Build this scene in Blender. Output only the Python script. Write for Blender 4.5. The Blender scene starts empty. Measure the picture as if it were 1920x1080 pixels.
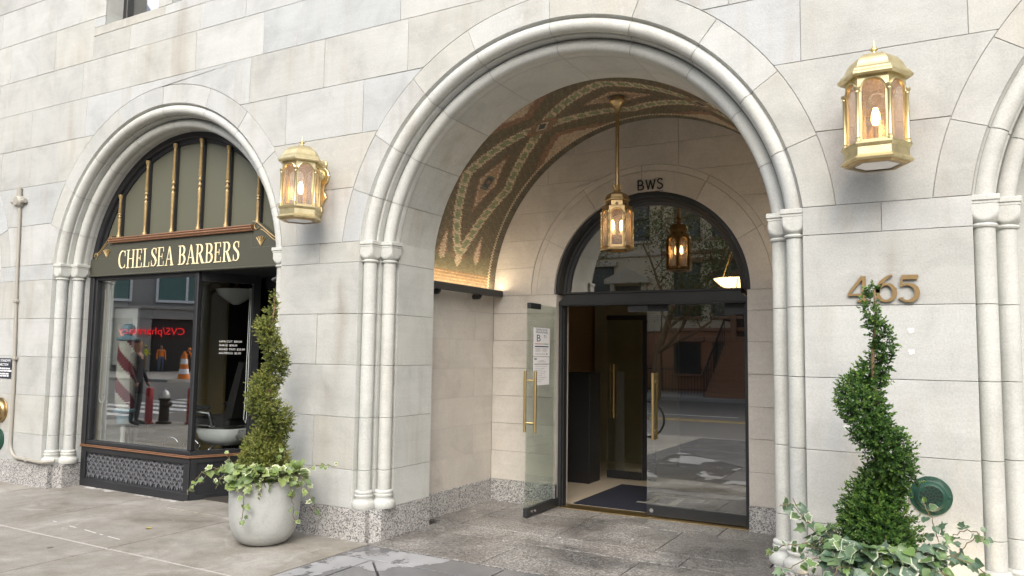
import bpy, math, random
from mathutils import Vector, Matrix, noise
rad = math.radians
PI = math.pi
random.seed(11)
scene = bpy.context.scene
col = scene.collection

# ------------------------------------------------------------------ camera, sky, sun, exposure
YAW, PITCH, ROLL = 0.512372, 0.0830657, 0.0142
CAM = Vector((0.0, -5.00907, 1.55))
fw = Vector((-math.sin(YAW) * math.cos(PITCH), math.cos(YAW) * math.cos(PITCH), math.sin(PITCH)))
rt = Vector((math.cos(YAW), math.sin(YAW), 0.0))
up = rt.cross(fw)
rr = rt * math.cos(ROLL) + up * math.sin(ROLL)
uu = -rt * math.sin(ROLL) + up * math.cos(ROLL)
cd = bpy.data.cameras.new('camera')
cam = bpy.data.objects.new('camera', cd)
col.objects.link(cam)
cam.matrix_world = Matrix(((rr.x, uu.x, -fw.x, CAM.x), (rr.y, uu.y, -fw.y, CAM.y), (rr.z, uu.z, -fw.z, CAM.z), (0, 0, 0, 1)))
cd.sensor_width = 36.0
cd.lens = 36.0 * 1450.0 / 1920.0
cd.clip_start = 0.05
cd.clip_end = 600.0
scene.camera = cam

SUN_EL, SUN_AZ = 41.0, -24.0          # soft sun behind thin cloud, from behind the camera
world = bpy.data.worlds.new('World')
scene.world = world
world.use_nodes = True
wn, wl = world.node_tree.nodes, world.node_tree.links
wn.clear()
wout = wn.new('ShaderNodeOutputWorld')
wbg = wn.new('ShaderNodeBackground')
sky = wn.new('ShaderNodeTexSky')
sky.sky_type = 'NISHITA'
sky.sun_disc = False
sky.sun_elevation = rad(SUN_EL)
sky.sun_rotation = rad(180.0 + SUN_AZ)
sky.air_density = 1.0
sky.dust_density = 6.0
sky.ozone_density = 1.0
whsv = wn.new('ShaderNodeHueSaturation')
whsv.inputs['Saturation'].default_value = 0.55   # overcast: the sky is nearly white
wl.new(sky.outputs[0], whsv.inputs['Color'])
wl.new(whsv.outputs[0], wbg.inputs['Color'])
wbg.inputs['Strength'].default_value = 0.15
wl.new(wbg.outputs[0], wout.inputs['Surface'])

sd = bpy.data.lights.new('sun', 'SUN')
sd.energy = 0.85
sd.angle = rad(65.0)
sd.color = (1.0, 0.98, 0.95)
sun = bpy.data.objects.new('sun', sd)
col.objects.link(sun)
_az = rad(SUN_AZ)
_sd = Vector((math.sin(_az) * math.cos(rad(SUN_EL)), -math.cos(_az) * math.cos(rad(SUN_EL)), math.sin(rad(SUN_EL))))
sun.rotation_euler = _sd.to_track_quat('Z', 'Y').to_euler()

vs = scene.view_settings
vs.view_transform = 'Standard'
vs.look = 'None'
vs.gamma = 1.0
vs.use_curve_mapping = False
vs.exposure = 1.06
scene.render.engine = 'CYCLES'
cy = scene.cycles
cy.use_denoising = True
try:
    cy.denoiser = 'OPENIMAGEDENOISE'
except Exception:
    pass
cy.max_bounces = 8
cy.diffuse_bounces = 5
cy.glossy_bounces = 4
cy.transmission_bounces = 4
cy.transparent_max_bounces = 14
cy.caustics_reflective = False
cy.caustics_refractive = False
cy.sample_clamp_indirect = 6.0

# ------------------------------------------------------------------ scene helpers
WLOC = {}


def link(o):
    col.objects.link(o)
    return o


def props(o, label=None, cat=None, group=None, kind=None):
    if label:
        o['label'] = label
    if cat:
        o['category'] = cat
    if group:
        o['group'] = group
    if kind:
        o['kind'] = kind
    return o


def thing(name, label, cat, loc=(0, 0, 0), group=None, rz=0.0, kind=None):
    o = bpy.data.objects.new(name, None)
    o.empty_display_size = 0.1
    o.location = loc
    o.rotation_euler = (0, 0, rz)
    link(o)
    WLOC[o] = Vector(loc)
    return props(o, label, cat, group, kind)


def attach(o, parent, local=False):
    link(o)
    if parent is not None:
        o.parent = parent
        if not local:
            o.location = -WLOC.get(parent, Vector((0, 0, 0)))
    WLOC[o] = Vector((0, 0, 0))
    return o


class MB:
    """collects faces for one mesh object"""

    def __init__(self):
        self.v = []
        self.f = []
        self.m = []

    def add(self, verts, faces, m=0):
        b = len(self.v)
        self.v.extend([tuple(p) for p in verts])
        for fc in faces:
            self.f.append([b + i for i in fc])
            self.m.append(m)
        return self

    def box(self, x0, x1, y0, y1, z0, z1, m=0):
        v = [(x0, y0, z0), (x1, y0, z0), (x1, y1, z0), (x0, y1, z0), (x0, y0, z1), (x1, y0, z1), (x1, y1, z1), (x0, y1, z1)]
        return self.add(v, [(0, 3, 2, 1), (4, 5, 6, 7), (0, 1, 5, 4), (1, 2, 6, 5), (2, 3, 7, 6), (3, 0, 4, 7)], m)

    def cbox(self, x0, x1, y0, y1, z0, z1, c=0.004, m=0):
        """box with chamfered edges all round"""
        rings = []
        for z, i in ((z0, c), (z0 + c, 0.0), (z1 - c, 0.0), (z1, c)):
            a, b, d, e = x0 + i, x1 - i, y0 + i, y1 - i
            k = c if i == 0.0 else c * 0.5
            rings.append([(a + k, d, z), (b - k, d, z), (b, d + k, z), (b, e - k, z), (b - k, e, z), (a + k, e, z), (a, e - k, z), (a, d + k, z)])
        return self.loft(rings, True, True, m)

    def loft(self, rings, cap0=True, cap1=True, m=0, closed=True):
        n = len(rings[0])
        v = [p for r in rings for p in r]
        f = []
        for i in range(len(rings) - 1):
            for j in range(n if closed else n - 1):
                k = (j + 1) % n
                f.append((i * n + j, i * n + k, (i + 1) * n + k, (i + 1) * n + j))
        if cap0:
            f.append(tuple(range(n - 1, -1, -1)))
        if cap1:
            f.append(tuple((len(rings) - 1) * n + j for j in range(n)))
        return self.add(v, f, m)

    def lathe(self, c, prof, n=20, m=0, axis='z', cap0=True, cap1=True):
        """prof: (radius, height) from bottom to top"""
        rings = []
        for r, h in prof:
            ring = []
            for j in range(n):
                a = 2 * PI * j / n
                if axis == 'z':
                    ring.append((c[0] + r * math.cos(a), c[1] + r * math.sin(a), c[2] + h))
                elif axis == 'y':      # axis towards -y
                    ring.append((c[0] + r * math.cos(a), c[1] - h, c[2] + r * math.sin(a)))
                else:
                    ring.append((c[0] + h, c[1] + r * math.cos(a), c[2] + r * math.sin(a)))
            rings.append(ring)
        return self.loft(rings, cap0, cap1, m)

    def ngon_stack(self, c, prof, n=6, rot=0.0, m=0, cap0=True, cap1=True):
        rings = []
        for r, h in prof:
            rings.append([(c[0] + r * math.cos(rot + 2 * PI * j / n), c[1] + r * math.sin(rot + 2 * PI * j / n), c[2] + h) for j in range(n)])
        return self.loft(rings, cap0, cap1, m)

    def tube(self, path, r, n=8, m=0, closed=False, caps=True):
        pts = [Vector(p) for p in path]
        rings = []
        N = len(pts)
        prev = None
        for i, p in enumerate(pts):
            if closed:
                t = (pts[(i + 1) % N] - pts[i - 1])
            else:
                t = pts[min(i + 1, N - 1)] - pts[max(i - 1, 0)]
            t.normalize()
            if prev is None:
                a = Vector((0, 0, 1)) if abs(t.z) < 0.9 else Vector((1, 0, 0))
                s = t.cross(a).normalized()
            else:
                s = (prev - t * prev.dot(t)).normalized()
            prev = s
            q = t.cross(s)
            ri = r[i] if isinstance(r, (list, tuple)) else r
            rings.append([tuple(p + (s * math.cos(2 * PI * j / n) + q * math.sin(2 * PI * j / n)) * ri) for j in range(n)])
        if closed:
            rings.append(rings[0])
            return self.loft(rings, False, False, m)
        return self.loft(rings, caps, caps, m)

    def prism(self, pts, d0, d1, plane='xz', m=0, c=0.0):
        """extrude a polygon; plane 'xz': depth is y (front d0 < d1); 'xy': depth is z; 'yz': depth is x. c: chamfer on the d0 side"""
        def P(p, d):
            if plane == 'xz':
                return (p[0], d, p[1])
            if plane == 'xy':
                return (p[0], p[1], d)
            return (d, p[0], p[1])
        rings = []
        if c:
            s = 1.0 if d1 > d0 else -1.0
            rings.append([P(p, d0) for p in inset(pts, c)])
            rings.append([P(p, d0 + s * c) for p in pts])
        else:
            rings.append([P(p, d0) for p in pts])
        rings.append([P(p, d1) for p in pts])
        return self.loft(rings, True, True, m)

    def mesh(self, name, mats, smooth=True, angle=32.0):
        me = bpy.data.meshes.new(name)
        me.from_pydata(self.v, [], self.f)
        if not isinstance(mats, (list, tuple)):
            mats = [mats]
        for mm in mats:
            me.materials.append(mm)
        if len(mats) > 1:
            me.polygons.foreach_set('material_index', self.m)
        me.validate()
        bpy_fix_normals(me)
        if smooth:
            me.shade_smooth()
            me.set_sharp_from_angle(angle=rad(angle))
        me.update()
        return me

    def build(self, name, mats, parent=None, local=False, smooth=True, angle=32.0):
        o = bpy.data.objects.new(name, self.mesh(name, mats, smooth, angle))
        return attach(o, parent, local)


import bmesh


def bpy_fix_normals(me):
    bm = bmesh.new()
    bm.from_mesh(me)
    bmesh.ops.recalc_face_normals(bm, faces=bm.faces)
    bm.to_mesh(me)
    bm.free()


def area2(p):
    return sum(p[i][0] * p[(i + 1) % len(p)][1] - p[(i + 1) % len(p)][0] * p[i][1] for i in range(len(p)))


def inset(pts, d):
    """move every edge of a polygon inwards by d"""
    n = len(pts)
    s = 1.0 if area2(pts) > 0 else -1.0
    out = []
    for i in range(n):
        p0, p, p1 = Vector(pts[i - 1][:2]), Vector(pts[i][:2]), Vector(pts[(i + 1) % n][:2])
        e0, e1 = (p - p0), (p1 - p)
        if e0.length < 1e-7:
            e0 = e1.copy()
        if e1.length < 1e-7:
            e1 = e0.copy()
        e0.normalize()
        e1.normalize()
        n0, n1 = Vector((-e0.y, e0.x)) * s, Vector((-e1.y, e1.x)) * s
        b = n0 + n1
        if b.length < 1e-4:
            out.append((p.x, p.y))
            continue
        b.normalize()
        k = d / max(0.35, b.dot(n0))
        out.append((p.x + b.x * k, p.y + b.y * k))
    return out


def copy_tree(o, parent=None, loc=None, rz=None):
    c = o.copy()
    link(c)
    if parent is not None:
        c.parent = parent
    if loc is not None:
        c.location = loc
    if rz is not None:
        c.rotation_euler = (0, 0, rz)
    for ch in [k for k in o.children]:
        copy_tree(ch, c)
    return c

# ------------------------------------------------------------------ materials
class NT:
    def __init__(self, name):
        self.mat = bpy.data.materials.new(name)
        self.mat.use_nodes = True
        self.t = self.mat.node_tree
        self.t.nodes.clear()
        self.out = self.t.nodes.new('ShaderNodeOutputMaterial')

    def n(self, typ, ins=None, **kw):
        nd = self.t.nodes.new('ShaderNode' + typ)
        for k, v in kw.items():
            setattr(nd, k, v)
        for k, v in (ins or {}).items():
            self.set(nd, k, v)
        return nd

    def set(self, nd, k, v):
        s = nd.inputs[k]
        if hasattr(v, 'bl_rna') and isinstance(v, bpy.types.NodeSocket):
            self.t.links.new(v, s)
        elif isinstance(v, (tuple, list)) and len(v) == 3 and s.type == 'RGBA':
            s.default_value = (v[0], v[1], v[2], 1.0)
        else:
            s.default_value = v

    def coord(self, kind='Object', scale=(1, 1, 1), offset=None):
        tc = self.n('TexCoord')
        mp = self.n('Mapping')
        self.t.links.new(tc.outputs[kind], mp.inputs['Vector'])
        mp.inputs['Scale'].default_value = scale
        if offset is not None:
            self.t.links.new(offset, mp.inputs['Location'])
        return mp.outputs[0]

    def noise(self, vec, scale, detail=4.0, rough=0.55, dist=0.0):
        nd = self.n('TexNoise', {'Vector': vec, 'Scale': scale, 'Detail': detail, 'Roughness': rough, 'Distortion': dist})
        return nd.outputs['Fac']

    def ramp(self, fac, stops, interp='LINEAR'):
        nd = self.n('ValToRGB', {'Fac': fac})
        cr = nd.color_ramp
        cr.interpolation = interp
        while len(cr.elements) < len(stops):
            cr.elements.new(0.5)
        for e, (p, c) in zip(cr.elements, stops):
            e.position = p
            e.color = (c[0], c[1], c[2], 1.0) if isinstance(c, (tuple, list)) else (c, c, c, 1.0)
        return nd.outputs['Color']

    def mix(self, a, b, fac, mode='MIX'):
        nd = self.t.nodes.new('ShaderNodeMix')
        nd.data_type = 'RGBA'
        nd.blend_type = mode
        for idx, v in ((0, fac), (6, a), (7, b)):
            s = nd.inputs[idx]
            if isinstance(v, bpy.types.NodeSocket):
                self.t.links.new(v, s)
            elif isinstance(v, (tuple, list)):
                s.default_value = (v[0], v[1], v[2], 1.0)
            else:
                s.default_value = v
        return nd.outputs[2]

    def math(self, op, a, b=0.0, c=None, clamp=False):
        nd = self.n('Math', operation=op, use_clamp=clamp)
        for i, v in enumerate((a, b) if c is None else (a, b, c)):
            if isinstance(v, bpy.types.NodeSocket):
                self.t.links.new(v, nd.inputs[i])
            else:
                nd.inputs[i].default_value = v
        return nd.outputs[0]

    def rand(self):
        return self.n('ObjectInfo').outputs['Random']

    def bump(self, h, strength=0.2, dist=0.01):
        return self.n('Bump', {'Height': h, 'Strength': strength, 'Distance': dist}).outputs[0]

    def done(self, base=(0.5, 0.5, 0.5), rough=0.6, metal=0.0, normal=None, **kw):
        p = self.n('BsdfPrincipled', {'Base Color': base, 'Roughness': rough, 'Metallic': metal})
        if normal is not None:
            self.set(p, 'Normal', normal)
        for k, v in kw.items():
            self.set(p, k, v)
        self.t.links.new(p.outputs[0], self.out.inputs['Surface'])
        return self.mat


def simple(name, c, rough=0.5, metal=0.0, var=0.06, scale=9.0, bump=0.0, **kw):
    t = NT(name)
    v = t.coord()
    f = t.noise(v, scale, 5.0)
    a = tuple(x * (1 - var) for x in c)
    b = tuple(min(1.0, x * (1 + var)) for x in c)
    bc = t.mix(a, b, f)
    nr = t.bump(t.noise(v, scale * 9, 3.0), bump, 0.004) if bump else None
    rg = t.math('MULTIPLY_ADD', f, 0.12, rough - 0.06)
    return t.done(bc, rg, metal, nr, **kw)


def limestone(name, tints, streak=0.5, rough=0.78, stain=(0.34, 0.29, 0.22), mottled=0.5, runs=()):
    t = NT(name)
    rnd = t.rand()
    v = t.coord()
    # each stone has its own bed and tint
    off = t.n('CombineXYZ', {0: t.math('MULTIPLY', rnd, 37.0), 1: t.math('MULTIPLY', rnd, 11.0), 2: t.math('MULTIPLY', rnd, 53.0)}).outputs[0]
    vo = t.n('VectorMath', {0: v, 1: off}, operation='ADD').outputs[0]
    n = len(tints)
    base = t.ramp(rnd, [((i + 0.5) / n, c) for i, c in enumerate(tints)])
    clouds = t.noise(vo, 2.6, 6.0, 0.62, 0.6)
    base = t.mix(base, t.ramp(clouds, [(0.26, 0.70), (0.5, 0.97), (0.74, 1.12)]), mottled, 'MULTIPLY')
    # weather streaks: long in z
    sm = t.n('Mapping', {'Vector': vo})
    sm.inputs['Scale'].default_value = (7.0, 7.0, 0.55)
    st = t.noise(sm.outputs[0], 1.0, 5.0, 0.6)
    gate = t.ramp(t.noise(v, 0.9, 3.0), [(0.42, 0.0), (0.62, 1.0)])
    stf = t.math('MULTIPLY', t.ramp(st, [(0.5, 0.0), (0.78, 1.0)]), t.math('MULTIPLY', gate, streak))
    base = t.mix(base, tuple(x * 0.9 for x in stain), stf)
    # pale lime blooms
    bl = t.ramp(t.noise(vo, 5.0, 6.0, 0.7, 0.8), [(0.60, 0.0), (0.78, 1.0)])
    base = t.mix(base, (0.70, 0.69, 0.66), t.math('MULTIPLY', bl, 0.28))
    fine = t.noise(v, 95.0, 3.0, 0.7)
    base = t.mix(base, t.ramp(fine, [(0.25, 0.76), (0.62, 1.10)]), 0.6, 'MULTIPLY')
    # fine bedding lines
    bm_ = t.n('Mapping', {'Vector': vo})
    bm_.inputs['Scale'].default_value = (1.2, 1.2, 26.0)
    bed = t.noise(bm_.outputs[0], 1.0, 3.0, 0.6)
    base = t.mix(base, t.ramp(bed, [(0.3, 0.93), (0.7, 1.04)]), 0.5, 'MULTIPLY')
    # water runs that stay at their place on the wall: (x, top, bottom, half width, strength)
    if runs:
        sp = t.n('SeparateXYZ', {0: v})
        wob = t.math('MULTIPLY', t.math('SUBTRACT', t.noise(v, 3.0, 4.0), 0.5), 0.16)
        xw = t.math('ADD', sp.outputs[0], wob)
        for (rx, ztop, zbot, hw_, k) in runs:
            fx_ = t.math('SUBTRACT', 1.0, t.math('DIVIDE', t.math('ABSOLUTE', t.math('SUBTRACT', xw, rx)), hw_), None, True)
            fz = t.math('MULTIPLY', t.math('DIVIDE', t.math('SUBTRACT', ztop, sp.outputs[2]), 0.15, None, True), t.math('DIVIDE', t.math('SUBTRACT', sp.outputs[2], zbot), 0.35, None, True))
            f_ = t.math('MULTIPLY', t.math('MULTIPLY', fx_, fz), t.math('MULTIPLY', st, k))
            base = t.mix(base, (0.20, 0.165, 0.12), f_)
    h = t.math('ADD', t.math('MULTIPLY', fine, 0.5), t.noise(v, 24.0, 4.0))
    return t.done(base, t.math('MULTIPLY_ADD', clouds, 0.15, rough - 0.08), 0.0, t.bump(h, 0.38, 0.005))


TINT = [(0.429, 0.434, 0.407), (0.408, 0.421, 0.411), (0.45, 0.458, 0.438), (0.396, 0.42, 0.429), (0.425, 0.424, 0.388), (0.446, 0.46, 0.451), (0.385, 0.394, 0.38), (0.438, 0.447, 0.429), (0.408, 0.429, 0.438), (0.454, 0.467, 0.458)]
M = {}
M['stone'] = limestone('limestone_ashlar', TINT, streak=0.65, mottled=0.72, runs=((-4.49, 2.25, 1.2, 0.10, 0.9), (-4.62, 1.4, 0.4, 0.14, 0.5), (-0.27, 2.32, 1.75, 0.09, 0.5), (-6.72, 5.1, 4.0, 0.16, 0.6), (-7.2, 5.05, 4.35, 0.10, 0.4)))
M['carved'] = limestone('limestone_carved', [(0.502, 0.511, 0.481), (0.475, 0.493, 0.472), (0.516, 0.53, 0.505), (0.485, 0.503, 0.49)], streak=0.45, mottled=0.6)
M['passage'] = limestone('limestone_honed', [(0.54, 0.51, 0.46), (0.515, 0.485, 0.44), (0.56, 0.53, 0.48), (0.53, 0.495, 0.445)], streak=0.12, rough=0.45, mottled=0.7)
M['mortar'] = simple('mortar', (0.31, 0.305, 0.295), 0.9, var=0.25, scale=30)


def granite(name, c0, c1, c2, scale=120.0, rough=0.6):
    t = NT(name)
    v = t.coord()
    g = t.n('TexVoronoi', {'Vector': v, 'Scale': scale}, feature='F1')
    s = t.n('SeparateColor', {0: g.outputs['Color']})
    base = t.ramp(s.outputs[0], [(0.0, c0), (0.22, c0), (0.3, c1), (0.66, c1), (0.75, c2), (1.0, c2)])
    ag = t.noise(v, 14.0, 5.0)
    base = t.mix(base, t.ramp(ag, [(0.3, 0.78), (0.7, 1.12)]), 0.7, 'MULTIPLY')
    big = t.noise(v, 1.4, 4.0)
    base = t.mix(base, t.ramp(big, [(0.3, 0.85), (0.7, 1.06)]), 0.7, 'MULTIPLY')
    return t.done(base, rough, 0.0, t.bump(t.noise(v, 90.0, 3.0), 0.15, 0.003))


M['joint'] = simple('dark_joint', (0.045, 0.042, 0.038), 0.95, var=0.3, scale=20)
M['granite'] = granite('grey_granite', (0.13, 0.13, 0.135), (0.36, 0.355, 0.345), (0.52, 0.515, 0.50), 115.0)


def paving(name, base_fn, wet=0.5, dry_rough=0.75, seed=0.0, wetscale=0.9, wetpos=(0.5, 0.58), speck=0.0):
    """flags with damp areas: water darkens the stone and makes it glossy"""
    t = NT(name)
    v = t.coord()
    rnd = t.rand()
    base = base_fn(t, v, rnd)
    off = t.n('VectorMath', {0: v, 1: (seed, seed * 1.7, 0.0)}, operation='ADD').outputs[0]
    w = t.noise(off, wetscale, 7.0, 0.62, 0.4)
    wm = t.ramp(w, [(wetpos[0], 0.0), (wetpos[1], 1.0)])
    wf = t.math('MULTIPLY', wm, wet)
    base = t.mix(base, t.mix(base, (0.33, 0.33, 0.34), 1.0, 'MULTIPLY'), wf)
    r = t.mix((dry_rough,) * 3, (0.13,) * 3, wf)
    b = t.math('MULTIPLY', t.noise(v, 85.0, 4.0), t.math('SUBTRACT', 1.0, t.math('MULTIPLY', wf, 0.75)))
    return t.done(base, r, 0.0, t.bump(b, 0.25, 0.004))


def _conc(t, v, rnd):
    c = t.ramp(t.noise(v, 1.3, 7.0, 0.66, 0.6), [(0.28, (0.165, 0.15, 0.123)), (0.45, (0.265, 0.248, 0.215)), (0.6, (0.32, 0.306, 0.277)), (0.76, (0.42, 0.41, 0.385))])
    c = t.mix(c, t.ramp(rnd, [(0.0, 0.86), (1.0, 1.08)]), 1.0, 'MULTIPLY')
    c = t.mix(c, t.ramp(t.noise(v, 6.0, 7.0, 0.72, 0.4), [(0.3, 0.70), (0.55, 1.0), (0.75, 1.16)]), 0.8, 'MULTIPLY')
    c = t.mix(c, t.ramp(t.noise(v, 70.0, 4.0, 0.75), [(0.3, 0.72), (0.7, 1.2)]), 0.75, 'MULTIPLY')
    lime = t.ramp(t.noise(v, 2.1, 7.0, 0.7, 1.2), [(0.58, 0.0), (0.72, 0.7)])
    c = t.mix(c, (0.42, 0.41, 0.39), lime)
    vo = t.n('TexVoronoi', {'Vector': v, 'Scale': 1.7}, feature='F1')
    gum = t.ramp(t.math('ADD', vo.outputs['Distance'], t.math('MULTIPLY', t.noise(v, 30.0), 0.02)), [(0.045, 0.22), (0.062, 1.0)])
    return t.mix(c, gum, 0.8, 'MULTIPLY')


def _blue(t, v, rnd):
    c = t.ramp(t.noise(v, 2.0, 5.0), [(0.3, (0.25, 0.255, 0.265)), (0.7, (0.36, 0.365, 0.375))])
    return t.mix(c, t.ramp(t.noise(v, 140.0, 2.0), [(0.3, 0.9), (0.7, 1.07)]), 0.6, 'MULTIPLY')


def _gran(t, v, rnd):
    g = t.n('TexVoronoi', {'Vector': v, 'Scale': 95.0}, feature='F1')
    s = t.n('SeparateColor', {0: g.outputs['Color']})
    c = t.ramp(s.outputs[0], [(0.0, (0.10, 0.10, 0.098)), (0.25, (0.155, 0.153, 0.148)), (0.5, (0.25, 0.246, 0.238)), (0.8, (0.34, 0.335, 0.322)), (1.0, (0.52, 0.51, 0.49))])
    br = t.ramp(t.noise(v, 1.7, 6.0, 0.65), [(0.35, (0.78, 0.72, 0.66)), (0.6, (1.0, 0.99, 0.97))])
    c = t.mix(c, br, 0.7, 'MULTIPLY')
    flecks = t.ramp(t.n('TexVoronoi', {'Vector': v, 'Scale': 30.0}, feature='F1').outputs['Distance'], [(0.05, 1.0), (0.10, 0.0)])
    c = t.mix(c, (0.62, 0.60, 0.58), t.math('MULTIPLY', flecks, 0.7))
    return t.mix(c, t.ramp(rnd, [(0.0, 0.85), (1.0, 1.1)]), 0.8, 'MULTIPLY')


M['concrete'] = paving('pavement_concrete', _conc, wet=0.10, dry_rough=0.7, wetpos=(0.45, 0.7))
M['bluestone'] = paving('bluestone_flags', _blue, wet=0.80, dry_rough=0.55, seed=3.3, wetscale=1.5, wetpos=(0.445, 0.47))
M['bluestone_damp'] = paving('damp_bluestone_flags', _blue, wet=0.62, dry_rough=0.5, seed=5.0, wetscale=0.8, wetpos=(0.18, 0.36))
M['filler'] = simple('pale_filler', (0.60, 0.60, 0.59), 0.8)
M['paver'] = paving('granite_pavers', _gran, wet=0.62, dry_rough=0.5, seed=8.1, wetscale=1.1, wetpos=(0.42, 0.58))
M['asphalt'] = simple('asphalt', (0.13, 0.125, 0.12), 0.75, var=0.25, scale=2.0, bump=0.2)
M['kerb'] = granite('kerb_granite', (0.16, 0.16, 0.16), (0.27, 0.27, 0.265), (0.38, 0.38, 0.37), 60.0)
M['road_paint'] = simple('road_paint_white', (0.62, 0.62, 0.60), 0.7, var=0.2, scale=12.0)
M['road_yellow'] = simple('road_paint_yellow', (0.62, 0.40, 0.06), 0.7, var=0.2, scale=12.0)


def brass(name, c, rough, dull=0.35, dark=(0.16, 0.10, 0.035)):
    t = NT(name)
    v = t.coord()
    f = t.noise(v, 16.0, 6.0, 0.65)
    g = t.ramp(f, [(0.42, 0.0), (0.75, 1.0)])
    base = t.mix(c, dark, t.math('MULTIPLY', g, dull))
    r = t.math('MULTIPLY_ADD', f, 0.3, rough - 0.12)
    return t.done(base, r, 1.0, t.bump(t.noise(v, 60.0, 3.0), 0.06, 0.002))


M['brass'] = brass('polished_brass', (0.67, 0.58, 0.345), 0.38, 0.36)
M['brass_old'] = brass('aged_brass', (0.46, 0.34, 0.18), 0.38, 0.5)
M['bronze'] = brass('bronze', (0.40, 0.285, 0.145), 0.40, 0.35, (0.12, 0.055, 0.025))
M['handle'] = brass('satin_brass_handle', (0.62, 0.46, 0.22), 0.34, 0.2)
M['chrome'] = simple('chrome', (0.8, 0.8, 0.8), 0.12, 1.0, var=0.02)
M['black'] = simple('black_paint', (0.022, 0.024, 0.026), 0.38, var=0.25, scale=6.0, bump=0.04)
M['shopblack'] = simple('worn_dark_paint', (0.017, 0.018, 0.021), 0.45, var=0.35, scale=7.0, bump=0.10)
M['vent_iron'] = simple('grey_iron_paint', (0.13, 0.135, 0.15), 0.5, var=0.15, scale=9.0, bump=0.08)
M['olive'] = simple('olive_panel', (0.105, 0.107, 0.078), 0.42, var=0.07, scale=2.0)
M['board'] = simple('dark_olive_sign', (0.065, 0.066, 0.050), 0.45, var=0.08, scale=3.0)
M['copper'] = simple('copper_trim', (0.26, 0.135, 0.075), 0.40, 0.45, var=0.3, scale=14.0)
M['gilt'] = simple('gilded_wood', (0.36, 0.26, 0.12), 0.45, 0.4, var=0.5, scale=30.0, bump=0.1)
M['gold_leaf'] = simple('gold_letter', (0.82, 0.73, 0.46), 0.5, 0.0, var=0.08, scale=20.0)
M['iron'] = simple('black_iron', (0.015, 0.015, 0.016), 0.45)
M['ink'] = simple('black_ink', (0.012, 0.012, 0.013), 0.5)
M['white'] = simple('white_enamel', (0.78, 0.79, 0.80), 0.25, var=0.03)
M['paper'] = simple('white_paper', (0.84, 0.85, 0.87), 0.6, var=0.02)
M['red'] = simple('red_paint', (0.33, 0.03, 0.035), 0.4, var=0.12)
M['maroon'] = simple('maroon_paint', (0.20, 0.035, 0.045), 0.5, var=0.25, scale=22.0)
M['cream'] = simple('chipped_cream_paint', (0.60, 0.58, 0.52), 0.5, var=0.14, scale=16.0)
M['bluepaint'] = simple('pale_blue_paint', (0.22, 0.38, 0.47), 0.5, var=0.15)
M['green'] = simple('green_enamel', (0.007, 0.048, 0.030), 0.5, var=0.12, bump=0.05)
M['greypipe'] = simple('grey_painted_pipe', (0.34, 0.325, 0.285), 0.5, var=0.08)
M['yellow_wall'] = simple('ochre_wall', (0.42, 0.29, 0.075), 0.7, var=0.06)
M['wood_strip'] = simple('pale_wood_casing', (0.42, 0.33, 0.19), 0.5, var=0.1)
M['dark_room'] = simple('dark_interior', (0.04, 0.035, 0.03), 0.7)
M['lobby_wall'] = simple('lobby_plaster', (0.30, 0.20, 0.11), 0.6, var=0.08, scale=2.0)
M['lobby_floor'] = simple('lobby_stone_floor', (0.46, 0.40, 0.31), 0.35, var=0.1, scale=2.5)
M['mat_navy'] = simple('navy_carpet', (0.006, 0.009, 0.022), 0.95, var=0.25, scale=120.0, bump=0.4)
M['mat_logo'] = simple('grey_carpet_inlay', (0.30, 0.30, 0.27), 0.95, var=0.1, scale=120.0)
M['leather'] = simple('black_leather', (0.018, 0.017, 0.017), 0.35, var=0.2)
M['navy'] = simple('navy_sign', (0.03, 0.035, 0.05), 0.5)
M['pot'] = None
M['fallen'] = simple('yellow_leaf', (0.55, 0.42, 0.05), 0.6)


def smear_mat():
    t = NT('lime_smear')
    v = t.coord()
    p = t.n('BsdfPrincipled', {'Base Color': t.mix((0.42, 0.41, 0.39), (0.62, 0.61, 0.59), t.noise(v, 14.0, 5.0)), 'Roughness': 0.85})
    tr = t.n('BsdfTransparent')
    mx = t.n('MixShader', {0: t.ramp(t.noise(v, 9.0, 6.0, 0.7), [(0.40, 0.0), (0.56, 0.85)]), 1: tr.outputs[0], 2: p.outputs[0]})
    t.t.links.new(mx.outputs[0], t.out.inputs['Surface'])
    return t.mat


M['smear'] = smear_mat()


def pot_mat():
    t = NT('cast_concrete_pot')
    v = t.coord()
    base = t.ramp(t.noise(v, 3.2, 6.0, 0.6, 0.5), [(0.28, (0.30, 0.315, 0.31)), (0.55, (0.41, 0.425, 0.415)), (0.8, (0.47, 0.48, 0.47))])
    cr = t.n('TexVoronoi', {'Vector': t.n('VectorMath', {0: v, 1: t.n('TexNoise', {'Vector': v, 'Scale': 4.0}).outputs['Color']}, operation='ADD').outputs[0], 'Scale': 4.5}, feature='DISTANCE_TO_EDGE')
    base = t.mix(base, (0.27, 0.28, 0.27), t.math('MULTIPLY', t.ramp(cr.outputs['Distance'], [(0.0, 1.0), (0.010, 0.0)]), t.ramp(t.noise(v, 3.0), [(0.48, 0.0), (0.6, 0.8)])))
    base = t.mix(base, t.ramp(t.noise(v, 70.0, 3.0), [(0.3, 0.92), (0.7, 1.05)]), 0.7, 'MULTIPLY')
    return t.done(base, 0.72, 0.0, t.bump(t.noise(v, 45.0, 4.0), 0.15, 0.003))


M['pot'] = pot_mat()
M['soil'] = simple('potting_soil', (0.03, 0.022, 0.015), 0.9, var=0.4, scale=40.0, bump=0.5)
M['bark'] = simple('bark', (0.22, 0.145, 0.085), 0.85, var=0.3, scale=40.0, bump=0.5)


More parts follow.
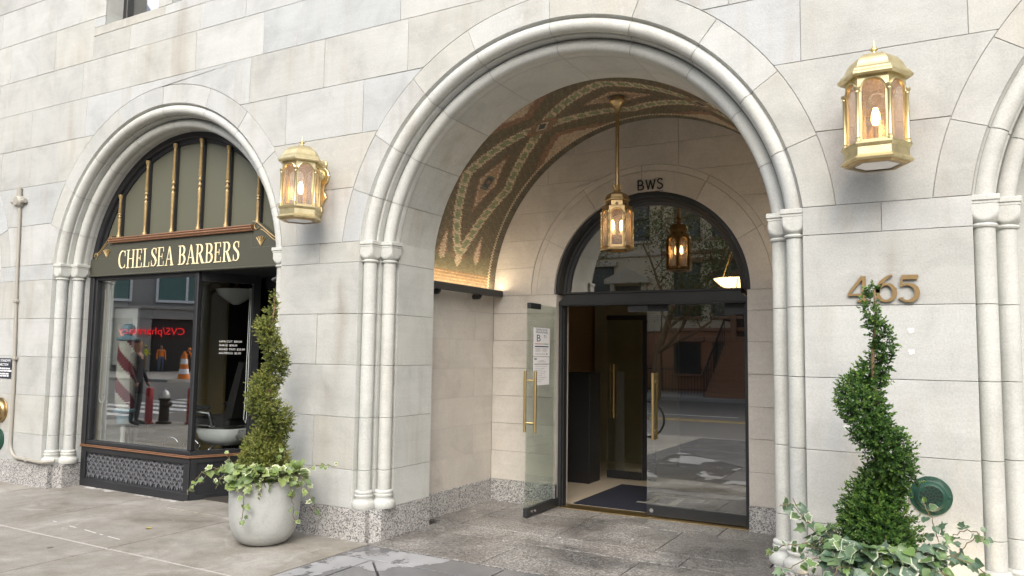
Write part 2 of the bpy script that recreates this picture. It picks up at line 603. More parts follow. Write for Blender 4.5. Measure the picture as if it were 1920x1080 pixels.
def leaf_mat(name, stops, trans=0.25, rough=0.42, attr=None):
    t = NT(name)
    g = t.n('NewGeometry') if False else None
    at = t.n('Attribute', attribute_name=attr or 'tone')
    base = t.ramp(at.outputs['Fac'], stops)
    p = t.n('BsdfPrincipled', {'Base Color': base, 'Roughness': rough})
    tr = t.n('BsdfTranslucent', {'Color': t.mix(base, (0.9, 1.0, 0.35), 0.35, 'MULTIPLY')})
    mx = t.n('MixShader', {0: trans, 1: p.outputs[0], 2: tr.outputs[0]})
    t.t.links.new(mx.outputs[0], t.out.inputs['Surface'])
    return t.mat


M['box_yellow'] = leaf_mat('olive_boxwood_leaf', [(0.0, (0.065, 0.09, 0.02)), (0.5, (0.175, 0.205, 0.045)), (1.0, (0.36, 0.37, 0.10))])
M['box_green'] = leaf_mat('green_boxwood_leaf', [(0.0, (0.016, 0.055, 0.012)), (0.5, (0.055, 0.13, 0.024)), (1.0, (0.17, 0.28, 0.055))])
M['street_leaf'] = leaf_mat('street_tree_leaf', [(0.0, (0.03, 0.06, 0.015)), (1.0, (0.11, 0.16, 0.04))])


def ivy_mat(name, mid, rim, rimpos):
    t = NT(name)
    at = t.n('Attribute', attribute_name='edge')
    rnd = t.rand()
    v = t.coord()
    nz = t.noise(v, 45.0, 3.0)
    e = t.math('ADD', at.outputs['Fac'], t.math('MULTIPLY', t.math('SUBTRACT', nz, 0.5), 0.55))
    r2 = t.math('FRACT', t.math('MULTIPLY', rnd, 17.3))
    e = t.math('ADD', e, t.math('MULTIPLY', t.math('SUBTRACT', r2, 0.62), 0.75))
    g0 = t.ramp(rnd, [(0.0, mid[0]), (0.35, mid[1]), (0.7, mid[2]), (1.0, mid[0])])
    g0 = t.mix(g0, t.ramp(nz, [(0.35, 0.75), (0.65, 1.2)]), 0.8, 'MULTIPLY')
    base = t.mix(g0, rim, t.ramp(e, [(rimpos, 0.0), (rimpos + 0.16, 1.0)]))
    p = t.n('BsdfPrincipled', {'Base Color': base, 'Roughness': 0.38})
    tr = t.n('BsdfTranslucent', {'Color': base})
    mx = t.n('MixShader', {0: 0.22, 1: p.outputs[0], 2: tr.outputs[0]})
    t.t.links.new(mx.outputs[0], t.out.inputs['Surface'])
    return t.mat


M['ivy_light'] = ivy_mat('variegated_ivy_light', [(0.17, 0.25, 0.065), (0.27, 0.35, 0.115), (0.12, 0.185, 0.08)], (0.62, 0.64, 0.45), 0.80)
M['ivy_dark'] = ivy_mat('variegated_ivy_dark', [(0.075, 0.14, 0.085), (0.13, 0.195, 0.14), (0.16, 0.26, 0.07)], (0.54, 0.57, 0.45), 0.93)
M['stem'] = simple('ivy_stem', (0.15, 0.12, 0.06), 0.7)


def pane_mat(name, tint=(0.93, 0.95, 0.94), f0=0.06, rough=0.0, seeds=False, gain=1.0):
    """thin clear pane: passes light, mirrors more towards grazing angles (Schlick)"""
    t = NT(name)
    g = t.n('NewGeometry')
    nrm = g.outputs['Normal']
    d = t.n('VectorMath', {0: nrm, 1: g.outputs['Incoming']}, operation='DOT_PRODUCT').outputs['Value']
    c = t.math('ABSOLUTE', d)
    k = t.math('POWER', t.math('SUBTRACT', 1.0, c), 5.0)
    f = t.math('MULTIPLY_ADD', k, 1.0 - f0, f0, True)
    tr = t.n('BsdfTransparent', {'Color': tint})
    gl = t.n('BsdfGlossy', {'Color': (gain, gain, gain), 'Roughness': rough})
    if seeds:
        v = t.coord()
        b = t.noise(v, 60.0, 3.0)
        t.set(gl, 'Normal', t.bump(b, 0.3, 0.004))
        di = t.n('BsdfDiffuse', {'Color': (0.74, 0.70, 0.68)})
        tl = t.n('BsdfTranslucent', {'Color': (0.85, 0.78, 0.72)})
        dm = t.n('MixShader', {0: 0.5, 1: di.outputs[0], 2: tl.outputs[0]})
        hz = t.math('MULTIPLY', t.ramp(b, [(0.35, 0.05), (0.7, 0.20)]), 1.0)
        m0 = t.n('MixShader', {0: hz, 1: tr.outputs[0], 2: dm.outputs[0]})
        mx = t.n('MixShader', {0: f, 1: m0.outputs[0], 2: gl.outputs[0]})
    else:
        mx = t.n('MixShader', {0: f, 1: tr.outputs[0], 2: gl.outputs[0]})
    t.t.links.new(mx.outputs[0], t.out.inputs['Surface'])
    return t.mat


M['shop_glass'] = pane_mat('shop_window_glass', (0.90, 0.92, 0.91), 0.24)
M['return_glass'] = pane_mat('shop_return_glass', (0.90, 0.92, 0.91), 0.035)
M['door_glass'] = pane_mat('door_glass', (0.89, 0.93, 0.905), 0.13)
M['lunette_glass'] = pane_mat('lunette_glass', (0.74, 0.70, 0.57), 0.32)
M['leaf_glass'] = pane_mat('closed_leaf_glass', (0.80, 0.82, 0.78), 0.26)
M['seeded'] = pane_mat('seeded_lantern_glass', (0.95, 0.90, 0.86), 0.05, 0.05, True)
M['far_glass'] = simple('far_window_glass', (0.05, 0.06, 0.065), 0.06, var=0.2, scale=2.0)
M['far_teal'] = simple('far_teal_glass', (0.12, 0.22, 0.21), 0.08, var=0.1, scale=2.0)


def emit(name, c, s):
    t = NT(name)
    e = t.n('Emission', {'Color': c, 'Strength': s})
    t.t.links.new(e.outputs[0], t.out.inputs['Surface'])
    return t.mat


M['bulb'] = emit('lit_bulb', (1.0, 0.60, 0.24), 14.0)
M['strip'] = emit('uplight_strip', (1.0, 0.78, 0.52), 19.0)
M['bowl'] = emit('lit_lamp_bowl', (1.0, 0.78, 0.48), 6.0)
M['brownstone'] = simple('brownstone', (0.36, 0.18, 0.105), 0.8, var=0.18, scale=2.5, bump=0.2)
M['brown_trim'] = simple('brownstone_trim', (0.28, 0.15, 0.095), 0.75, var=0.12, scale=4.0)
M['tan_front'] = simple('painted_tan_front', (0.60, 0.51, 0.37), 0.75, var=0.1, scale=2.0)
M['tan_trim'] = simple('tan_trim', (0.52, 0.46, 0.36), 0.7, var=0.1, scale=2.0)
M['far_stone'] = simple('far_concrete', (0.36, 0.35, 0.33), 0.8, var=0.12, scale=0.8)
M['far_dark'] = simple('far_dark_shopfront', (0.035, 0.035, 0.038), 0.5)
M['hivis_yellow'] = simple('hi_vis_yellow', (0.62, 0.66, 0.05), 0.7)
M['hivis_orange'] = simple('hi_vis_orange', (0.75, 0.20, 0.03), 0.7)
M['denim'] = simple('denim', (0.08, 0.12, 0.2), 0.8)
M['khaki'] = simple('khaki', (0.22, 0.17, 0.09), 0.8)
M['darkcloth'] = simple('dark_cloth', (0.018, 0.018, 0.022), 0.8)
M['skin'] = simple('skin', (0.30, 0.17, 0.11), 0.55)
M['hair'] = simple('dark_hair', (0.015, 0.012, 0.01), 0.6)
M['rubber'] = simple('rubber', (0.02, 0.02, 0.02), 0.7)
M['hydrant'] = simple('hydrant_black', (0.02, 0.02, 0.022), 0.4)
M['silver'] = simple('silver_paint', (0.5, 0.5, 0.5), 0.4, 0.5)
M['pale_joint'] = simple('pale_joint_mortar', (0.40, 0.39, 0.37), 0.9, var=0.3, scale=18.0)
M['far_sidewalk'] = simple('far_sidewalk', (0.33, 0.32, 0.30), 0.8, var=0.15, scale=1.0)


def mosaic_mat():
    t = NT('mosaic_tiles')
    a = t.n('Attribute', attribute_name='tile')
    v = t.coord()
    base = t.mix(a.outputs['Color'], t.ramp(t.noise(v, 5.0, 4.0), [(0.3, 0.85), (0.7, 1.1)]), 0.6, 'MULTIPLY')
    return t.done(base, 0.42)


M['mosaic'] = mosaic_mat()
M['grout'] = simple('grout', (0.13, 0.115, 0.095), 0.9, var=0.2, scale=30.0)

# ------------------------------------------------------------------ ground
XC = [-11.58, -6.975, -2.53, 1.915]      # centres of the four street arches
ZC, ZS = 2.26, 2.47                      # centre and springing of the arch curves
H0, H1, H2 = 1.77, 1.66, 1.555           # half widths of the stepped jambs
RX = 1.975                               # extrados
rad_of = lambda h: math.hypot(h, ZS - ZC)

MB().box(-260, 260, -260, 40, -0.5, -0.14).build('road', M['asphalt']).__setitem__('kind', 'structure')

walk = MB()
walk.box(-15.6, 16, -5.05, 0.9, -0.3, -0.024)
sidewalk = walk.build('sidewalk', M['joint'])
props(sidewalk, kind='structure')
kerbs = MB()
x = -15.6
while x < 16:
    kerbs.cbox(x + 0.004, min(16, x + 1.8) - 0.004, -5.2, -5.054, -0.3, -0.002, 0.012)
    x += 1.8
props(kerbs.build('kerb', M['kerb']), kind='structure')


def slab(name, poly, mat, parent, top=0.0, j=0.0085, th=0.05):
    m = MB()
    m.prism(inset(poly, j), top, top - th, 'xy', 0, 0.0025)
    return m.build(name, mat, parent, smooth=False)


def rect(x0, x1, y0, y1):
    return [(x0, y0), (x1, y0), (x1, y1), (x0, y1)]


YJ = [-5.05, -3.9, -2.55, -1.2, 0.36]
rows_x = [-15.6, -14.4, -12.86, -11.33, -9.80, -8.75, -7.22, -5.69, -4.09]
for i in range(len(rows_x) - 1):
    for k in range(4):
        y1 = YJ[k + 1]
        if k == 3 and rows_x[i] > -5.7:
            y1 = 0.02
        slab('paving_slab', rect(rows_x[i], rows_x[i + 1], YJ[k], y1), M['concrete'], sidewalk, random.uniform(-0.0012, 0.0006))
for i, x in enumerate((-0.97, 0.56, 2.09, 3.62, 5.15, 6.68, 8.21, 9.74)):
    for k in range(4):
        slab('paving_slab', rect(x, x + 1.53, YJ[k], min(YJ[k + 1], 0.02)), M['concrete'], sidewalk, random.uniform(-0.0012, 0.0006))
for x0_, x1_ in ((-15.6, -4.1), (-0.96, 11.0)):
    MB().box(x0_, x1_, -1.2075, -1.1925, -0.03, -0.002).build('pale_joint', M['pale_joint'], sidewalk, smooth=False)
# shop doorstep
slab('doorstep', [(-6.65, 0.01), (-5.40, -0.01), (-5.40, 1.05), (-6.42, 1.05), (-6.75, 0.345)], M['concrete'], sidewalk, 0.014)
# bluestone carpet in front of the entrance: border bands and a crossed field
bx0, bx1, by1, bw = -4.09, -0.97, -0.045, 0.318
xm, ym = -2.53, -1.605
E_ = M['bluestone']
for a, b in ((bx0, -2.81), (-2.81, -1.6), (-1.6, bx1)):
    slab('bluestone_slab', rect(a, b, by1 - bw, by1), E_, sidewalk)
for side in (0, 1):
    xa, xb = (bx0, bx0 + bw) if side == 0 else (bx1 - bw, bx1)
    yy = by1 - bw
    for dy in (1.24, 1.24, 1.24, 0.97):
        slab('bluestone_slab', rect(xa, xb, yy - dy, yy), E_ if side == 0 and yy > -1.0 else M['bluestone_damp'], sidewalk)
        yy -= dy
ix0, ix1, iy1, iy0 = bx0 + bw, bx1 - bw, by1 - bw, by1 - bw - 2.484
slab('bluestone_slab', [(ix0, iy0), (xm, ym), (ix0, iy1)], E_, sidewalk)
D_ = M['bluestone_damp']
slab('bluestone_slab', [(ix0, iy1), (xm, ym), (xm, iy1)], E_, sidewalk)
slab('bluestone_slab', [(xm, iy1), (xm, ym), (ix1, iy1)], D_, sidewalk)
slab('bluestone_slab', [(ix1, iy1), (xm, ym), (ix1, iy0)], D_, sidewalk)
slab('bluestone_slab', [(ix1, iy0), (xm, ym), (ix0, iy0)], D_, sidewalk)
for a, b in ((ix0, xm), (xm, ix1)):
    for c, d in ((iy0 - 1.1, iy0), (-5.05, iy0 - 1.1)):
        slab('bluestone_slab', rect(a, b, c, d), D_, sidewalk)

pfloor = MB().box(-4.3, -0.76, -0.04, 2.4, -0.3, -0.0165).build('passage_floor', M['joint'])
props(pfloor, kind='structure')
PV = []
for a, b in ((-4.10, -3.045), (-3.045, -2.05), (-2.05, -0.96)):
    PV.append(rect(a, b, -0.04, 0.685))
for a, b in ((-4.10, -3.32), (-3.32, -1.77), (-1.77, -0.96)):
    PV.append(rect(a, b, 0.685, 1.015))
PV += [rect(-4.25, -3.88, 1.015, 2.14), rect(-3.88, -2.955, 1.015, 1.79), rect(-2.955, -2.065, 1.015, 1.79), rect(-2.065, -1.18, 1.015, 1.79), rect(-1.18, -0.81, 1.015, 2.14)]
PV += [rect(-3.88, -2.99, 1.79, 2.33), rect(-2.99, -1.775, 1.79, 2.33), rect(-1.775, -1.18, 1.79, 2.33)]
for q in PV:
    slab('granite_paver', q, M['paver'], pfloor, random.uniform(-0.0008, 0.0004), 0.0048)

# pale lime and dirt smears where the walls meet the pavement, chalk dashes
def smear(x0, x1, y, w, sgn=-1):
    m = MB()
    n_ = max(3, int((x1 - x0) / 0.035))
    a, b = [], []
    for i in range(n_ + 1):
        x = x0 + (x1 - x0) * i / n_
        ww = w * (0.25 + 1.1 * abs(noise.noise(Vector((x * 5.0, y * 3.0, 1.3)))) + 0.35 * abs(noise.noise(Vector((x * 23.0, y, 4.0)))))
        a.append((x, y, 0.0024))
        b.append((x, y + sgn * ww, 0.0024))
    m.loft([a, b], False, False, 0, False)
    m.build('lime_smear', M['smear'], sidewalk, smooth=False)


for q in ((-9.6, -8.6, -0.008, 0.07), (-8.5, -6.72, 0.316, 0.10), (-5.35, -4.15, -0.008, 0.05), (-4.08, -2.53, -0.035, 0.025), (-0.9, 0.3, -0.008, 0.04)):
    smear(*q)
m = MB()
for (ax, ay, bx_, by_) in ((-6.96, -0.885, -6.90, -0.888), (-6.66, -0.918, -6.55, -0.925), (-6.42, -0.932, -6.22, -0.955), (-6.17, -0.958, -6.12, -0.962), (-6.04, -0.97, -5.86, -0.985)):
    m.add([(ax, ay, 0.0022), (bx_, by_, 0.0022), (bx_, by_ + 0.012, 0.0022), (ax, ay + 0.012, 0.0022)], [(0, 1, 2, 3)])
m.build('chalk_dash', M['road_paint'], sidewalk, smooth=False)
m = MB()
m.add([(-6.045, -0.622, 0.004), (-6.01, -0.64, 0.012), (-5.985, -0.618, 0.006), (-6.00, -0.592, 0.010), (-6.035, -0.594, 0.005)], [(0, 1, 2, 3, 4)])
props(m.build('fallen_leaf', M['fallen'], None, smooth=False), 'tiny yellow fallen leaf on the sidewalk left of the planter', 'leaf')

# ------------------------------------------------------------------ the limestone street front
facade = thing('limestone_facade', 'pale limestone block street front with round moulded arches', 'building', (-2.53, 0.0, 0.0))
mortar = MB()


def cut_rect(x0, x1, z0, z1, discs):
    """rectangle minus discs, as one polygon (None if nothing is left)"""
    pts = []
    step = 0.02

    def side(a, b):
        n = max(1, int(math.hypot(b[0] - a[0], b[1] - a[1]) / step))
        return [(a[0] + (b[0] - a[0]) * i / n, a[1] + (b[1] - a[1]) * i / n) for i in range(n)]
    path = side((x0, z0), (x1, z0)) + side((x1, z0), (x1, z1)) + side((x1, z1), (x0, z1)) + side((x0, z1), (x0, z0))
    corners = {(x0, z0), (x1, z0), (x1, z1), (x0, z1)}
    for (cx, cz, R) in discs:
        ins = [math.hypot(p[0] - cx, p[1] - cz) < R for p in path]
        if all(ins):
            return None
        if not any(ins):
            continue
        # rotate so that the path starts right after the gap
        n = len(path)
        k = next(i for i in range(n) if ins[i] and not ins[(i + 1) % n])
        path = path[k + 1:] + path[:k + 1]
        ins = ins[k + 1:] + ins[:k + 1]
        m = next(i for i in range(n) if ins[i])
        keep = path[:m]
        if any(not q for q in ins[m:]):
            keep = [p for p, q in zip(path, ins) if not q]
        a0 = math.atan2(keep[-1][1] - cz, keep[-1][0] - cx)
        a1 = math.atan2(keep[0][1] - cz, keep[0][0] - cx)
        da = a1 - a0
        while da > PI:
            da -= 2 * PI
        while da < -PI:
            da += 2 * PI
        ns = max(2, int(abs(da) * R / 0.04))
        path = keep + [(cx + R * math.cos(a0 + da * i / ns), cz + R * math.sin(a0 + da * i / ns)) for i in range(ns + 1)]
    # drop collinear points
    out = []
    n = len(path)
    for i in range(n):
        a, b, c = path[i - 1], path[i], path[(i + 1) % n]
        if math.hypot(b[0] - a[0], b[1] - a[1]) < 1e-5:
            continue
        cr = (b[0] - a[0]) * (c[1] - b[1]) - (b[1] - a[1]) * (c[0] - b[0])
        if abs(cr) > 1e-7 or b in corners:
            out.append(b)
    if len(out) < 3 or abs(area2(out)) < 0.004:
        return None
    return out


JW = 0.0015


def stone(poly, name='stone_block', mat='stone', y0=0.0, depth=0.06, parent=None, proud=0.0016, mm=None):
    m = MB()
    m.prism(inset(poly, JW), y0 + random.uniform(-proud, proud), y0 + depth, 'xz', 0, 0.0022)
    (mm if mm is not None else mortar).add([(p[0], y0 + 0.007, p[1]) for p in poly], [tuple(range(len(poly)))])
    return m.build(name, M[mat], parent or facade, smooth=False)


DISC = [(xc, ZC, RX) for xc in XC]
XL, XR = -15.0, 4.6
# piers below the springing
LV = [0.252, 0.562, 0.991, 1.425, 1.856, 2.294, 2.470]
piers = [(XC[i] + H0, (XC[i + 1] - H0) if i < 3 else XR) for i in range(4)]
for pi_, (a, b) in enumerate(piers):
    for k in range(len(LV) - 1):
        js = [a, b]
        if k in (1, 3, 5) and pi_ in (1, ):
            js = [a, -4.748, b]
        if k == 5 and pi_ == 2:
            js = [a, -0.318, b]
        for q in range(len(js) - 1):
            stone(rect(js[q], js[q + 1], LV[k], LV[k + 1]))
for k in range(len(LV) - 1):
    stone(rect(XL, XC[0] - H0, LV[k], LV[k + 1]))
# courses above: joints measured along the front
ROWS = [
    (2.470, 2.938, XC),
    (2.938, 3.403, XC),
    (3.403, 3.868, [-13.9, XC[0], -9.952, -8.751, XC[1], -5.213, -4.307, XC[2], -0.753, 0.157, XC[3], 3.7]),
    (3.868, 4.318, [-13.6, XC[0], -10.4, -9.354, -8.288, -6.998, -5.702, -4.768, -3.843, XC[2], -1.2, -0.1, 0.9, XC[3], 3.2]),
    (4.318, 4.735, [-13.9, -12.6, -11.3, -10.1, -8.959, -8.398, -7.453, -6.501, -5.549, -3.933, -2.9, -1.6, -0.3, 1.1, 2.3, 3.6]),
]
for z0, z1, js in ROWS:
    xs = [XL] + sorted(js) + [XR]
    for a, b in zip(xs[:-1], xs[1:]):
        if b - a < 0.02:
            continue
        ds = [d for d in DISC if abs(d[0] - (a + b) / 2) < d[2] + (b - a) / 2 and z0 < d[1] + d[2]]
        p = cut_rect(a, b, z0, z1, ds)
        if p:
            stone(p)
WX = [(-8.04, -7.134), (-6.912, -6.006)]          # upper window openings
WZ = 5.107
for a, b, z0, z1 in ([(q, w, 4.735, 5.215) for q, w in ((XL, -13.2), (-13.2, -11.4), (-11.4, -9.9), (-9.9, -9.293), (-9.293, -8.965), (-8.965, -8.233))]
                     + [(q, w, 4.735, 5.007) for q, w in ((-8.233, -7.582), (-7.582, -6.453), (-6.453, -5.804), (-5.804, -4.5), (-4.5, -3.1), (-3.1, -1.7), (-1.7, -0.3), (-0.3, 1.2), (1.2, 2.9), (2.9, XR))]
                     + [(-8.233, -7.02, 5.007, WZ), (-7.02, -5.80, 5.007, WZ), (-5.80, -4.2, 5.007, 5.215), (-4.2, -2.4, 5.007, 5.215), (-2.4, -0.8, 5.007, 5.215), (-0.8, 1.4, 5.007, 5.215), (1.4, XR, 5.007, 5.215)]
                     + [(-8.233, -8.04, WZ, 5.215), (-7.134, -6.912, WZ, 5.657), (-6.006, -5.80, WZ, 5.215)]
                     + [(q, w, 5.215, 5.657) for q, w in ((XL, -13.5), (-13.5, -11.8), (-11.8, -10.151), (-10.151, -8.448), (-8.448, -8.04), (-6.006, -5.2), (-5.2, -3.8), (-3.8, -2.3), (-2.3, -0.9), (-0.9, 0.6), (0.6, 2.1), (2.1, XR))]
                     + [(q, w, 5.657, 6.10) for q, w in ((XL, -13.0), (-13.0, -11.2), (-11.2, -9.6), (-9.6, -8.04), (-7.134, -6.912), (-6.006, -4.6), (-4.6, -3.0), (-3.0, -1.5), (-1.5, 0.0), (0.0, 1.5), (1.5, 3.0), (3.0, XR))]
                     + [(q, w, 6.10, 6.55) for q, w in ((XL, -13.4), (-13.4, -11.7), (-11.7, -10.2), (-10.2, -8.9), (-8.9, -8.04), (-7.134, -6.912), (-6.006, -5.2), (-5.2, -3.8), (-3.8, -2.3), (-2.3, -0.9), (-0.9, 0.6), (0.6, 2.1), (2.1, XR))]
                     + [(q, w, 6.55, 7.0) for q, w in ((XL, -12.9), (-12.9, -11.1), (-11.1, -9.5), (-9.5, -8.0), (-8.0, -6.5), (-6.5, -5.0), (-5.0, -3.5), (-3.5, -2.0), (-2.0, -0.5), (-0.5, 1.0), (1.0, 2.6), (2.6, XR))]):
    stone(rect(a, b, z0, z1))

# arches: voussoirs, two rolls with fillets, soffit stones
JOINTS = [160.5, 146.0, 129.3, 111.5, 90.0, 68.5, 50.7, 34.0, 19.5]


def arc_pts(cx, R, a0, a1, n):
    return [(cx + R * math.cos(a0 + (a1 - a0) * i / n), ZC + R * math.sin(a0 + (a1 - a0) * i / n)) for i in range(n + 1)]


ROLL1 = (1.7270, 0.058, 0.052)
ROLL2 = (1.6165, 0.186, 0.050)


def moulding_profile(d=0.0):
    p = [(rad_of(H0) + d, -0.001 + d), (rad_of(H0) + d - 0.003, 0.012 + d)]
    for (cr, cyy, r), a0, a1 in ((ROLL1, -35, -212), (ROLL2, -15, -205)):
        if cr == ROLL2[0]:
            p += [(rad_of(H1) + d + 0.012, 0.094 + d), (rad_of(H1) + d + 0.002, 0.092 + d), (rad_of(H1) + d - 0.007, 0.099 + d), (rad_of(H1) + d - 0.009, 0.142 + d), (rad_of(H1) + d - 0.007, 0.160 + d)]
        for i in range(13):
            a = rad(a0 + (a1 - a0) * i / 12)
            p.append((cr + d + r * math.cos(a), cyy + d + r * math.sin(a)))
    p += [(rad_of(H2) + d + 0.003, 0.226 + d), (rad_of(H2) + d, 0.232 + d), (rad_of(H2) + d, 0.275 + d)]
    return p


def sweep_arc(m, cx, prof, a0, a1, n):
    rings = []
    for i in range(n + 1):
        a = a0 + (a1 - a0) * i / n
        rings.append([(cx + r * math.cos(a), y, ZC + r * math.sin(a)) for r, y in prof])
    m.loft(rings, False, False, 0, False)


PROF = moulding_profile()
PROFM = moulding_profile(0.007)
SOFF = [(rad_of(H2), 0.279), (rad_of(H2), 0.792), (rad_of(H2) + 0.2, 0.792)]
for ai, cx in enumerate(XC):
    aS = lambda R: math.asin((ZS - ZC) / R)
    bounds = [None] + [rad(a) for a in JOINTS] + [None]
    R0, R1 = rad_of(H0), RX
    for k in range(len(bounds) - 1):
        hi, lo = bounds[k], bounds[k + 1]
        h0, h1 = (PI - aS(R0), PI - aS(R1)) if hi is None else (hi, hi)
        l0, l1 = (aS(R0), aS(R1)) if lo is None else (lo, lo)
        poly = arc_pts(cx, R1, h1, l1, 9) + arc_pts(cx, R0, l0, h0, 9)
        stone(poly, 'voussoir', 'stone')
        g = 0.0026 / 1.7
        hm = (PI - aS(R0)) if hi is None else hi - g
        lm = aS(R0) if lo is None else lo + g
        m = MB()
        sweep_arc(m, cx, PROF, hm, lm, 10)
        m.build('arch_moulding', M['carved'], facade, angle=28)
        m = MB()
        sweep_arc(m, cx, SOFF, hm + (0.012 if hi is None else 0), lm - (0.012 if lo is None else 0), 10)
        m.build('soffit_stone', M['carved'], facade, angle=40)
    mm_ = MB()
    if True:
        sweep_arc(mm_, cx, PROFM + [(rad_of(H2) + 0.007, 0.79)], PI - 0.115, 0.115, 60)
        mm_.build('mortar_bed', M['mortar'], facade)


# jambs: stepped stones, nook shafts, granite plinths
def loft_superellipse(m, c, levels, n=32):
    rings = []
    for z, half, e in levels:
        ring = []
        for j in range(n):
            a = 2 * PI * j / n
            ca, sa = math.cos(a), math.sin(a)
            k = (abs(ca) ** e + abs(sa) ** e) ** (-1.0 / e)
            ring.append((c[0] + half * k * ca, c[1] + half * k * sa, z))
        rings.append(ring)
    m.loft(rings)


def jamb(cx, s, shafts=True):
    """s = -1: left jamb of the opening, +1: right jamb"""
    X = lambda h: cx + s * h
    for k in range(len(LV) - 1):
        pl = [(H0, 0.003), (H0, 0.143), (H1, 0.143), (H1, 0.268), (H2, 0.268), (H2, 0.792), (H0 + 0.1, 0.792), (H0 + 0.1, 0.003)]
        m = MB()
        m.prism([(X(h), y) for h, y in pl], LV[k] + 0.002, LV[k + 1] - 0.002, 'xy')
        m.build('jamb_stone', M['carved'], facade, smooth=False)
    pl = [(H0 + 0.006, 0.012), (H0 + 0.006, 0.149), (H1 + 0.006, 0.149), (H1 + 0.006, 0.274), (H2 + 0.006, 0.274), (H2 + 0.006, 0.786), (H0 + 0.09, 0.786), (H0 + 0.09, 0.012)]
    MB().prism([(X(h), y) for h, y in pl], 0.26, ZS, 'xy').build('mortar_bed', M['mortar'], facade, smooth=False)
    for (h, y) in ((1.714, 0.084), (1.604, 0.206)):
        c = (X(h), y)
        colm = MB()
        zz = [0.40] + LV[1:6]
        zz[-1] = 2.305
        for a, b in zip(zz[:-1], zz[1:]):
            colm.lathe((c[0], c[1], 0), [(0.0535, a + 0.0015), (0.056, a + 0.004), (0.056, b - 0.004), (0.0535, b - 0.0015)], 24)
        shaft = colm.build('column', M['carved'], facade, angle=40)
        cap = MB()
        cap.lathe((c[0], c[1], 0), [(0.056, 2.288), (0.066, 2.293), (0.070, 2.302), (0.066, 2.311), (0.057, 2.315)], 24)
        rings = []
        for i in range(15):          # cushion: a cube rounded below by a sphere
            t_ = i / 14
            z = 2.315 + 0.106 * t_
            rc = math.sqrt(max(0.0, 0.101 ** 2 - (0.083 * max(0.0, 1 - t_ * 1.1)) ** 2))
            rings.append([(c[0] + min(rc, 0.071 / max(abs(math.cos(a)), abs(math.sin(a)))) * math.cos(a), c[1] + min(rc, 0.071 / max(abs(math.cos(a)), abs(math.sin(a)))) * math.sin(a), z) for a in [2 * PI * (j + 0.5) / 48 for j in range(48)]])
        cap.loft(rings)
        cap.cbox(c[0] - 0.073, c[0] + 0.073, c[1] - 0.073, c[1] + 0.073, 2.421, 2.438, 0.003)
        cap.cbox(c[0] - 0.079, c[0] + 0.079, c[1] - 0.079, c[1] + 0.079, 2.438, 2.471, 0.004)
        cap.build('capital', M['carved'], shaft, angle=35)
        base = MB()
        prof = [(0.094, 0.252), (0.099, 0.262), (0.101, 0.28), (0.099, 0.298), (0.092, 0.312), (0.080, 0.318), (0.073, 0.328), (0.072, 0.340), (0.076, 0.346), (0.079, 0.352), (0.078, 0.362), (0.072, 0.366), (0.071, 0.370), (0.074, 0.375), (0.076, 0.384), (0.073, 0.393), (0.066, 0.398), (0.057, 0.402)]
        base.lathe((c[0], c[1], 0), prof, 24)
        base.build('column_base', M['carved'], shaft, angle=45)
    # granite plinth under the shafts and along the jamb
    m = MB()
    m.prism([(X(h), y) for h, y in ((1.612, 0.052), (1.549, 0.115), (1.549, 0.796), (1.9, 0.796), (1.9, 0.052))], -0.02, 0.251, 'xy')
    m.build('granite_plinth', M['granite'], facade, smooth=False)


for i, (a, b) in enumerate(piers):
    mid = (a + b) / 2
    for q, (u, v) in enumerate(((a - 0.148, mid - 0.002), (mid + 0.002, b + 0.148 if i < 3 else b))):
        m = MB()
        m.cbox(u, v, -0.006, 0.3, -0.02, 0.252 if q == 0 else 0.2515, 0.003)
        m.build('granite_plinth', M['granite'], facade, smooth=False)
MB().box(XC[3] - H2 - 0.1, XC[3] + H2 + 0.1, 0.80, 0.9, 0.0, 4.0).build('blind_wall', M['carved'], facade, smooth=False)
MB().box(XC[0] - H2 - 0.1, XC[0] + H2 + 0.1, 0.80, 0.9, 0.0, 4.0).build('blind_wall', M['carved'], facade, smooth=False)
for cx in XC[1:]:
    jamb(cx, -1)
    jamb(cx, 1)
jamb(XC[0], 1)
jamb(XC[0], -1)
MB().cbox(XL, XC[0] - H0 + 0.148, -0.006, 0.3, -0.02, 0.252, 0.003).build('granite_plinth', M['granite'], facade, smooth=False)
mortar.build('mortar_bed', M['mortar'], facade, smooth=False)
# solid core of the wall behind the facing stones (keeps daylight out of the rooms)
core = MB()
for a, b in piers:
    core.box(a + 0.11, b - 0.11 if b < 4 else b, 0.065, 0.78, 0.0, 2.6)
n = 48
for cx in XC:
    x0, x1 = cx - 2.2225, cx + 2.2225
    pts = []
    for i in range(n + 1):
        a = PI - PI * i / n
        pts.append((cx + 1.99 * math.cos(a), 2.3 + 1.94 * math.sin(a)))
    core.add([(x0, 0.07, 6.9)] + [(x0, 0.07, 2.3)] + [(p[0], 0.07, p[1]) for p in pts] + [(x1, 0.07, 2.3), (x1, 0.07, 6.9)], []) if False else None
core.build('wall_core', M['mortar'], facade, smooth=False)

for q, (sx_, sz_) in enumerate(((-0.178, 1.708), (-0.178, 1.585), (-0.53, 1.135))):
    m = MB()
    pts = [(sx_ + (0.014 + 0.005 * ((k * 7) % 3)) * math.cos(2 * PI * k / 11), sz_ + (0.013 + 0.004 * ((k * 5) % 3)) * math.sin(2 * PI * k / 11)) for k in range(11)]
    m.prism(pts, -0.0032, 0.002, 'xz')
    m.build('filler_patch', M['filler'], facade, smooth=False)

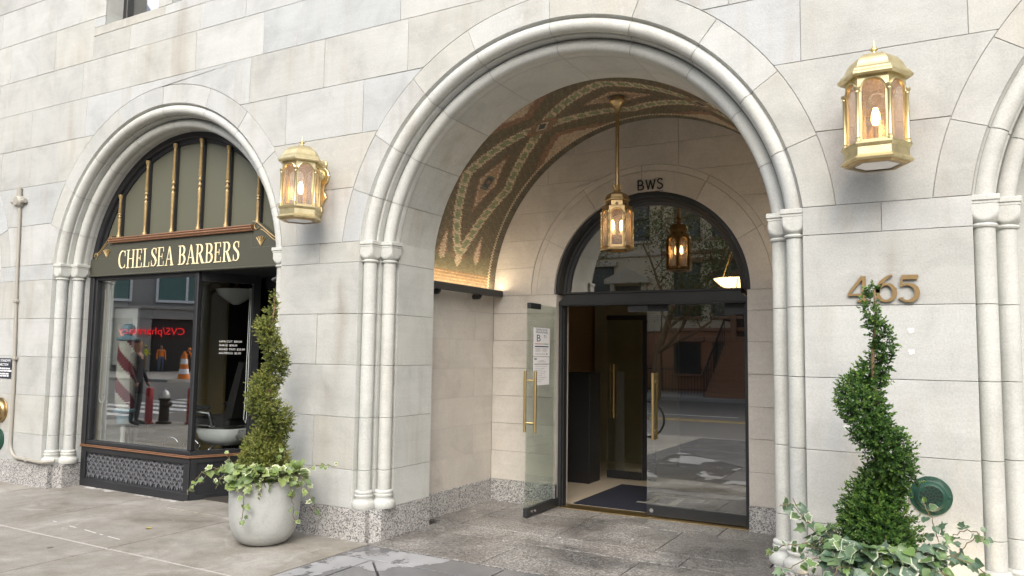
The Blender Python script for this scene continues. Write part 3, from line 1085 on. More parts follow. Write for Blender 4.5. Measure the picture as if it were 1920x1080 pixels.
# upper windows
for wi, (a, b) in enumerate(WX):
    w = thing('upper_window', ('dark framed upper window at the top left edge above the shop arch', 'dark framed upper window right of the one above the shop arch')[wi], 'window', ((a + b) / 2, 0.2, WZ))
    m = MB()
    m.box(a - 0.05, a, 0.02, 0.32, WZ - 0.02, 6.55)
    m.box(b, b + 0.05, 0.02, 0.32, WZ - 0.02, 6.55)
    m.prism([(0.005, WZ), (0.32, WZ + 0.025), (0.32, WZ - 0.05), (0.005, WZ - 0.05)], a, b, 'yz')
    m.build('stone_reveal', M['carved'], w, smooth=False)
    m = MB()
    for u, v, z0, z1 in ((a, a + 0.07, WZ + 0.02, 6.55), (b - 0.07, b, WZ + 0.02, 6.55), (a + 0.07, b - 0.07, WZ + 0.02, WZ + 0.09), (a + 0.07, b - 0.07, 5.80, 5.86)):
        m.cbox(u, v, 0.20, 0.29, z0, z1, 0.006)
    m.build('window_frame', M['black'], w, smooth=False)
    MB().box(a + 0.07, b - 0.07, 0.245, 0.251, WZ + 0.09, 5.80).build('pane', M['shop_glass'], w, smooth=False)
    m = MB().box(a - 0.1, b + 0.1, 0.6, 0.62, 5.0, 6.6)
    m.build('blind', M['cream'], w, smooth=False)

# ------------------------------------------------------------------ entrance passage
passage = thing('entrance_passage', 'warm honed stone passage behind the big arch with mosaic barrel vault', 'passage', (-2.53, 1.4, 0.0))
PX0, PX1, PY0, PY1 = -4.24, -0.82, 0.79, 2.13
VZ, VR = 2.15, 1.71
pm = MB()
CB = [0.225, 0.52, 0.81, 1.095, 1.385, 1.675, 1.96, 2.15]
# side walls
for s, X in ((-1, PX0), (1, PX1)):
    for k in range(len(CB) - 1):
        js = [PY0, 1.30 + 0.25 * (k % 2), PY1] if k % 2 == 0 else [PY0, 1.77, PY1]
        for a, b in zip(js[:-1], js[1:]):
            m = MB()
            d = 0.05 * s
            r = inset(rect(a, b, CB[k], CB[k + 1]), 0.0007)
            m.prism(r, X + random.uniform(-0.0006, 0.0006), X + d, 'yz', 0, 0.0008)
            m.build('wall_stone', M['passage'], passage, smooth=False)
    pm.box(*sorted((X + 0.003 * s, X + 0.06 * s)), PY0, PY1, 0.0, 2.2)
    m = MB()
    m.cbox(*sorted((X - 0.012 * s, X + 0.05 * s)), PY0 + 0.006, PY1, -0.01, 0.225, 0.003)
    m.build('granite_skirting', M['granite'], passage, smooth=False)
# back wall with the door opening
DX0, DX1 = -3.49, -1.57            # door opening in the stone
DR = 0.99
ring = (-2.53, 2.15, 1.255)
for k in range(len(CB) - 1):
    for a, b in ((PX0, DX0), (DX1, PX1)):
        stone(rect(a, b, CB[k], CB[k + 1]), 'wall_stone', 'passage', PY1, 0.05, passage, 0.0006, pm)
for a, b in ((PX0, DX0), (DX1, PX1)):
    m = MB()
    m.cbox(a, b, PY1 - 0.012, PY1 + 0.05, -0.01, 0.225, 0.003)
    m.build('granite_skirting', M['granite'], passage, smooth=False)
zz = [2.15, 2.44, 2.73, 3.02, 3.31, 3.60, 3.90]
for k in range(len(zz) - 1):
    js = [PX0, -2.53, PX1] if k < 4 else [PX0, -3.6 + 0.3 * (k % 2), -2.2, -1.4, PX1]
    for a, b in zip(js[:-1], js[1:]):
        p = cut_rect(a, b, zz[k], zz[k + 1], [ring])
        if p:
            if True:
                stone(p, 'wall_stone', 'passage', PY1, 0.05, passage, 0.0004, pm)
RJ = [180, 152, 122, 92, 60, 28, 0]
for k in range(len(RJ) - 1):
    a0, a1 = rad(RJ[k]), rad(RJ[k + 1])
    f = lambda R, u, v: [(-2.53 + R * math.cos(u + (v - u) * i / 10), 2.15 + R * math.sin(u + (v - u) * i / 10)) for i in range(11)]
    stone(f(1.255, a0, a1) + f(1.19, a1, a0), 'voussoir', 'passage', PY1 + 0.004, 0.05, passage, 0.0004, pm)
    stone(f(1.19, a0, a1) + f(DR, a1, a0), 'voussoir', 'passage', PY1, 0.20, passage, 0.0004, pm)
# reveal of the door opening
for s, X in ((-1, DX0), (1, DX1)):
    m = MB()
    m.box(*sorted((X, X + 0.12 * s)), PY1 + 0.012, PY1 + 0.3, 0.0, 2.15)
    m.build('door_reveal', M['passage'], passage, smooth=False)
pm.build('mortar_bed', M['mortar'], passage, smooth=False)
# stone cornice shelf on the side wall top is plain: the mosaic starts right above it

# mosaic barrel vault: every tile has its own face and gap
YC = 1.37


def tile_colour(u, y):
    L = PI * VR
    uu_ = min(u, L - u)
    brown = (0.14, 0.115, 0.08)
    olive = (0.17, 0.155, 0.095)
    tan = (0.49, 0.40, 0.29)
    cream = (0.53, 0.45, 0.32)
    green = (0.24, 0.28, 0.16)
    rust = (0.27, 0.16, 0.105)
    navy = (0.05, 0.065, 0.075)
    dy = y - YC
    if y > 1.985:                                  # border along the back wall
        if y < 2.006:
            return cream
        c = (u % 0.16) - 0.08
        e = y - 2.07
        return (0.12, 0.13, 0.10) if abs(c) + abs(e) < 0.045 else ((0.095, 0.085, 0.07) if abs(c) > 0.07 else brown)
    if y < 0.835:
        return (0.11, 0.085, 0.055)
    if uu_ < 0.20:
        g = int(u / 0.0155) % 2
        return (0.30, 0.20, 0.11) if g else (0.19, 0.135, 0.075)
    v0, v1 = 0.37, 1.905
    mid2 = L / 2
    if uu_ < v1:
        t = (uu_ - v0) / (v1 - v0)
    else:
        t = (uu_ - v1) / (2 * (mid2 - v1))
    # tear drops beside the foot of the lattice
    for c in (-0.29, 0.33):
        du, dv = uu_ - 0.40, dy - c
        w = 0.075 * (1.0 if du < 0 else max(0.0, 1 - du / 0.20))
        if -0.10 < du < 0.2 and abs(dv) < w * (1 if du >= 0 else math.sqrt(max(0.0, 1 - (du / 0.10) ** 2))):
            return tan if abs(dv) < w * 0.62 else rust
    if t < 0:
        return olive if abs(dy) + (v0 - uu_) * 1.2 > 0.14 else (cream if abs(dy) < 0.05 else rust)
    tri = 1.0 - abs(2 * t - 1.0)
    amp = 0.385 * (tri ** 0.82)
    d = abs(abs(dy) - amp)
    near = min(abs(uu_ - v1), 9)
    if near < 0.15 and abs(dy) < 0.15 - near * 0.6:          # knot where the bands cross
        q = near + abs(dy)
        return navy if q < 0.055 else (tan if q < 0.085 else (olive if q < 0.12 else rust))
    if d < 0.085:
        if d < 0.045:
            blk = (uu_ * 1.15 + (0.04 if dy > 0 else 0.0)) % 0.135
            return green if blk < 0.10 and d < 0.04 else cream
        if d < 0.068:
            return cream if (int(uu_ / 0.031) % 2 or d < 0.055) else tan
        return rust if int(uu_ / 0.0155) % 3 else brown
    if abs(dy) < amp:                               # inside a lozenge
        uc = (v0 + v1) / 2 if uu_ < v1 else mid2
        hu, hv = (0.335, 0.165) if uu_ < v1 else (0.36, 0.17)
        q = abs(uu_ - uc) / hu + abs(dy) / hv
        if q < 1.0:
            k = max(abs(uu_ - uc) / 1.25, abs(dy))
            if k < 0.022:
                return rust
            if k < 0.062:
                return navy if k < 0.045 else (0.12, 0.14, 0.12)
            return (0.36, 0.25, 0.16) if q < 0.72 else (tan if q < 0.86 else rust)
        return brown if q < 1.5 or int(u / 0.0155) % 4 else olive
    # outside the lozenges: tan half drops with dark edge
    q = abs(uu_ - v1) / 0.42 + (0.56 - abs(dy)) / 0.30
    if q < 1.0:
        return tan if q < 0.66 else rust
    return olive if int(u / 0.0155 + y / 0.032) % 5 == 0 else (0.14, 0.118, 0.08)


def vault():
    tu, ty, gap = 0.0155, 0.0315, 0.0022
    L = PI * VR
    nu, ny = int(L / tu), int((PY1 - PY0) / ty) + 1
    V, F, C = [], [], []
    for i in range(nu):
        u0, u1 = i * tu + gap / 2, (i + 1) * tu - gap / 2
        off = ty / 2 if i % 2 else 0.0
        for j in range(ny + 1):
            y0, y1 = PY0 + j * ty - off + gap / 2, PY0 + (j + 1) * ty - off - gap / 2
            y0, y1 = max(y0, PY0), min(y1, PY1)
            if y1 - y0 < 0.006:
                continue
            c = tile_colour((u0 + u1) / 2, (y0 + y1) / 2)
            k = random.uniform(0.80, 1.18)
            h = random.uniform(-0.05, 0.05)
            c = (min(1, c[0] * k * (1 + h)), min(1, c[1] * k), min(1, c[2] * k * (1 - h)))
            tl = random.uniform(-0.0004, 0.0004)
            b = len(V)
            for R in (VR - 0.0032 + tl, VR + 0.001):
                for (u, y) in ((u0, y0), (u1, y0), (u1, y1), (u0, y1)):
                    th = PI - u / VR
                    V.append((-2.53 + R * math.cos(th), y, VZ + R * math.sin(th)))
            F += [(b, b + 1, b + 2, b + 3), (b, b + 4, b + 5, b + 1), (b + 1, b + 5, b + 6, b + 2), (b + 2, b + 6, b + 7, b + 3), (b + 3, b + 7, b + 4, b)]
            C += [c] * 5
    me = bpy.data.meshes.new('mosaic_tiles')
    me.from_pydata(V, [], F)
    me.materials.append(M['mosaic'])
    at = me.color_attributes.new('tile', 'FLOAT_COLOR', 'CORNER')
    buf = []
    for c in C:
        buf += [c[0], c[1], c[2], 1.0] * 4
    at.data.foreach_set('color', buf)
    me.update()
    o = attach(bpy.data.objects.new('mosaic_tiles', me), passage)
    o['kind'] = 'stuff'
    m = MB()
    rings = []
    for i in range(97):
        th = PI - PI * i / 96
        rings.append([(-2.53 + r * math.cos(th), y, VZ + r * math.sin(th)) for r, y in ((VR, PY0 - 0.02), (VR, PY1 + 0.03), (VR + 0.1, PY1 + 0.03), (VR + 0.1, PY0 - 0.02))])
    m.loft(rings, True, True)
    m.build('vault_shell', M['grout'], passage)


vault()
# stone between the front arch soffit and the vault (faces the street, just behind the soffit)
m = MB()
pts0 = [(-2.53 + rad_of(H2) * math.cos(PI - PI * i / 60), 0.794, ZC + rad_of(H2) * math.sin(PI - PI * i / 60)) for i in range(61)]
pts1 = [(-2.53 + 1.95 * math.cos(PI - PI * i / 60), 0.794, VZ + 1.95 * math.sin(PI - PI * i / 60)) for i in range(61)]
m.loft([pts0, pts1], False, False, 0, False)
m.build('arch_back', M['carved'], passage, smooth=False)

# unseen light-blocking box added behind the front: roof, back and sides shut out sky
m = MB()
m.box(XL, XR, 0.02, 12.0, 7.0, 7.2)
m.box(XL, XR, 11.8, 12.0, 0.0, 7.0)
m.box(XL - 0.2, XL, 0.0, 12.0, -0.2, 7.2)
m.box(XR, XR + 0.2, 0.0, 12.0, -0.2, 7.2)
m.box(XL, XR, 2.45, 11.9, -0.3, -0.02)
m.build('light_block_box', M['mortar'], facade, smooth=False)

# ------------------------------------------------------------------ letter shapes (drawn with strokes)
def ribbon(path, widths):
    """variable width stroke -> outline polygon quads"""
    P = [Vector(p) for p in path]
    n = len(P)
    L, Rr = [], []
    for i in range(n):
        t = (P[min(i + 1, n - 1)] - P[max(i - 1, 0)])
        if t.length < 1e-9:
            t = Vector((1, 0))
        t.normalize()
        nn = Vector((-t.y, t.x))
        w = widths[i] if isinstance(widths, (list, tuple)) else widths
        L.append(P[i] + nn * w / 2)
        Rr.append(P[i] - nn * w / 2)
    return L, Rr


class Glyphs:
    """letters on a plane: origin o, right vector r, up vector u, outward normal n"""

    def __init__(self, o, r, u, n):
        self.o, self.r, self.u, self.nn = Vector(o), Vector(r).normalized(), Vector(u).normalized(), Vector(n).normalized()

    def begin(self):
        self.m = MB()
        self.k = 0

    def P(self, p, d):
        return tuple(self.o + self.r * p[0] + self.u * p[1] + self.nn * d)

    def poly(self, pts, th):
        t = th + self.k * th * 0.02
        self.k += 1
        self.m.loft([[self.P(p, 0.0) for p in pts], [self.P(p, t) for p in pts]])

    def stroke(self, path, widths, th):
        L, Rr = ribbon(path, widths)
        t = th + self.k * th * 0.02
        self.k += 1
        rings = [[self.P(a, 0), self.P(b, 0), self.P(b, t), self.P(a, t)] for a, b in zip(L, Rr)]
        self.m.loft(rings)

    def end(self, name, mat, parent):
        return self.m.build(name, mat, parent, smooth=False)


def ell(cx, cy_, rx, ry, a0, a1, n=18):
    return [(cx + rx * math.cos(rad(a0 + (a1 - a0) * i / n)), cy_ + ry * math.sin(rad(a0 + (a1 - a0) * i / n))) for i in range(n + 1)]


def serif_glyph(G, ch, x, s, sx, th):
    """capital roman letter at x, height s, width factor sx. returns advance"""
    T, H = 0.128, 0.042         # thick / thin in em of cap height

    def R(x0, x1, y0, y1):
        G.poly([(x + x0 * sx * s, y0 * s), (x + x1 * sx * s, y0 * s), (x + x1 * sx * s, y1 * s), (x + x0 * sx * s, y1 * s)], th)

    def St(path, w):
        G.stroke([(x + p[0] * sx * s, p[1] * s) for p in path], [q * s for q in w] if isinstance(w, (list, tuple)) else w * s, th)

    def serif(xc, y0, w=0.34):
        R(xc - w / 2, xc + w / 2, y0, y0 + H)

    def stem(xc):
        R(xc - T / 2, xc + T / 2, H, 1 - H)
        serif(xc, 0.0)
        serif(xc, 1 - H)
    if ch == 'C':
        n = 26
        path = ell(0.43, 0.5, 0.36, 0.47, 48, 312, n)
        St(path, [H + (T - H) * max(0.0, -math.cos(rad(48 + 264 * i / n))) ** 0.8 for i in range(n + 1)])
        R(0.655, 0.705, 0.66, 0.97)
        R(0.66, 0.70, 0.03, 0.22)
        return 0.84
    if ch == 'H':
        stem(0.17)
        stem(0.70)
        R(0.24, 0.63, 0.49, 0.49 + H)
        return 0.95
    if ch in 'EL':
        stem(0.17)
        R(0.2, 0.64, 0.0, H)
        R(0.60, 0.645, H, 0.26)
        if ch == 'E':
            R(0.2, 0.60, 1 - H, 1.0)
            R(0.56, 0.605, 0.76, 1 - H)
            R(0.24, 0.48, 0.49, 0.49 + H)
            R(0.455, 0.495, 0.38, 0.66)
        return 0.76
    if ch == 'S':
        pts = [(0.52, 0.78), (0.50, 0.90), (0.38, 0.97), (0.24, 0.955), (0.13, 0.87), (0.12, 0.75), (0.19, 0.64), (0.33, 0.54), (0.46, 0.44), (0.53, 0.32), (0.52, 0.17), (0.42, 0.06), (0.28, 0.03), (0.15, 0.08), (0.10, 0.22)]
        w = [H, H, H, 0.06, 0.09, 0.115, 0.14, T, T, 0.14, 0.10, 0.06, H, H, H]
        St(pts, w)
        R(0.50, 0.545, 0.68, 0.985)
        R(0.075, 0.12, 0.015, 0.33)
        return 0.66
    if ch == 'A':
        St([(0.13, 0.03), (0.39, 0.99)], H * 1.15)
        G.poly([(x + q[0] * sx * s, q[1] * s) for q in ((0.35, 1.0), (0.45, 1.0), (0.78, 0.03), (0.60, 0.03))], th)
        R(0.21, 0.58, 0.32, 0.32 + H)
        serif(0.12, 0.0, 0.26)
        serif(0.68, 0.0, 0.34)
        return 0.84
    if ch in 'BR':
        stem(0.17)
        n = 16
        St([(0.22, 0.977)] + ell(0.32, 0.745, 0.26, 0.232, 90, -90, n) + [(0.22, 0.513)], [H] + [H + (T - H) * max(0.0, math.cos(rad(90 - 180 * i / n))) for i in range(n + 1)] + [H])
        if ch == 'B':
            St([(0.22, 0.509)] + ell(0.34, 0.268, 0.29, 0.243, 90, -90, n) + [(0.22, 0.0235)], [H] + [H + (T - H) * max(0.0, math.cos(rad(90 - 180 * i / n))) for i in range(n + 1)] + [H])
            return 0.78
        G.poly([(x + q[0] * sx * s, q[1] * s) for q in ((0.30, 0.51), (0.46, 0.51), (0.76, 0.04), (0.57, 0.0))], th)
        R(0.58, 0.82, 0.0, H)
        return 0.86
    return 0.42


def font_mesh(txt, size, o, r, u, n, depth=0.0006, align='LEFT', spacing=1.0, wide=1.0):
    """small sans lettering from the built-in font, as mesh on a plane"""
    cu = bpy.data.curves.new('lettering', 'FONT')
    cu.body = txt
    cu.size = size
    cu.align_x = align
    cu.space_line = spacing
    cu.resolution_u = 2
    cu.extrude = depth
    ob = bpy.data.objects.new('lettering_tmp', cu)
    me = bpy.data.meshes.new_from_object(ob)
    bpy.data.objects.remove(ob)
    r, u, n = Vector(r).normalized() * wide, Vector(u).normalized(), Vector(n).normalized()
    me.transform(Matrix(((r.x, u.x, n.x, o[0]), (r.y, u.y, n.y, o[1]), (r.z, u.z, n.z, o[2]), (0, 0, 0, 1))))
    return me


def lettering(name, mat, parent, *a, **k):
    me = font_mesh(*a, **k)
    me.materials.clear()
    me.materials.append(mat)
    return attach(bpy.data.objects.new(name, me), parent)


# ------------------------------------------------------------------ barber shop front in the left arch
SX = XC[1]
SY = 0.33
shop = thing('barber_shopfront', 'dark painted barber shopfront with arched olive fanlight and angled glazed entrance', 'shopfront', (SX, SY, 0.0))
LX, CXx, RXx = SX - H2, -6.72, SX + H2
A2 = Vector((-6.71, 0.335))
B2 = Vector((-6.43, 0.955))
D2 = (B2 - A2).normalized()
N2 = Vector((D2.y, -D2.x))          # outward (towards the doorway)


def along(t, off=0.0):
    p = A2 + D2 * t + N2 * off
    return (p.x, p.y)


# bulkhead with cast iron vent
m = MB()
m.box(LX + 0.002, CXx, SY + 0.045, SY + 0.12, -0.01, 0.45)
for u, v, z0, z1 in ((LX + 0.002, CXx + 0.012, 0.0, 0.085), (LX + 0.002, CXx + 0.012, 0.375, 0.432), (LX + 0.002, LX + 0.085, 0.085, 0.375), (CXx - 0.075, CXx + 0.012, 0.085, 0.375)):
    m.cbox(u, v, SY - 0.012, SY + 0.05, z0, z1, 0.005)
m.cbox(LX + 0.075, CXx - 0.065, SY - 0.004, SY + 0.03, 0.077, 0.095, 0.003)
m.cbox(LX + 0.075, CXx - 0.065, SY - 0.004, SY + 0.03, 0.366, 0.384, 0.003)
m.build('bulkhead', M['shopblack'], shop, smooth=False)
# pierced vent: overlapping scale arcs with a stem, bars of real depth
vent = MB()
vx0, vx1, vz0, vz1 = LX + 0.088, CXx - 0.078, 0.097, 0.364
vent.box(vx0, vx1, SY + 0.034, SY + 0.04, vz0, vz1)
cw, ch_ = 0.083, 0.0405


def bar(m, p, q, w, y0, y1):
    d = Vector((q[0] - p[0], q[1] - p[1]))
    if d.length < 1e-6:
        return
    d.normalize()
    nn = Vector((-d.y, d.x)) * w / 2
    pts = [(p[0] + nn.x, p[1] + nn.y), (q[0] + nn.x, q[1] + nn.y), (q[0] - nn.x, q[1] - nn.y), (p[0] - nn.x, p[1] - nn.y)]
    m.prism(pts, y0, y1, 'xz')


grid = MB()
row = 0
z = vz0 - ch_ * 0.5
while z < vz1:
    x = vx0 - (cw / 2 if row % 2 else 0.0)
    while x < vx1 + cw:
        pts = [(x + cw * 0.50 * math.cos(rad(a)), z + 0.068 * math.sin(rad(a))) for a in (0, 22, 45, 67, 90, 113, 135, 158, 180)]
        jy = 0.0006 * ((row + int(x * 40)) % 3)
        for p, q in zip(pts[:-1], pts[1:]):
            p = (min(max(p[0], vx0), vx1), min(max(p[1], vz0), vz1))
            q = (min(max(q[0], vx0), vx1), min(max(q[1], vz0), vz1))
            bar(grid, p, q, 0.0105, SY + 0.012 + jy, SY + 0.026)
        if vx0 < x < vx1:
            bar(grid, (x, max(vz0, z)), (x, min(vz1, z + 0.066)), 0.0075, SY + 0.0145 + jy, SY + 0.026)
        x += cw
    z += ch_
    row += 1
gr = grid.build('vent_grille', M['vent_iron'], shop, smooth=False)
gr['kind'] = 'stuff'
vent.build('vent_back', M['iron'], shop, smooth=False)
# angled bulkhead of the return
m = MB()
q = [along(0.0, 0.0), along(0.66, 0.0), along(0.66, -0.06), along(0.0, -0.06)]
m.prism(q, -0.01, 0.43, 'xy')
for t0, t1, z0, z1 in ((0.0, 0.66, 0.0, 0.07), (0.0, 0.66, 0.385, 0.43), (0.0, 0.06, 0.07, 0.385), (0.60, 0.66, 0.07, 0.385)):
    m.prism([along(t0, 0.0), along(t1, 0.0), along(t1, 0.014), along(t0, 0.014)], z0, z1, 'xy')
m.build('return_bulkhead', M['shopblack'], shop, smooth=False)
# copper nosing on the sill
m = MB()
for dz, r, dy in ((0.442, 0.0075, -0.026), (0.456, 0.006, -0.020)):
    m.tube([(LX + 0.002, SY + dy, dz), (CXx + 0.018, SY + dy, dz), (*along(0.30, -dy - 0.004), dz), (*along(0.66, -dy - 0.004), dz)], r, 8)
m.build('copper_nosing', M['copper'], shop)
m = MB()
m.box(LX + 0.002, CXx + 0.012, SY - 0.02, SY + 0.12, 0.432, 0.462)
m.prism([along(0.0, 0.018), along(0.66, 0.018), along(0.66, -0.08), along(-0.03, -0.08)], 0.4325, 0.4615, 'xy')
m.cbox(LX + 0.002, CXx + 0.010, SY - 0.006, SY + 0.08, 0.462, 0.505, 0.006)
m.prism([along(0.0, 0.010), along(0.66, 0.010), along(0.66, -0.06), along(0.0, -0.06)], 0.462, 0.5045, 'xy')
m.build('sill', M['shopblack'], shop, smooth=False)
# frames
m = MB()
m.cbox(LX + 0.002, LX + 0.075, SY - 0.025, SY + 0.10, 0.463, 2.335, 0.008)
m.cbox(LX + 0.075, LX + 0.110, SY - 0.005, SY + 0.08, 0.505, 2.31, 0.006)
m.cbox(LX + 0.075, CXx - 0.02, SY - 0.004, SY + 0.08, 2.295, 2.34, 0.006)
m.build('window_frame', M['shopblack'], shop, smooth=False)
m = MB()
m.cbox(CXx - 0.040, CXx + 0.016, SY - 0.012, SY + 0.05, 0.505, 2.335, 0.010)
m.build('corner_post', M['shopblack'], shop, smooth=False)
MB().box(LX + 0.110, CXx - 0.040, SY + 0.03, SY + 0.036, 0.505, 2.295).build('window_pane', M['shop_glass'], shop, smooth=False)
m = MB()
m.prism([along(0.045, -0.02), along(0.565, -0.02), along(0.565, -0.026), along(0.045, -0.026)], 0.505, 2.24, 'xy')
m.build('return_pane', M['return_glass'], shop, smooth=False)
m = MB()
m.prism([along(0.565, 0.012), along(0.64, 0.012), along(0.64, -0.06), along(0.565, -0.06)], 0.4625, 2.335, 'xy')
m.prism([along(0.03, 0.004), along(0.565, 0.004), along(0.565, -0.05), along(0.03, -0.05)], 2.24, 2.335, 'xy')
m.build('return_frame', M['shopblack'], shop, smooth=False)
# recessed shop door and its dark lobby
DY = 0.98
door = MB()
dx0, dx1 = -6.40, RXx - 0.03
for u, v, z0, z1 in ((dx0, dx0 + 0.10, 0.02, 2.2), (dx1 - 0.10, dx1, 0.02, 2.2), (dx0 + 0.10, dx1 - 0.10, 0.02, 0.28), (dx0 + 0.10, dx1 - 0.10, 2.08, 2.2)):
    door.cbox(u, v, DY, DY + 0.045, z0, z1, 0.005)
dr = door.build('shop_door', M['shopblack'], shop, smooth=False)
MB().box(dx0 + 0.10, dx1 - 0.10, DY + 0.02, DY + 0.025, 0.28, 2.08).build('pane', M['shop_glass'], dr, smooth=False)
hm = MB()
hm.tube([(dx1 - 0.06, DY - 0.03, 0.95), (dx1 - 0.06, DY - 0.05, 1.0), (dx1 - 0.06, DY - 0.05, 1.2), (dx1 - 0.06, DY - 0.03, 1.25)], 0.01, 8)
hm.build('handle', M['brass_old'], dr)
m = MB()
m.box(-6.75, RXx + 0.02, 0.345, 1.1, 2.335, 2.40)          # doorway ceiling
m.box(dx0 - 0.03, RXx + 0.01, DY - 0.01, DY + 0.06, 2.2, 2.335)
m.box(RXx - 0.03, RXx - 0.002, 0.46, 1.1, 0.0, 2.335)
m.build('doorway_lining', M['shopblack'], shop, smooth=False)
# small camera under the sign at the right
m = MB()
m.tube([(RXx - 0.005, 0.40, 2.285), (RXx - 0.06, 0.36, 2.27), (RXx - 0.12, 0.32, 2.235)], 0.009, 8)
m.tube([(RXx - 0.09, 0.335, 2.25), (RXx - 0.175, 0.285, 2.205)], 0.024, 12)
m.tube([(RXx - 0.170, 0.288, 2.208), (RXx - 0.182, 0.281, 2.201)], 0.018, 12)
props(m.build('security_camera', M['iron']), 'small dark bullet camera under the right end of the shop sign', 'camera')

# sign board
sign = thing('shop_sign', 'dark olive CHELSEA BARBERS sign board with gold letters and copper rail', 'sign', (SX, SY, 2.34))
m = MB()
m.prism([(LX + 0.002, 2.345), (RXx - 0.002, 2.345), (RXx - 0.002, 2.54), (-5.93, 2.54), (-5.93, 2.705), (-8.135, 2.705), (-8.135, 2.54), (LX + 0.002, 2.54)], SY - 0.032, SY + 0.06, 'xz', 0, 0.004)
m.cbox(LX + 0.002, RXx - 0.002, SY - 0.045, SY + 0.05, 2.338, 2.356, 0.005)
m.build('board', M['board'], sign, smooth=False)
m = MB()
for dz, r, dy in ((2.712, 0.011, -0.050), (2.732, 0.013, -0.058), (2.754, 0.010, -0.064)):
    m.tube([(-8.165, SY + dy, dz), (-5.90, SY + dy, dz)], r, 8)
m.box(-8.16, -5.905, SY - 0.05, SY + 0.03, 2.705, 2.764)
m.build('rail', M['copper'], sign)
G = Glyphs((-8.005, SY - 0.0355, 2.413), (1, 0, 0), (0, 0, 1), (0, -1, 0))
txt = 'CHELSEA BARBERS'
cap = 0.203
adv = {'C': 0.84, 'H': 0.95, 'E': 0.76, 'L': 0.76, 'S': 0.66, 'A': 0.84, 'B': 0.78, 'R': 0.86, ' ': 0.42}
tot = sum(adv[c] for c in txt)
sxf = 1.93 / (tot * cap)
xx = 0.0
for chx in txt:
    if chx != ' ':
        G.begin()
        serif_glyph(G, chx, xx, cap, sxf, 0.0025)
        G.end('letter', M['gold_leaf'], sign)
    xx += adv[chx] * cap * sxf


def scroll(x0, x1, zb, hgt, name):
    """carved S scroll bracket, tall end at x0"""
    s = MB()
    dx = x1 - x0
    pts = [(x0, zb), (x0, zb + hgt * 0.95)]
    for i in range(9):
        t = i / 8
        pts.append((x0 + dx * (0.16 + 0.84 * t), zb + hgt * (0.95 - 0.78 * (3 * t * t - 2 * t ** 3) ** 0.8)))
    pts.append((x1, zb))
    s.prism(pts, SY - 0.028, SY + 0.02, 'xz')
    b = s.build('scroll', M['board'], sign, smooth=False)
    g = MB()
    cv = []
    for i in range(20):
        a = rad(40 + 300 * i / 19)
        cv.append((x0 + dx * 0.15 + 0.033 * math.cos(a), SY - 0.032, zb + hgt * 0.80 + 0.033 * math.sin(a)))
    g.tube(cv, 0.0055, 6)
    cv = [(x0 + dx * (0.02 + 0.98 * i / 12), SY - 0.032, zb + hgt * (1.0 - 0.80 * (3 * (i / 12) ** 2 - 2 * (i / 12) ** 3) ** 0.8)) for i in range(13)]
    g.tube(cv, 0.006, 6)
    cv = [(x0 + dx * (0.28 + 0.60 * i / 10), SY - 0.032, zb + hgt * (0.66 - 0.52 * (3 * (i / 10) ** 2 - 2 * (i / 10) ** 3) ** 0.8)) for i in range(11)]
    g.tube(cv, 0.005, 6)
    cv = [(x1 - dx * 0.07 + 0.03 * math.cos(rad(200 - 300 * i / 16)), SY - 0.032, zb + 0.036 + 0.03 * math.sin(rad(200 - 300 * i / 16))) for i in range(17)]
    g.tube(cv, 0.0055, 6)
    for k in range(5):      # leaf fan
        a = rad(60 + 15 * k)
        L = hgt * 0.42
        bx = x0 + dx * 0.30
        g.tube([(bx, SY - 0.031, zb + 0.012), (bx + math.copysign(1, dx) * 0.4 * L * math.cos(a) * 0.9 - 0.02 * (k - 2) * math.copysign(1, dx), SY - 0.033, zb + 0.012 + L * math.sin(a) * 0.85)], 0.006, 6)
    g.build('gilt_line', M['gilt'], b)


scroll(-8.137, -8.45, 2.541, 0.26, 'scroll')
scroll(-5.928, -5.49, 2.541, 0.26, 'scroll')

# fanlight: dark arched frame, olive panels, turned gilt posts
FR = rad_of(H2)
m = MB()
pr = [(FR - 0.002, SY - 0.02), (FR - 0.055, SY - 0.02), (FR - 0.062, SY - 0.012), (FR - 0.065, SY + 0.02), (FR - 0.105, SY + 0.03), (FR - 0.105, SY + 0.07), (FR - 0.002, SY + 0.07)]
rings = []
a0 = math.asin((2.54 - ZC) / FR)
for i in range(57):
    a = (PI - a0 + 0.0) + (2 * a0 - PI) * i / 56
    rings.append([(SX + r * math.cos(a), y, ZC + r * math.sin(a)) for r, y in pr])
m.loft(rings)
m.build('fanlight_frame', M['shopblack'], shop, angle=40)
posts = [-8.086, -7.635, -7.188, -6.765, -6.346, -5.896]
edges = [SX - FR + 0.07] + posts + [SX + FR - 0.07]
for a, b in zip(edges[:-1], edges[1:]):
    top = [(a + (b - a) * i / 8, ZC + math.sqrt(max(0.0, (FR - 0.09) ** 2 - (a + (b - a) * i / 8 - SX) ** 2))) for i in range(9)]
    top = [(x, max(z, 2.56)) for x, z in top]
    pts = [(a + 0.004, 2.53), (b - 0.004, 2.53)] + [(min(max(x, a + 0.004), b - 0.004), z) for x, z in reversed(top)]
    MB().prism(pts, SY + 0.045, SY + 0.06, 'xz').build('fanlight_panel', M['olive'], shop, smooth=False)
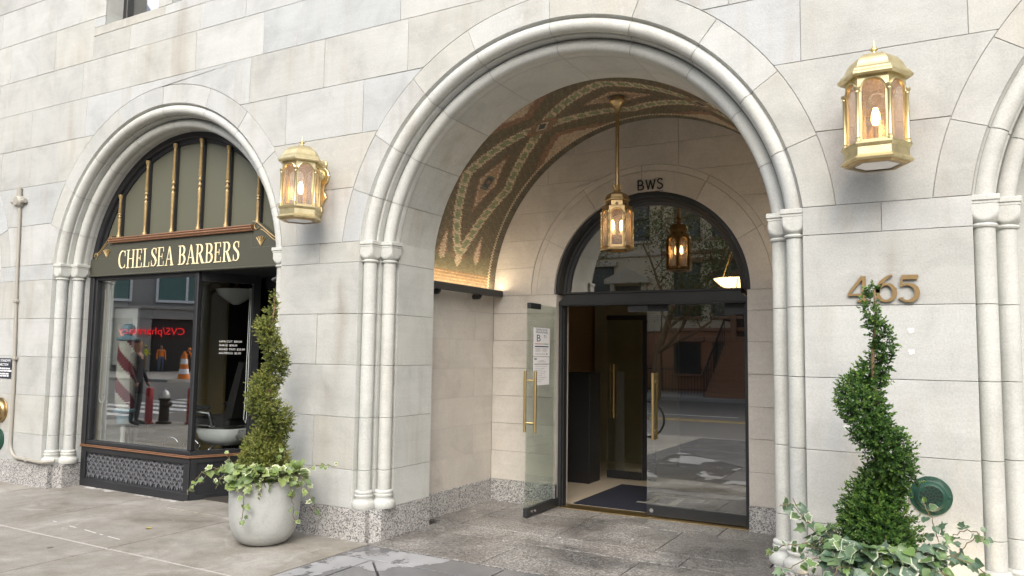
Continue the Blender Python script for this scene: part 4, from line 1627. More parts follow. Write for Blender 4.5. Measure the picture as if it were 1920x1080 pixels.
for px in posts:
    zt = ZC + math.sqrt((FR - 0.075) ** 2 - (px - SX) ** 2)
    zb = 2.762
    h = zt - zb
    m = MB()
    m.box(px - 0.002, px + 0.030, SY + 0.012, SY + 0.05, zb, zt + 0.02)
    o = m.build('fanlight_bar', M['shopblack'], shop, smooth=False)
    pf = [(0.030, 0.0), (0.030, 0.035), (0.019, 0.05), (0.022, 0.065), (0.016, 0.08), (0.0185, 0.12), (0.024, h * 0.44), (0.024, h * 0.455), (0.014, h * 0.465), (0.013, h * 0.48), (0.024, h * 0.49), (0.024, h * 0.505), (0.014, h * 0.52), (0.013, h * 0.54), (0.025, h * 0.55), (0.025, h * 0.565), (0.016, h * 0.58), (0.025, h * 0.60), (0.017, h - 0.085), (0.022, h - 0.075), (0.017, h - 0.06), (0.024, h - 0.04), (0.031, h - 0.02), (0.031, h)]
    MB().lathe((px, SY + 0.004, zb), [(r_ * 0.82, h_) for r_, h_ in pf], 12).build('turned_post', M['gilt'], shop, angle=50)
# gold line on the price glass
R2 = (D2.x, D2.y, 0)
N3 = (N2.x, N2.y, 0)
pr_t = thing('price_lettering', 'small white price list lettered on the angled shop glass', 'lettering', (*along(0.26, -0.018), 1.5))
for i, line in enumerate(('HAIR CUT  $30.00', 'SHAVE  $30.00', 'BEARD TRIM  $25.00', 'SHAMPOO  $5.00')):
    p = along(0.235, -0.0185)
    lettering('text_line', M['white'], pr_t, line, 0.030, (p[0], p[1], 1.612 - 0.041 * i), R2, (0, 0, 1), N3, 0.0004)

# ---------------- inside the shop
room = MB()
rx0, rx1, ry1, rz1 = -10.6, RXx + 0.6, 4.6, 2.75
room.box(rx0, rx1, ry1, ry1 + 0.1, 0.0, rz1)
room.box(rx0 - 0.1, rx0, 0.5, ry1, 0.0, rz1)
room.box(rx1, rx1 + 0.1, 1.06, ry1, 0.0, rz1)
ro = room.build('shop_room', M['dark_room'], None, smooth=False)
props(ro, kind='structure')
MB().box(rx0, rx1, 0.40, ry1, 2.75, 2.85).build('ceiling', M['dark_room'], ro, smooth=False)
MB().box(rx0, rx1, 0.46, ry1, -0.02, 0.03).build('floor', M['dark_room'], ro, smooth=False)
m = MB()
m.box(-9.2, -8.0, ry1 - 0.03, ry1 - 0.005, 0.9, 2.6)
m.box(-10.55, -8.95, 2.6, 2.65, 0.03, 2.74)
m.build('ochre_panel', M['yellow_wall'], ro, smooth=False)
m = MB()
m.box(-8.70, -8.43, 0.44, 0.47, 0.45, 2.28)
m.build('casing', M['wood_strip'], ro, smooth=False)
MB().box(-10.4, -8.55, 0.5, 0.52, 0.03, 2.75).build('side_lining', M['wood_strip'], ro, smooth=False)
bd = MB()
bd.box(-8.83, -8.10, 0.635, 0.645, 1.34, 2.0)
bo = bd.build('white_board', M['white'])
props(bo, 'pale grey framed board inside the shop window behind the barber pole', 'board')
m = MB()
for u, v, z0, z1 in ((-8.85, -8.08, 2.0, 2.02), (-8.85, -8.08, 1.32, 1.34), (-8.85, -8.83, 1.34, 2.0), (-8.10, -8.08, 1.34, 2.0)):
    m.box(u, v, 0.628, 0.65, z0, z1)
for u in (-8.78, -8.18):
    m.box(u, u + 0.03, 0.646, 0.67, 0.03, 1.32)
m.build('frame', M['vent_iron'], bo, smooth=False)

# barber pole, tilted a little
pole = thing('barber_pole', 'old striped red and white barber pole with blue ends in the shop window', 'barber pole', (-8.07, 0.505, 0.03))
pm_ = MB()
prof = [(0.108 - 0.02 * abs(i / 30 - 0.45), 0.86 + 0.76 * i / 30) for i in range(31)]
n = 28
rings = [[(-8.07 + r * math.cos(2 * PI * j / n), 0.505 + r * math.sin(2 * PI * j / n), z) for j in range(n)] for r, z in prof]
for i in range(30):
    for j in range(n):
        k = (j + 1) % n
        a = 2 * PI * (j + 0.5) / n
        st = ((a / (2 * PI) * 1.0 + (prof[i][1] - 0.86) / 0.66) % 0.5) < 0.24
        pm_.add([rings[i][j], rings[i][k], rings[i + 1][k], rings[i + 1][j]], [(0, 1, 2, 3)], 1 if st else 0)
pm_.build('striped_shaft', [M['cream'], M['maroon']], pole, angle=60)
MB().lathe((-8.07, 0.505, 0), [(0.10, 1.62), (0.118, 1.63), (0.118, 1.65), (0.07, 1.665), (0.045, 1.68), (0.045, 1.70), (0.07, 1.715), (0.075, 1.75), (0.062, 1.79), (0.03, 1.81)], 24).build('top_cap', M['bluepaint'], pole)
MB().lathe((-8.07, 0.505, 0), [(0.03, 0.68), (0.07, 0.70), (0.075, 0.78), (0.05, 0.80), (0.05, 0.815), (0.115, 0.825), (0.118, 0.85), (0.10, 0.862)], 24).build('bottom_cap', M['bluepaint'], pole)
MB().lathe((-8.07, 0.505, 0), [(0.16, 0.03), (0.16, 0.05), (0.025, 0.08), (0.025, 0.69)], 20).build('stand', M['white'], pole)

# barber chair
chair = thing('barber_chair', 'black barber chair with white enamel base seen through the angled glass', 'chair', (-7.40, 1.40, 0.03))
cx_, cy_ = -7.42, 1.40
rings = []
for t, w, d, z in ((0, 0.10, 0.10, 0.42), (0.3, 0.22, 0.2, 0.44), (0.6, 0.30, 0.26, 0.50), (0.8, 0.33, 0.28, 0.58), (1.0, 0.33, 0.28, 0.63)):
    rings.append([(cx_ + w * (abs(math.cos(a)) ** 0.6) * math.copysign(1, math.cos(a)), cy_ + d * (abs(math.sin(a)) ** 0.6) * math.copysign(1, math.sin(a)), z) for a in [2 * PI * j / 24 for j in range(24)]])
MB().loft(rings).build('enamel_tub', M['white'], chair, angle=45)
MB().lathe((cx_, cy_, 0), [(0.30, 0.03), (0.30, 0.06), (0.10, 0.10), (0.07, 0.14), (0.07, 0.42)], 24).build('pedestal', M['chrome'], chair)
MB().cbox(cx_ - 0.33, cx_ + 0.30, cy_ - 0.27, cy_ + 0.27, 0.64, 0.76, 0.03).build('seat', M['leather'], chair)
m = MB()
for s in (-1, 1):
    m.tube([(cx_ - 0.38, cy_ + s * 0.30, 0.83), (cx_ + 0.05, cy_ + s * 0.31, 0.80), (cx_ + 0.12, cy_ + s * 0.31, 0.66)], 0.022, 8)
    m.cbox(cx_ - 0.36, cx_ + 0.06, cy_ + s * 0.30 - 0.03, cy_ + s * 0.30 + 0.03, 0.655, 0.685, 0.008)
m.build('arm_rail', M['chrome'], chair)
m = MB()
for s in (-1, 1):
    m.cbox(cx_ - 0.42, cx_ + 0.02, cy_ + s * 0.30 - 0.04, cy_ + s * 0.30 + 0.04, 0.845, 0.895, 0.02)
m.build('arm_pad', M['leather'], chair)
m = MB()
m.prism([(cx_ + 0.20, 0.76), (cx_ + 0.34, 0.76), (cx_ + 0.50, 1.38), (cx_ + 0.42, 1.40)], cy_ - 0.25, cy_ + 0.25, 'xz')
m.build('backrest', M['leather'], chair, smooth=False)
m = MB()
m.tube([(cx_ + 0.30 + 0.004 * i, cy_ - 0.10 + 0.0 * i, 0.56) for i in range(3)], 0.05, 8)
for i in range(9):
    m.lathe((cx_ + 0.30 + 0.03 * i, cy_ - 0.1, 0.57), [(0.055, 0.0), (0.055, 0.012)], 12, 0, 'x')
m.build('spring_hose', M['silver'], chair)
m = MB()
m.tube([(cx_ - 0.33, cy_ - 0.12, 0.40), (cx_ - 0.55, cy_ - 0.12, 0.26)], 0.015, 8)
m.tube([(cx_ - 0.33, cy_ + 0.12, 0.40), (cx_ - 0.55, cy_ + 0.12, 0.26)], 0.015, 8)
m.cbox(cx_ - 0.68, cx_ - 0.50, cy_ - 0.2, cy_ + 0.2, 0.23, 0.26, 0.01)
m.build('footrest', M['chrome'], chair)
lamp = thing('ceiling_lamp', 'white glass bowl ceiling lamp inside the barber shop', 'lamp', (-7.49, 1.5, 2.75))
MB().lathe((-7.49, 1.5, 0), [(0.03, 2.075), (0.06, 2.09), (0.12, 2.13), (0.20, 2.19), (0.235, 2.245), (0.245, 2.26), (0.24, 2.262), (0.10, 2.27)], 28).build('glass_bowl', M['white'], lamp)
MB().lathe((-7.49, 1.5, 0), [(0.06, 2.268), (0.02, 2.30), (0.015, 2.72), (0.07, 2.75)], 16).build('stem', M['brass_old'], lamp)
# things at the back of the shop
m = MB()
m.cbox(-7.2, -6.0, 3.4, 3.9, 0.03, 0.95, 0.01)
props(m.build('counter', M['leather']), 'dark counter at the back of the barber shop', 'counter')
m = MB()
m.prism([(-6.95, 0.96), (-6.7, 0.955), (-6.62, 1.0), (-6.66, 1.12), (-6.78, 1.22), (-6.93, 1.20)], 3.5, 3.62, 'xz')
props(m.build('red_cloth', M['red']), 'red towel hanging on the back counter of the shop', 'towel')
m = MB()
m.tube([(-8.3, 0.42, 0.51)] + [(-8.0 + 0.30 - 0.30 * math.cos(PI * i / 10) - 0.30, 0.62, 0.51 + 0.13 * math.sin(PI * i / 10)) for i in range(11)], 0.006, 6) if False else None
for k, x0 in enumerate((-7.30, -6.98)):
    m = MB()
    m.tube([(x0 + 0.13 - 0.13 * math.cos(PI * i / 14), 0.45, 0.506 + 0.10 * math.sin(PI * i / 14)) for i in range(15)], 0.006, 6)
    props(m.build('wire_hoop', M['chrome']), ('left of two small wire hoops standing on the shop window sill', 'right of two small wire hoops standing on the shop window sill')[k], 'wire hoop', 'wire hoops on the shop window sill')
m = MB()
m.tube([(*along(0.545, -0.06), 2.2), (*along(0.540, -0.06), 1.0), (*along(0.535, -0.06), 0.80), (*along(0.555, -0.06), 0.76), (*along(0.565, -0.062), 0.82), (*along(0.560, -0.062), 2.2)], 0.004, 6)
props(m.build('blind_cord', M['paper']), 'white looped blind cord hanging behind the angled shop glass', 'cord')
m = MB()
m.tube([(-8.40, 0.42, 2.2), (-8.41, 0.42, 1.1)] + [(-8.36 + 0.05 * math.cos(PI + PI * i / 8), 0.42, 0.98 + 0.06 * math.sin(PI + PI * i / 8)) for i in range(9)] + [(-8.31, 0.42, 2.2)], 0.004, 6)
props(m.build('blind_cord', M['paper']), 'white looped blind cord at the left edge of the shop window', 'cord')
m = MB()
fx, fy, fz = -8.62, 1.05, 0.78
m.lathe((fx, fy, fz), [(0.20, -0.05), (0.21, 0.0), (0.20, 0.05)], 28, 0, 'x', True, True)
m.lathe((fx, fy, 0), [(0.14, 0.03), (0.14, 0.05), (0.02, 0.07), (0.02, 0.60)], 16)
props(m.build('desk_fan', M['vent_iron']), 'round grey fan standing in the lower left of the shop window', 'fan')

# ------------------------------------------------------------------ glazed entrance at the back of the passage
EY = 2.27
EX = -2.53
entr = thing('glazed_entrance', 'black framed glass entrance doors under a semicircular fanlight', 'entrance', (EX, EY, 0.0))


def half_ring(m, prof, z, n=48, a0=PI, a1=0.0):
    rings = []
    for i in range(n + 1):
        a = a0 + (a1 - a0) * i / n
        rings.append([(EX + r * math.cos(a), y, z + r * math.sin(a)) for r, y in prof])
    m.loft(rings)


m = MB()
half_ring(m, [(DR + 0.004, EY - 0.10), (DR - 0.035, EY - 0.10), (DR - 0.045, EY - 0.085), (DR - 0.055, EY - 0.03), (DR - 0.080, EY - 0.025), (DR - 0.088, EY - 0.01), (DR - 0.118, EY), (DR - 0.118, EY + 0.04), (DR + 0.004, EY + 0.04)], 2.155)
m.build('fanlight_frame', M['black'], entr, angle=35)
m = MB()
pts = [(EX + (DR - 0.11) * math.cos(PI - PI * i / 40), 2.15 + (DR - 0.11) * math.sin(PI - PI * i / 40)) for i in range(41)]
m.prism(pts, EY + 0.018, EY + 0.024, 'xz')
m.build('fanlight_pane', M['lunette_glass'], entr, smooth=False)
# transom bar with ogee shoulders
m = MB()
HS = [(-0.965, 2.035), (-0.965, 2.075), (-0.95, 2.085), (-0.925, 2.105), (-0.90, 2.125), (-0.893, 2.15), (-0.893, 2.165)]
poly = [(EX + x, z) for x, z in HS] + [(EX - x, z) for x, z in reversed(HS)]
m.prism(poly, EY - 0.085, EY + 0.04, 'xz', 0, 0.004)
m.cbox(EX - 0.90, EX + 0.90, EY - 0.10, EY + 0.035, 2.150, 2.172, 0.006)
m.cbox(EX - 0.955, EX + 0.955, EY - 0.10, EY + 0.035, 2.032, 2.050, 0.006)
m.build('transom', M['black'], entr, smooth=False)
m = MB()
for s in (-1, 1):
    xa, xb = sorted((EX + s * 0.962, EX + s * 0.925))
    m.cbox(xa, xb, EY - 0.08, EY + 0.04, 0.0, 2.035, 0.004)
    xa, xb = sorted((EX + s * 0.925, EX + s * 0.912))
    m.cbox(xa, xb, EY - 0.05, EY + 0.03, 0.0, 2.035, 0.003)
m.build('door_frame', M['black'], entr, smooth=False)
MB().box(EX - 0.96, EX + 0.96, EY - 0.10, EY + 0.10, -0.004, 0.006).build('threshold', M['handle'], entr, smooth=False)


def handle_pair(m, x, y, z0, z1, ax, d=0.055):
    """vertical tubes on both faces of a leaf; ax = normal of the leaf"""
    for s in (-1, 1):
        px, py = x + ax[0] * d * s, y + ax[1] * d * s
        m.tube([(px, py, z0), (px, py, z1)], 0.0155, 14)
        for z in (z0 + 0.09, z1 - 0.09):
            m.tube([(x, y, z), (px, py, z)], 0.008, 8)


def notice(ox, oy, oz, rv, nv):
    pass


# left leaf stands open outwards
LXo, LY0, LY1 = -3.497, 1.515, 2.32
leaf = MB().box(LXo - 0.006, LXo + 0.006, LY0, LY1, 0.09, 2.022).build('door_leaf', M['door_glass'], entr, smooth=False)
m = MB()
m.cbox(LXo - 0.022, LXo + 0.022, LY0, LY1 + 0.02, 0.010, 0.092, 0.004)
m.build('bottom_rail', M['black'], leaf, smooth=False)
m = MB()
m.cbox(LXo - 0.020, LXo + 0.020, LY0 + 0.03, LY0 + 0.25, 1.975, 2.030, 0.003)
m.build('patch_fitting', M['black'], leaf, smooth=False)
m = MB()
m.cbox(LXo - 0.020, LXo + 0.020, LY1 - 0.12, LY1 + 0.02, 1.93, 2.030, 0.003)
m.build('patch_fitting', M['black'], leaf, smooth=False)
m = MB()
handle_pair(m, LXo, LY0 + 0.075, 0.79, 1.375, (1, 0))
m.build('pull_handle', M['handle'], leaf)
m = MB()
for dy in (0.10, 0.16):
    m.lathe((LXo + 0.022, LY0 + dy, 0.05), [(0.013, 0.0), (0.013, 0.004), (0.006, 0.005)], 12, 0, 'x')
m.build('lock', M['chrome'], leaf)
# right leaf closed
RX0, RX1 = EX - 0.035, EX + 0.908
leaf2 = MB().box(RX0, RX1, EY - 0.006, EY + 0.006, 0.11, 2.028).build('door_leaf', M['leaf_glass'], entr, smooth=False)
m = MB()
m.cbox(RX0, RX1, EY - 0.022, EY + 0.022, 0.010, 0.112, 0.004)
m.build('bottom_rail', M['black'], leaf2, smooth=False)
m = MB()
m.cbox(RX0 + 0.01, RX0 + 0.22, EY - 0.02, EY + 0.02, 1.97, 2.031, 0.003)
m.build('patch_fitting', M['black'], leaf2, smooth=False)
m = MB()
m.cbox(RX1 - 0.18, RX1, EY - 0.02, EY + 0.02, 1.93, 2.031, 0.003)
m.build('patch_fitting', M['black'], leaf2, smooth=False)
m = MB()
handle_pair(m, RX0 + 0.075, EY, 0.73, 1.37, (0, 1))
m.build('pull_handle', M['handle'], leaf2)
m = MB()
m.lathe((RX0 + 0.05, EY - 0.022, 0.06), [(0.02, 0.0), (0.02, 0.003), (0.013, 0.0032), (0.013, 0.005)], 16, 0, 'y')
m.build('lock', M['chrome'], leaf2)
m = MB()
m.cbox(EX - 0.25, EX + 0.02, EY + 0.03, EY + 0.09, 1.97, 2.03, 0.004)
m.build('door_closer', M['vent_iron'], entr, smooth=False)

# notices taped to the open leaf (they face the street side, +x)
NXo = LXo + 0.0072


def sheet(name, label, y0, y1, z0, z1):
    t = thing(name, label, 'notice', (NXo, (y0 + y1) / 2, z0))
    MB().box(NXo, NXo + 0.0008, y0, y1, z0, z1).build('paper_sheet', M['paper'], t, smooth=False)
    return t


y0, y1 = 1.635, 1.985
t1 = sheet('energy_rating_notice', 'white energy rating sheet with a big B on the open glass door', y0, y1, 1.515, 1.795)
TX = NXo + 0.0012
RV, UV, NV = (0, 1, 0), (0, 0, 1), (1, 0, 0)
ymid = (y0 + y1) / 2
M['inknavy'] = simple('navy_ink', (0.02, 0.03, 0.09), 0.5)
M['ribbon'] = simple('green_ink', (0.12, 0.32, 0.10), 0.5)
M['orangeink'] = simple('orange_ink', (0.6, 0.22, 0.08), 0.5)
M['greyink'] = simple('grey_ink', (0.42, 0.43, 0.45), 0.5)
lettering('heading', M['inknavy'], t1, 'Building Energy\nEfficiency Rating', 0.030, (TX, ymid, 1.768), RV, UV, NV, 0.0002, 'CENTER', 0.85, 1.3)
lettering('grade', M['inknavy'], t1, 'B', 0.098, (TX, y0 + 0.055, 1.660), RV, UV, NV, 0.0002, 'LEFT', 1.0, 1.75)
lettering('score', M['inknavy'], t1, '71', 0.045, (TX, y0 + 0.215, 1.695), RV, UV, NV, 0.0002, 'LEFT', 1.0, 1.5)


def inkbar(parent, name, mat, a, b, z0, z1):
    MB().box(NXo + 0.0009, NXo + 0.0014, a, b, z0, z1).build(name, M[mat], parent, smooth=False)


inkbar(t1, 'colour_bar', 'orangeink', y0 + 0.03, y0 + 0.14, 1.633, 1.641)
inkbar(t1, 'colour_bar', 'greyink', y0 + 0.141, y0 + 0.23, 1.633, 1.641)
inkbar(t1, 'colour_bar', 'ribbon', y0 + 0.231, y1 - 0.03, 1.633, 1.641)
inkbar(t1, 'text_bar', 'inknavy', y0 + 0.03, y1 - 0.03, 1.606, 1.617)
inkbar(t1, 'text_bar', 'greyink', ymid - 0.003, ymid, 1.56, 1.60)
for i in range(4):
    inkbar(t1, 'text_bar', 'greyink', y0 + 0.04, ymid - 0.02 - 0.02 * (i % 2), 1.590 - 0.010 * i, 1.5935 - 0.010 * i)
    inkbar(t1, 'text_bar', 'greyink', ymid + 0.02, y1 - 0.04 - 0.03 * (i % 2), 1.590 - 0.010 * i, 1.5935 - 0.010 * i)
inkbar(t1, 'text_bar', 'greyink', y0 + 0.03, y1 - 0.10, 1.535, 1.541)
inkbar(t1, 'text_bar', 'inknavy', y1 - 0.08, y1 - 0.05, 1.533, 1.543)
t2 = sheet('certificate_notice', 'white printed certificate sheet below the energy rating on the glass door', y0, y1 - 0.005, 1.235, 1.508)
inkbar(t2, 'text_bar', 'inknavy', y0 + 0.02, y0 + 0.07, 1.484, 1.495)
inkbar(t2, 'text_bar', 'greyink', ymid - 0.05, ymid + 0.05, 1.470, 1.475)
inkbar(t2, 'text_bar', 'greyink', ymid - 0.09, ymid + 0.09, 1.458, 1.463)
inkbar(t2, 'text_bar', 'greyink', y0 + 0.02, y1 - 0.02, 1.432, 1.444)
for i in range(9):
    inkbar(t2, 'text_bar', 'greyink', y0 + 0.04, y1 - 0.06 - 0.05 * ((i * 7) % 3), 1.415 - 0.018 * i, 1.4185 - 0.018 * i)
sm = MB()
sm.tube([(NXo + 0.0012, ymid + 0.03 + 0.04 * math.cos(2 * PI * i / 20), 1.35 + 0.045 * math.sin(2 * PI * i / 20)) for i in range(20)], 0.0012, 4, 0, True)
sm.build('seal', M['greyink'], t2)

# ---------------- lobby behind the doors
lob = MB()
lob.box(-4.7, -4.6, 2.42, 8.0, 0.0, 3.3)
lob.box(-0.86, -0.76, 2.42, 8.0, 0.0, 3.3)
lob.box(-4.7, -0.76, 7.9, 8.0, 0.0, 3.3)
lob.box(-4.7, -0.76, 2.42, 8.0, 3.3, 3.4)
lob.box(-4.7, EX - 1.0, 2.36, 2.42, 0.0, 3.4)
lob.box(EX + 1.0, -0.76, 2.36, 2.42, 0.0, 3.4)
lb = lob.build('lobby_room', M['lobby_wall'], None, smooth=False)
props(lb, kind='structure')
m = MB()
for i in range(9):
    for j in range(12):
        x, y = -4.6 + 0.42 * i, 2.36 + 0.47 * j
        m.cbox(x + 0.0015, x + 0.4185, y + 0.0015, y + 0.4685, -0.03, 0.0, 0.0012)
m.build('floor_tiles', M['lobby_floor'], lb, smooth=False)['kind'] = 'stuff'
m = MB()
m.box(-4.61, -0.85, 2.4, 8.0, -0.05, -0.012)
m.build('floor_bed', M['mortar'], lb, smooth=False)
m = MB()
m.box(-4.6, -4.57, 2.45, 7.9, 0.0, 0.14)
m.box(-0.89, -0.86, 2.45, 7.9, 0.0, 0.14)
m.build('skirting', M['black'], lb, smooth=False)
# entrance mat with monogram
mat_ = thing('entrance_mat', 'navy blue entrance mat with pale monogram inside the glass doors', 'mat', (-2.55, 3.0, 0.001))
MB().cbox(-3.42, -1.62, 2.42, 3.80, 0.001, 0.010, 0.003).build('carpet', M['mat_navy'], mat_, smooth=False)
G = Glyphs((-2.90, 2.82, 0.0102), (1, 0, 0), (0, 1, 0), (0, 0, 1))
G.begin()
for r_ in ((0.10, 0.17, 0.0, 0.62), (0.02, 0.25, 0.56, 0.62), (0.02, 0.42, 0.0, 0.06), (0.37, 0.42, 0.0, 0.16), (0.34, 0.41, -0.06, 0.50), (0.16, 0.62, 0.44, 0.50), (0.57, 0.62, 0.34, 0.50), (0.12, 0.17, 0.34, 0.50), (0.27, 0.48, -0.06, 0.0)):
    G.poly([(r_[0], r_[2]), (r_[1], r_[2]), (r_[1], r_[3]), (r_[0], r_[3])], 0.0012)
G.end('monogram', M['mat_logo'], mat_)
# inner vestibule doors
inn = thing('inner_glass_door', 'inner lobby glass door leaf standing open beyond the mat', 'door', (-3.5, 4.2, 0.0))
IY = 4.2
gl_ = MB().box(-3.77, -3.32, IY - 0.006, IY + 0.006, 0.10, 2.0).build('pane', M['door_glass'], inn, smooth=False)
MB().cbox(-3.77, -3.32, IY - 0.02, IY + 0.02, 0.01, 0.10, 0.004).build('bottom_rail', M['black'], inn, smooth=False)
m = MB()
handle_pair(m, -3.71, IY, 0.75, 1.42, (0.7, -0.7))
m.build('pull_handle', M['handle'], inn)
m = MB()
m.cbox(-3.80, -1.0, IY + 0.03, IY + 0.10, 1.98, 2.04, 0.004)
m.cbox(-3.32, -3.16, IY + 0.03, IY + 0.10, 0.0, 1.98, 0.004)
m.build('frame', M['black'], inn, smooth=False)
m = MB()
m.cbox(-4.25, -3.76, 3.62, 3.95, 0.0, 1.32, 0.01)
m.build('black_cabinet', M['iron'], None, smooth=False)
props(bpy.data.objects['black_cabinet'], 'tall black cabinet against the left lobby wall', 'cabinet')
M['lobby_stone'] = simple('lobby_stone_panel', (0.33, 0.33, 0.26), 0.35, var=0.2, scale=3.0)
MB().box(-4.55, -3.3, 5.6, 5.7, 0.0, 2.6).build('stone_panel', M['lobby_stone'], lb, smooth=False)
# bowl lamp in the lobby, lit
bl = thing('lobby_bowl_lamp', 'lit glass bowl lamp hanging in the lobby behind the fanlight', 'lamp', (-1.93, 3.2, 3.3))
MB().lathe((-1.93, 3.2, 0), [(0.01, 2.235), (0.07, 2.245), (0.15, 2.29), (0.21, 2.345), (0.215, 2.355), (0.20, 2.357)], 24).build('glass_bowl', M['bowl'], bl)
m = MB()
for k in range(3):
    a = 2 * PI * k / 3 + 0.4
    m.tube([(-1.93 + 0.21 * math.cos(a), 3.2 + 0.21 * math.sin(a), 2.35), (-1.93, 3.2, 2.75)], 0.006, 6)
    m.tube([(-1.93 + rr_ * math.cos(a + 0.5), 3.2 + rr_ * math.sin(a + 0.5), z_ - 0.004) for rr_, z_ in ((0.01, 2.235), (0.07, 2.243), (0.152, 2.286), (0.214, 2.345))], 0.005, 6)
m.tube([(-1.93, 3.2, 2.75), (-1.93, 3.2, 3.3)], 0.008, 8)
m.build('hanger', M['bronze'], bl)
ld = bpy.data.lights.new('lobby_lamp_light', 'POINT')
ld.energy = 85.0
ld.color = (1.0, 0.76, 0.48)
ld.shadow_soft_size = 0.15
lo = bpy.data.objects.new('lobby_lamp_light', ld)
lo.location = (-1.93, 3.2, 2.6)
attach(lo, bl)

# BWS letters and rule on the stone above the door
bws = thing('bws_lettering', 'black BWS letters over a thin rule on the stone above the entrance', 'lettering', (-2.48, PY1, 3.13))
G = Glyphs((-2.613, PY1 - 0.003, 3.152), (1, 0, 0), (0, 0, 1), (0, -1, 0))
hB, wS = 0.100, 0.0125
def S_(path, name='letter'):
    G.begin()
    for p in path:
        G.stroke(p, wS, 0.006)
    G.end(name, M['ink'], bws)
S_([[(0.008, 0.0), (0.008, hB)], [(0.0, hB - 0.006)] + ell(0.028, 0.072, 0.026, 0.024, 90, -90, 10) + [(0.006, 0.05)], [(0.008, 0.049)] + ell(0.032, 0.027, 0.032, 0.023, 90, -90, 10) + [(0.006, 0.005)]])
S_([[(0.088, hB), (0.111, 0.0)], [(0.111, 0.004), (0.134, hB * 0.93)], [(0.134, hB * 0.92), (0.157, 0.0)], [(0.157, 0.002), (0.180, hB)]])
S_([[(0.252, 0.082), (0.245, 0.095), (0.228, 0.099), (0.212, 0.093), (0.206, 0.079), (0.212, 0.064), (0.229, 0.054), (0.247, 0.044), (0.256, 0.029), (0.250, 0.011), (0.231, 0.002), (0.212, 0.005), (0.203, 0.018)]])
G.begin()
G.poly([(0.0, -0.026), (0.262, -0.026), (0.262, -0.022), (0.0, -0.022)], 0.004)
G.end('rule', M['ink'], bws)

# linear uplights along the vault springing
for s, lab in ((-1, 'black linear uplight bar glowing at the foot of the mosaic vault'), (1, 'black linear uplight bar on the right passage wall, behind the arch')):
    X = PX0 if s < 0 else PX1
    o = thing('uplight_bar', lab, 'light', (X, 1.5, 2.14))
    xa, xb = sorted((X - s * 0.055, X - s * 0.135))
    m = MB()
    m.cbox(xa, xb, PY0 + 0.02, 2.10, 2.135, 2.200, 0.004)
    m.build('housing', M['black'], o, smooth=False)
    m = MB()
    for yy in (0.98, 1.72):
        m.tube([(X - s * 0.001, yy, 2.115), (X - s * 0.075, yy, 2.115)], 0.028, 14)
        m.tube([(X - s * 0.075, yy, 2.112), (X - s * 0.09, yy, 2.137)], 0.02, 10)
    m.build('bracket', M['black'], o)
    xa, xb = sorted((X - s * 0.062, X - s * 0.105))
    MB().box(xa, xb, PY0 + 0.03, 2.09, 2.199, 2.2035).build('light_strip', M['strip'], o, smooth=False)

# ------------------------------------------------------------------ lanterns
def arch_panel(m, R, n, k, rot, z0, z1, spring, wfrac=0.74, t=0.010, off=0.0):
    """one side of an n-gon lantern with an arched opening"""
    a0, a1 = rot + 2 * PI * k / n, rot + 2 * PI * (k + 1) / n
    P0, P1 = Vector((R * math.cos(a0), R * math.sin(a0), 0)), Vector((R * math.cos(a1), R * math.sin(a1), 0))
    W = (P1 - P0).length
    ex = (P1 - P0).normalized()
    nrm = ((P0 + P1) / 2).normalized()
    hw = W * wfrac / 2
    zs = spring
    inner = [(-hw, z0 + 0.012)] + [(-hw * math.cos(PI * i / 16), zs + hw * math.sin(PI * i / 16)) for i in range(17)] + [(hw, z0 + 0.012)]
    outer = [(-W / 2, z0)] + [(-W / 2 + W * i / 16, z1) if i not in (0, 16) else (math.copysign(W / 2, i - 8), z1) for i in range(17)] + [(W / 2, z0)]
    mid = (P0 + P1) / 2

    def Q(p, d):
        v = mid + ex * p[0] + nrm * d
        return (v.x, v.y, p[1])
    N = len(inner)
    vs_ = [Q(p, off) for p in inner] + [Q(p, off) for p in outer] + [Q(p, off - t) for p in inner] + [Q(p, off - t) for p in outer]
    fs = []
    for i in range(N - 1):
        fs += [(i, i + 1, N + i + 1, N + i), (2 * N + i, 3 * N + i, 3 * N + i + 1, 2 * N + i + 1), (i, 2 * N + i, 2 * N + i + 1, i + 1)]
    fs += [(0, N, 3 * N, 2 * N), (N - 1, 3 * N - 1, 4 * N - 1, 2 * N - 1)]
    # bottom bar
    b = [(-W / 2, z0), (W / 2, z0), (hw, z0 + 0.012), (-hw, z0 + 0.012)]
    vs_ += [Q(p, off) for p in b] + [Q(p, off - t) for p in b]
    o = 4 * N
    fs += [(o, o + 1, o + 2, o + 3), (o + 4, o + 7, o + 6, o + 5), (o + 3, o + 2, o + 6, o + 7)]
    m.add(vs_, fs)
    # hood mould round the arch
    cv = [Q((-(hw + 0.008) * math.cos(PI * i / 14), zs + (hw + 0.008) * math.sin(PI * i / 14)), off + 0.003) for i in range(15)]
    m.tube(cv, 0.006, 6)
    return Q, hw, ex, nrm, mid


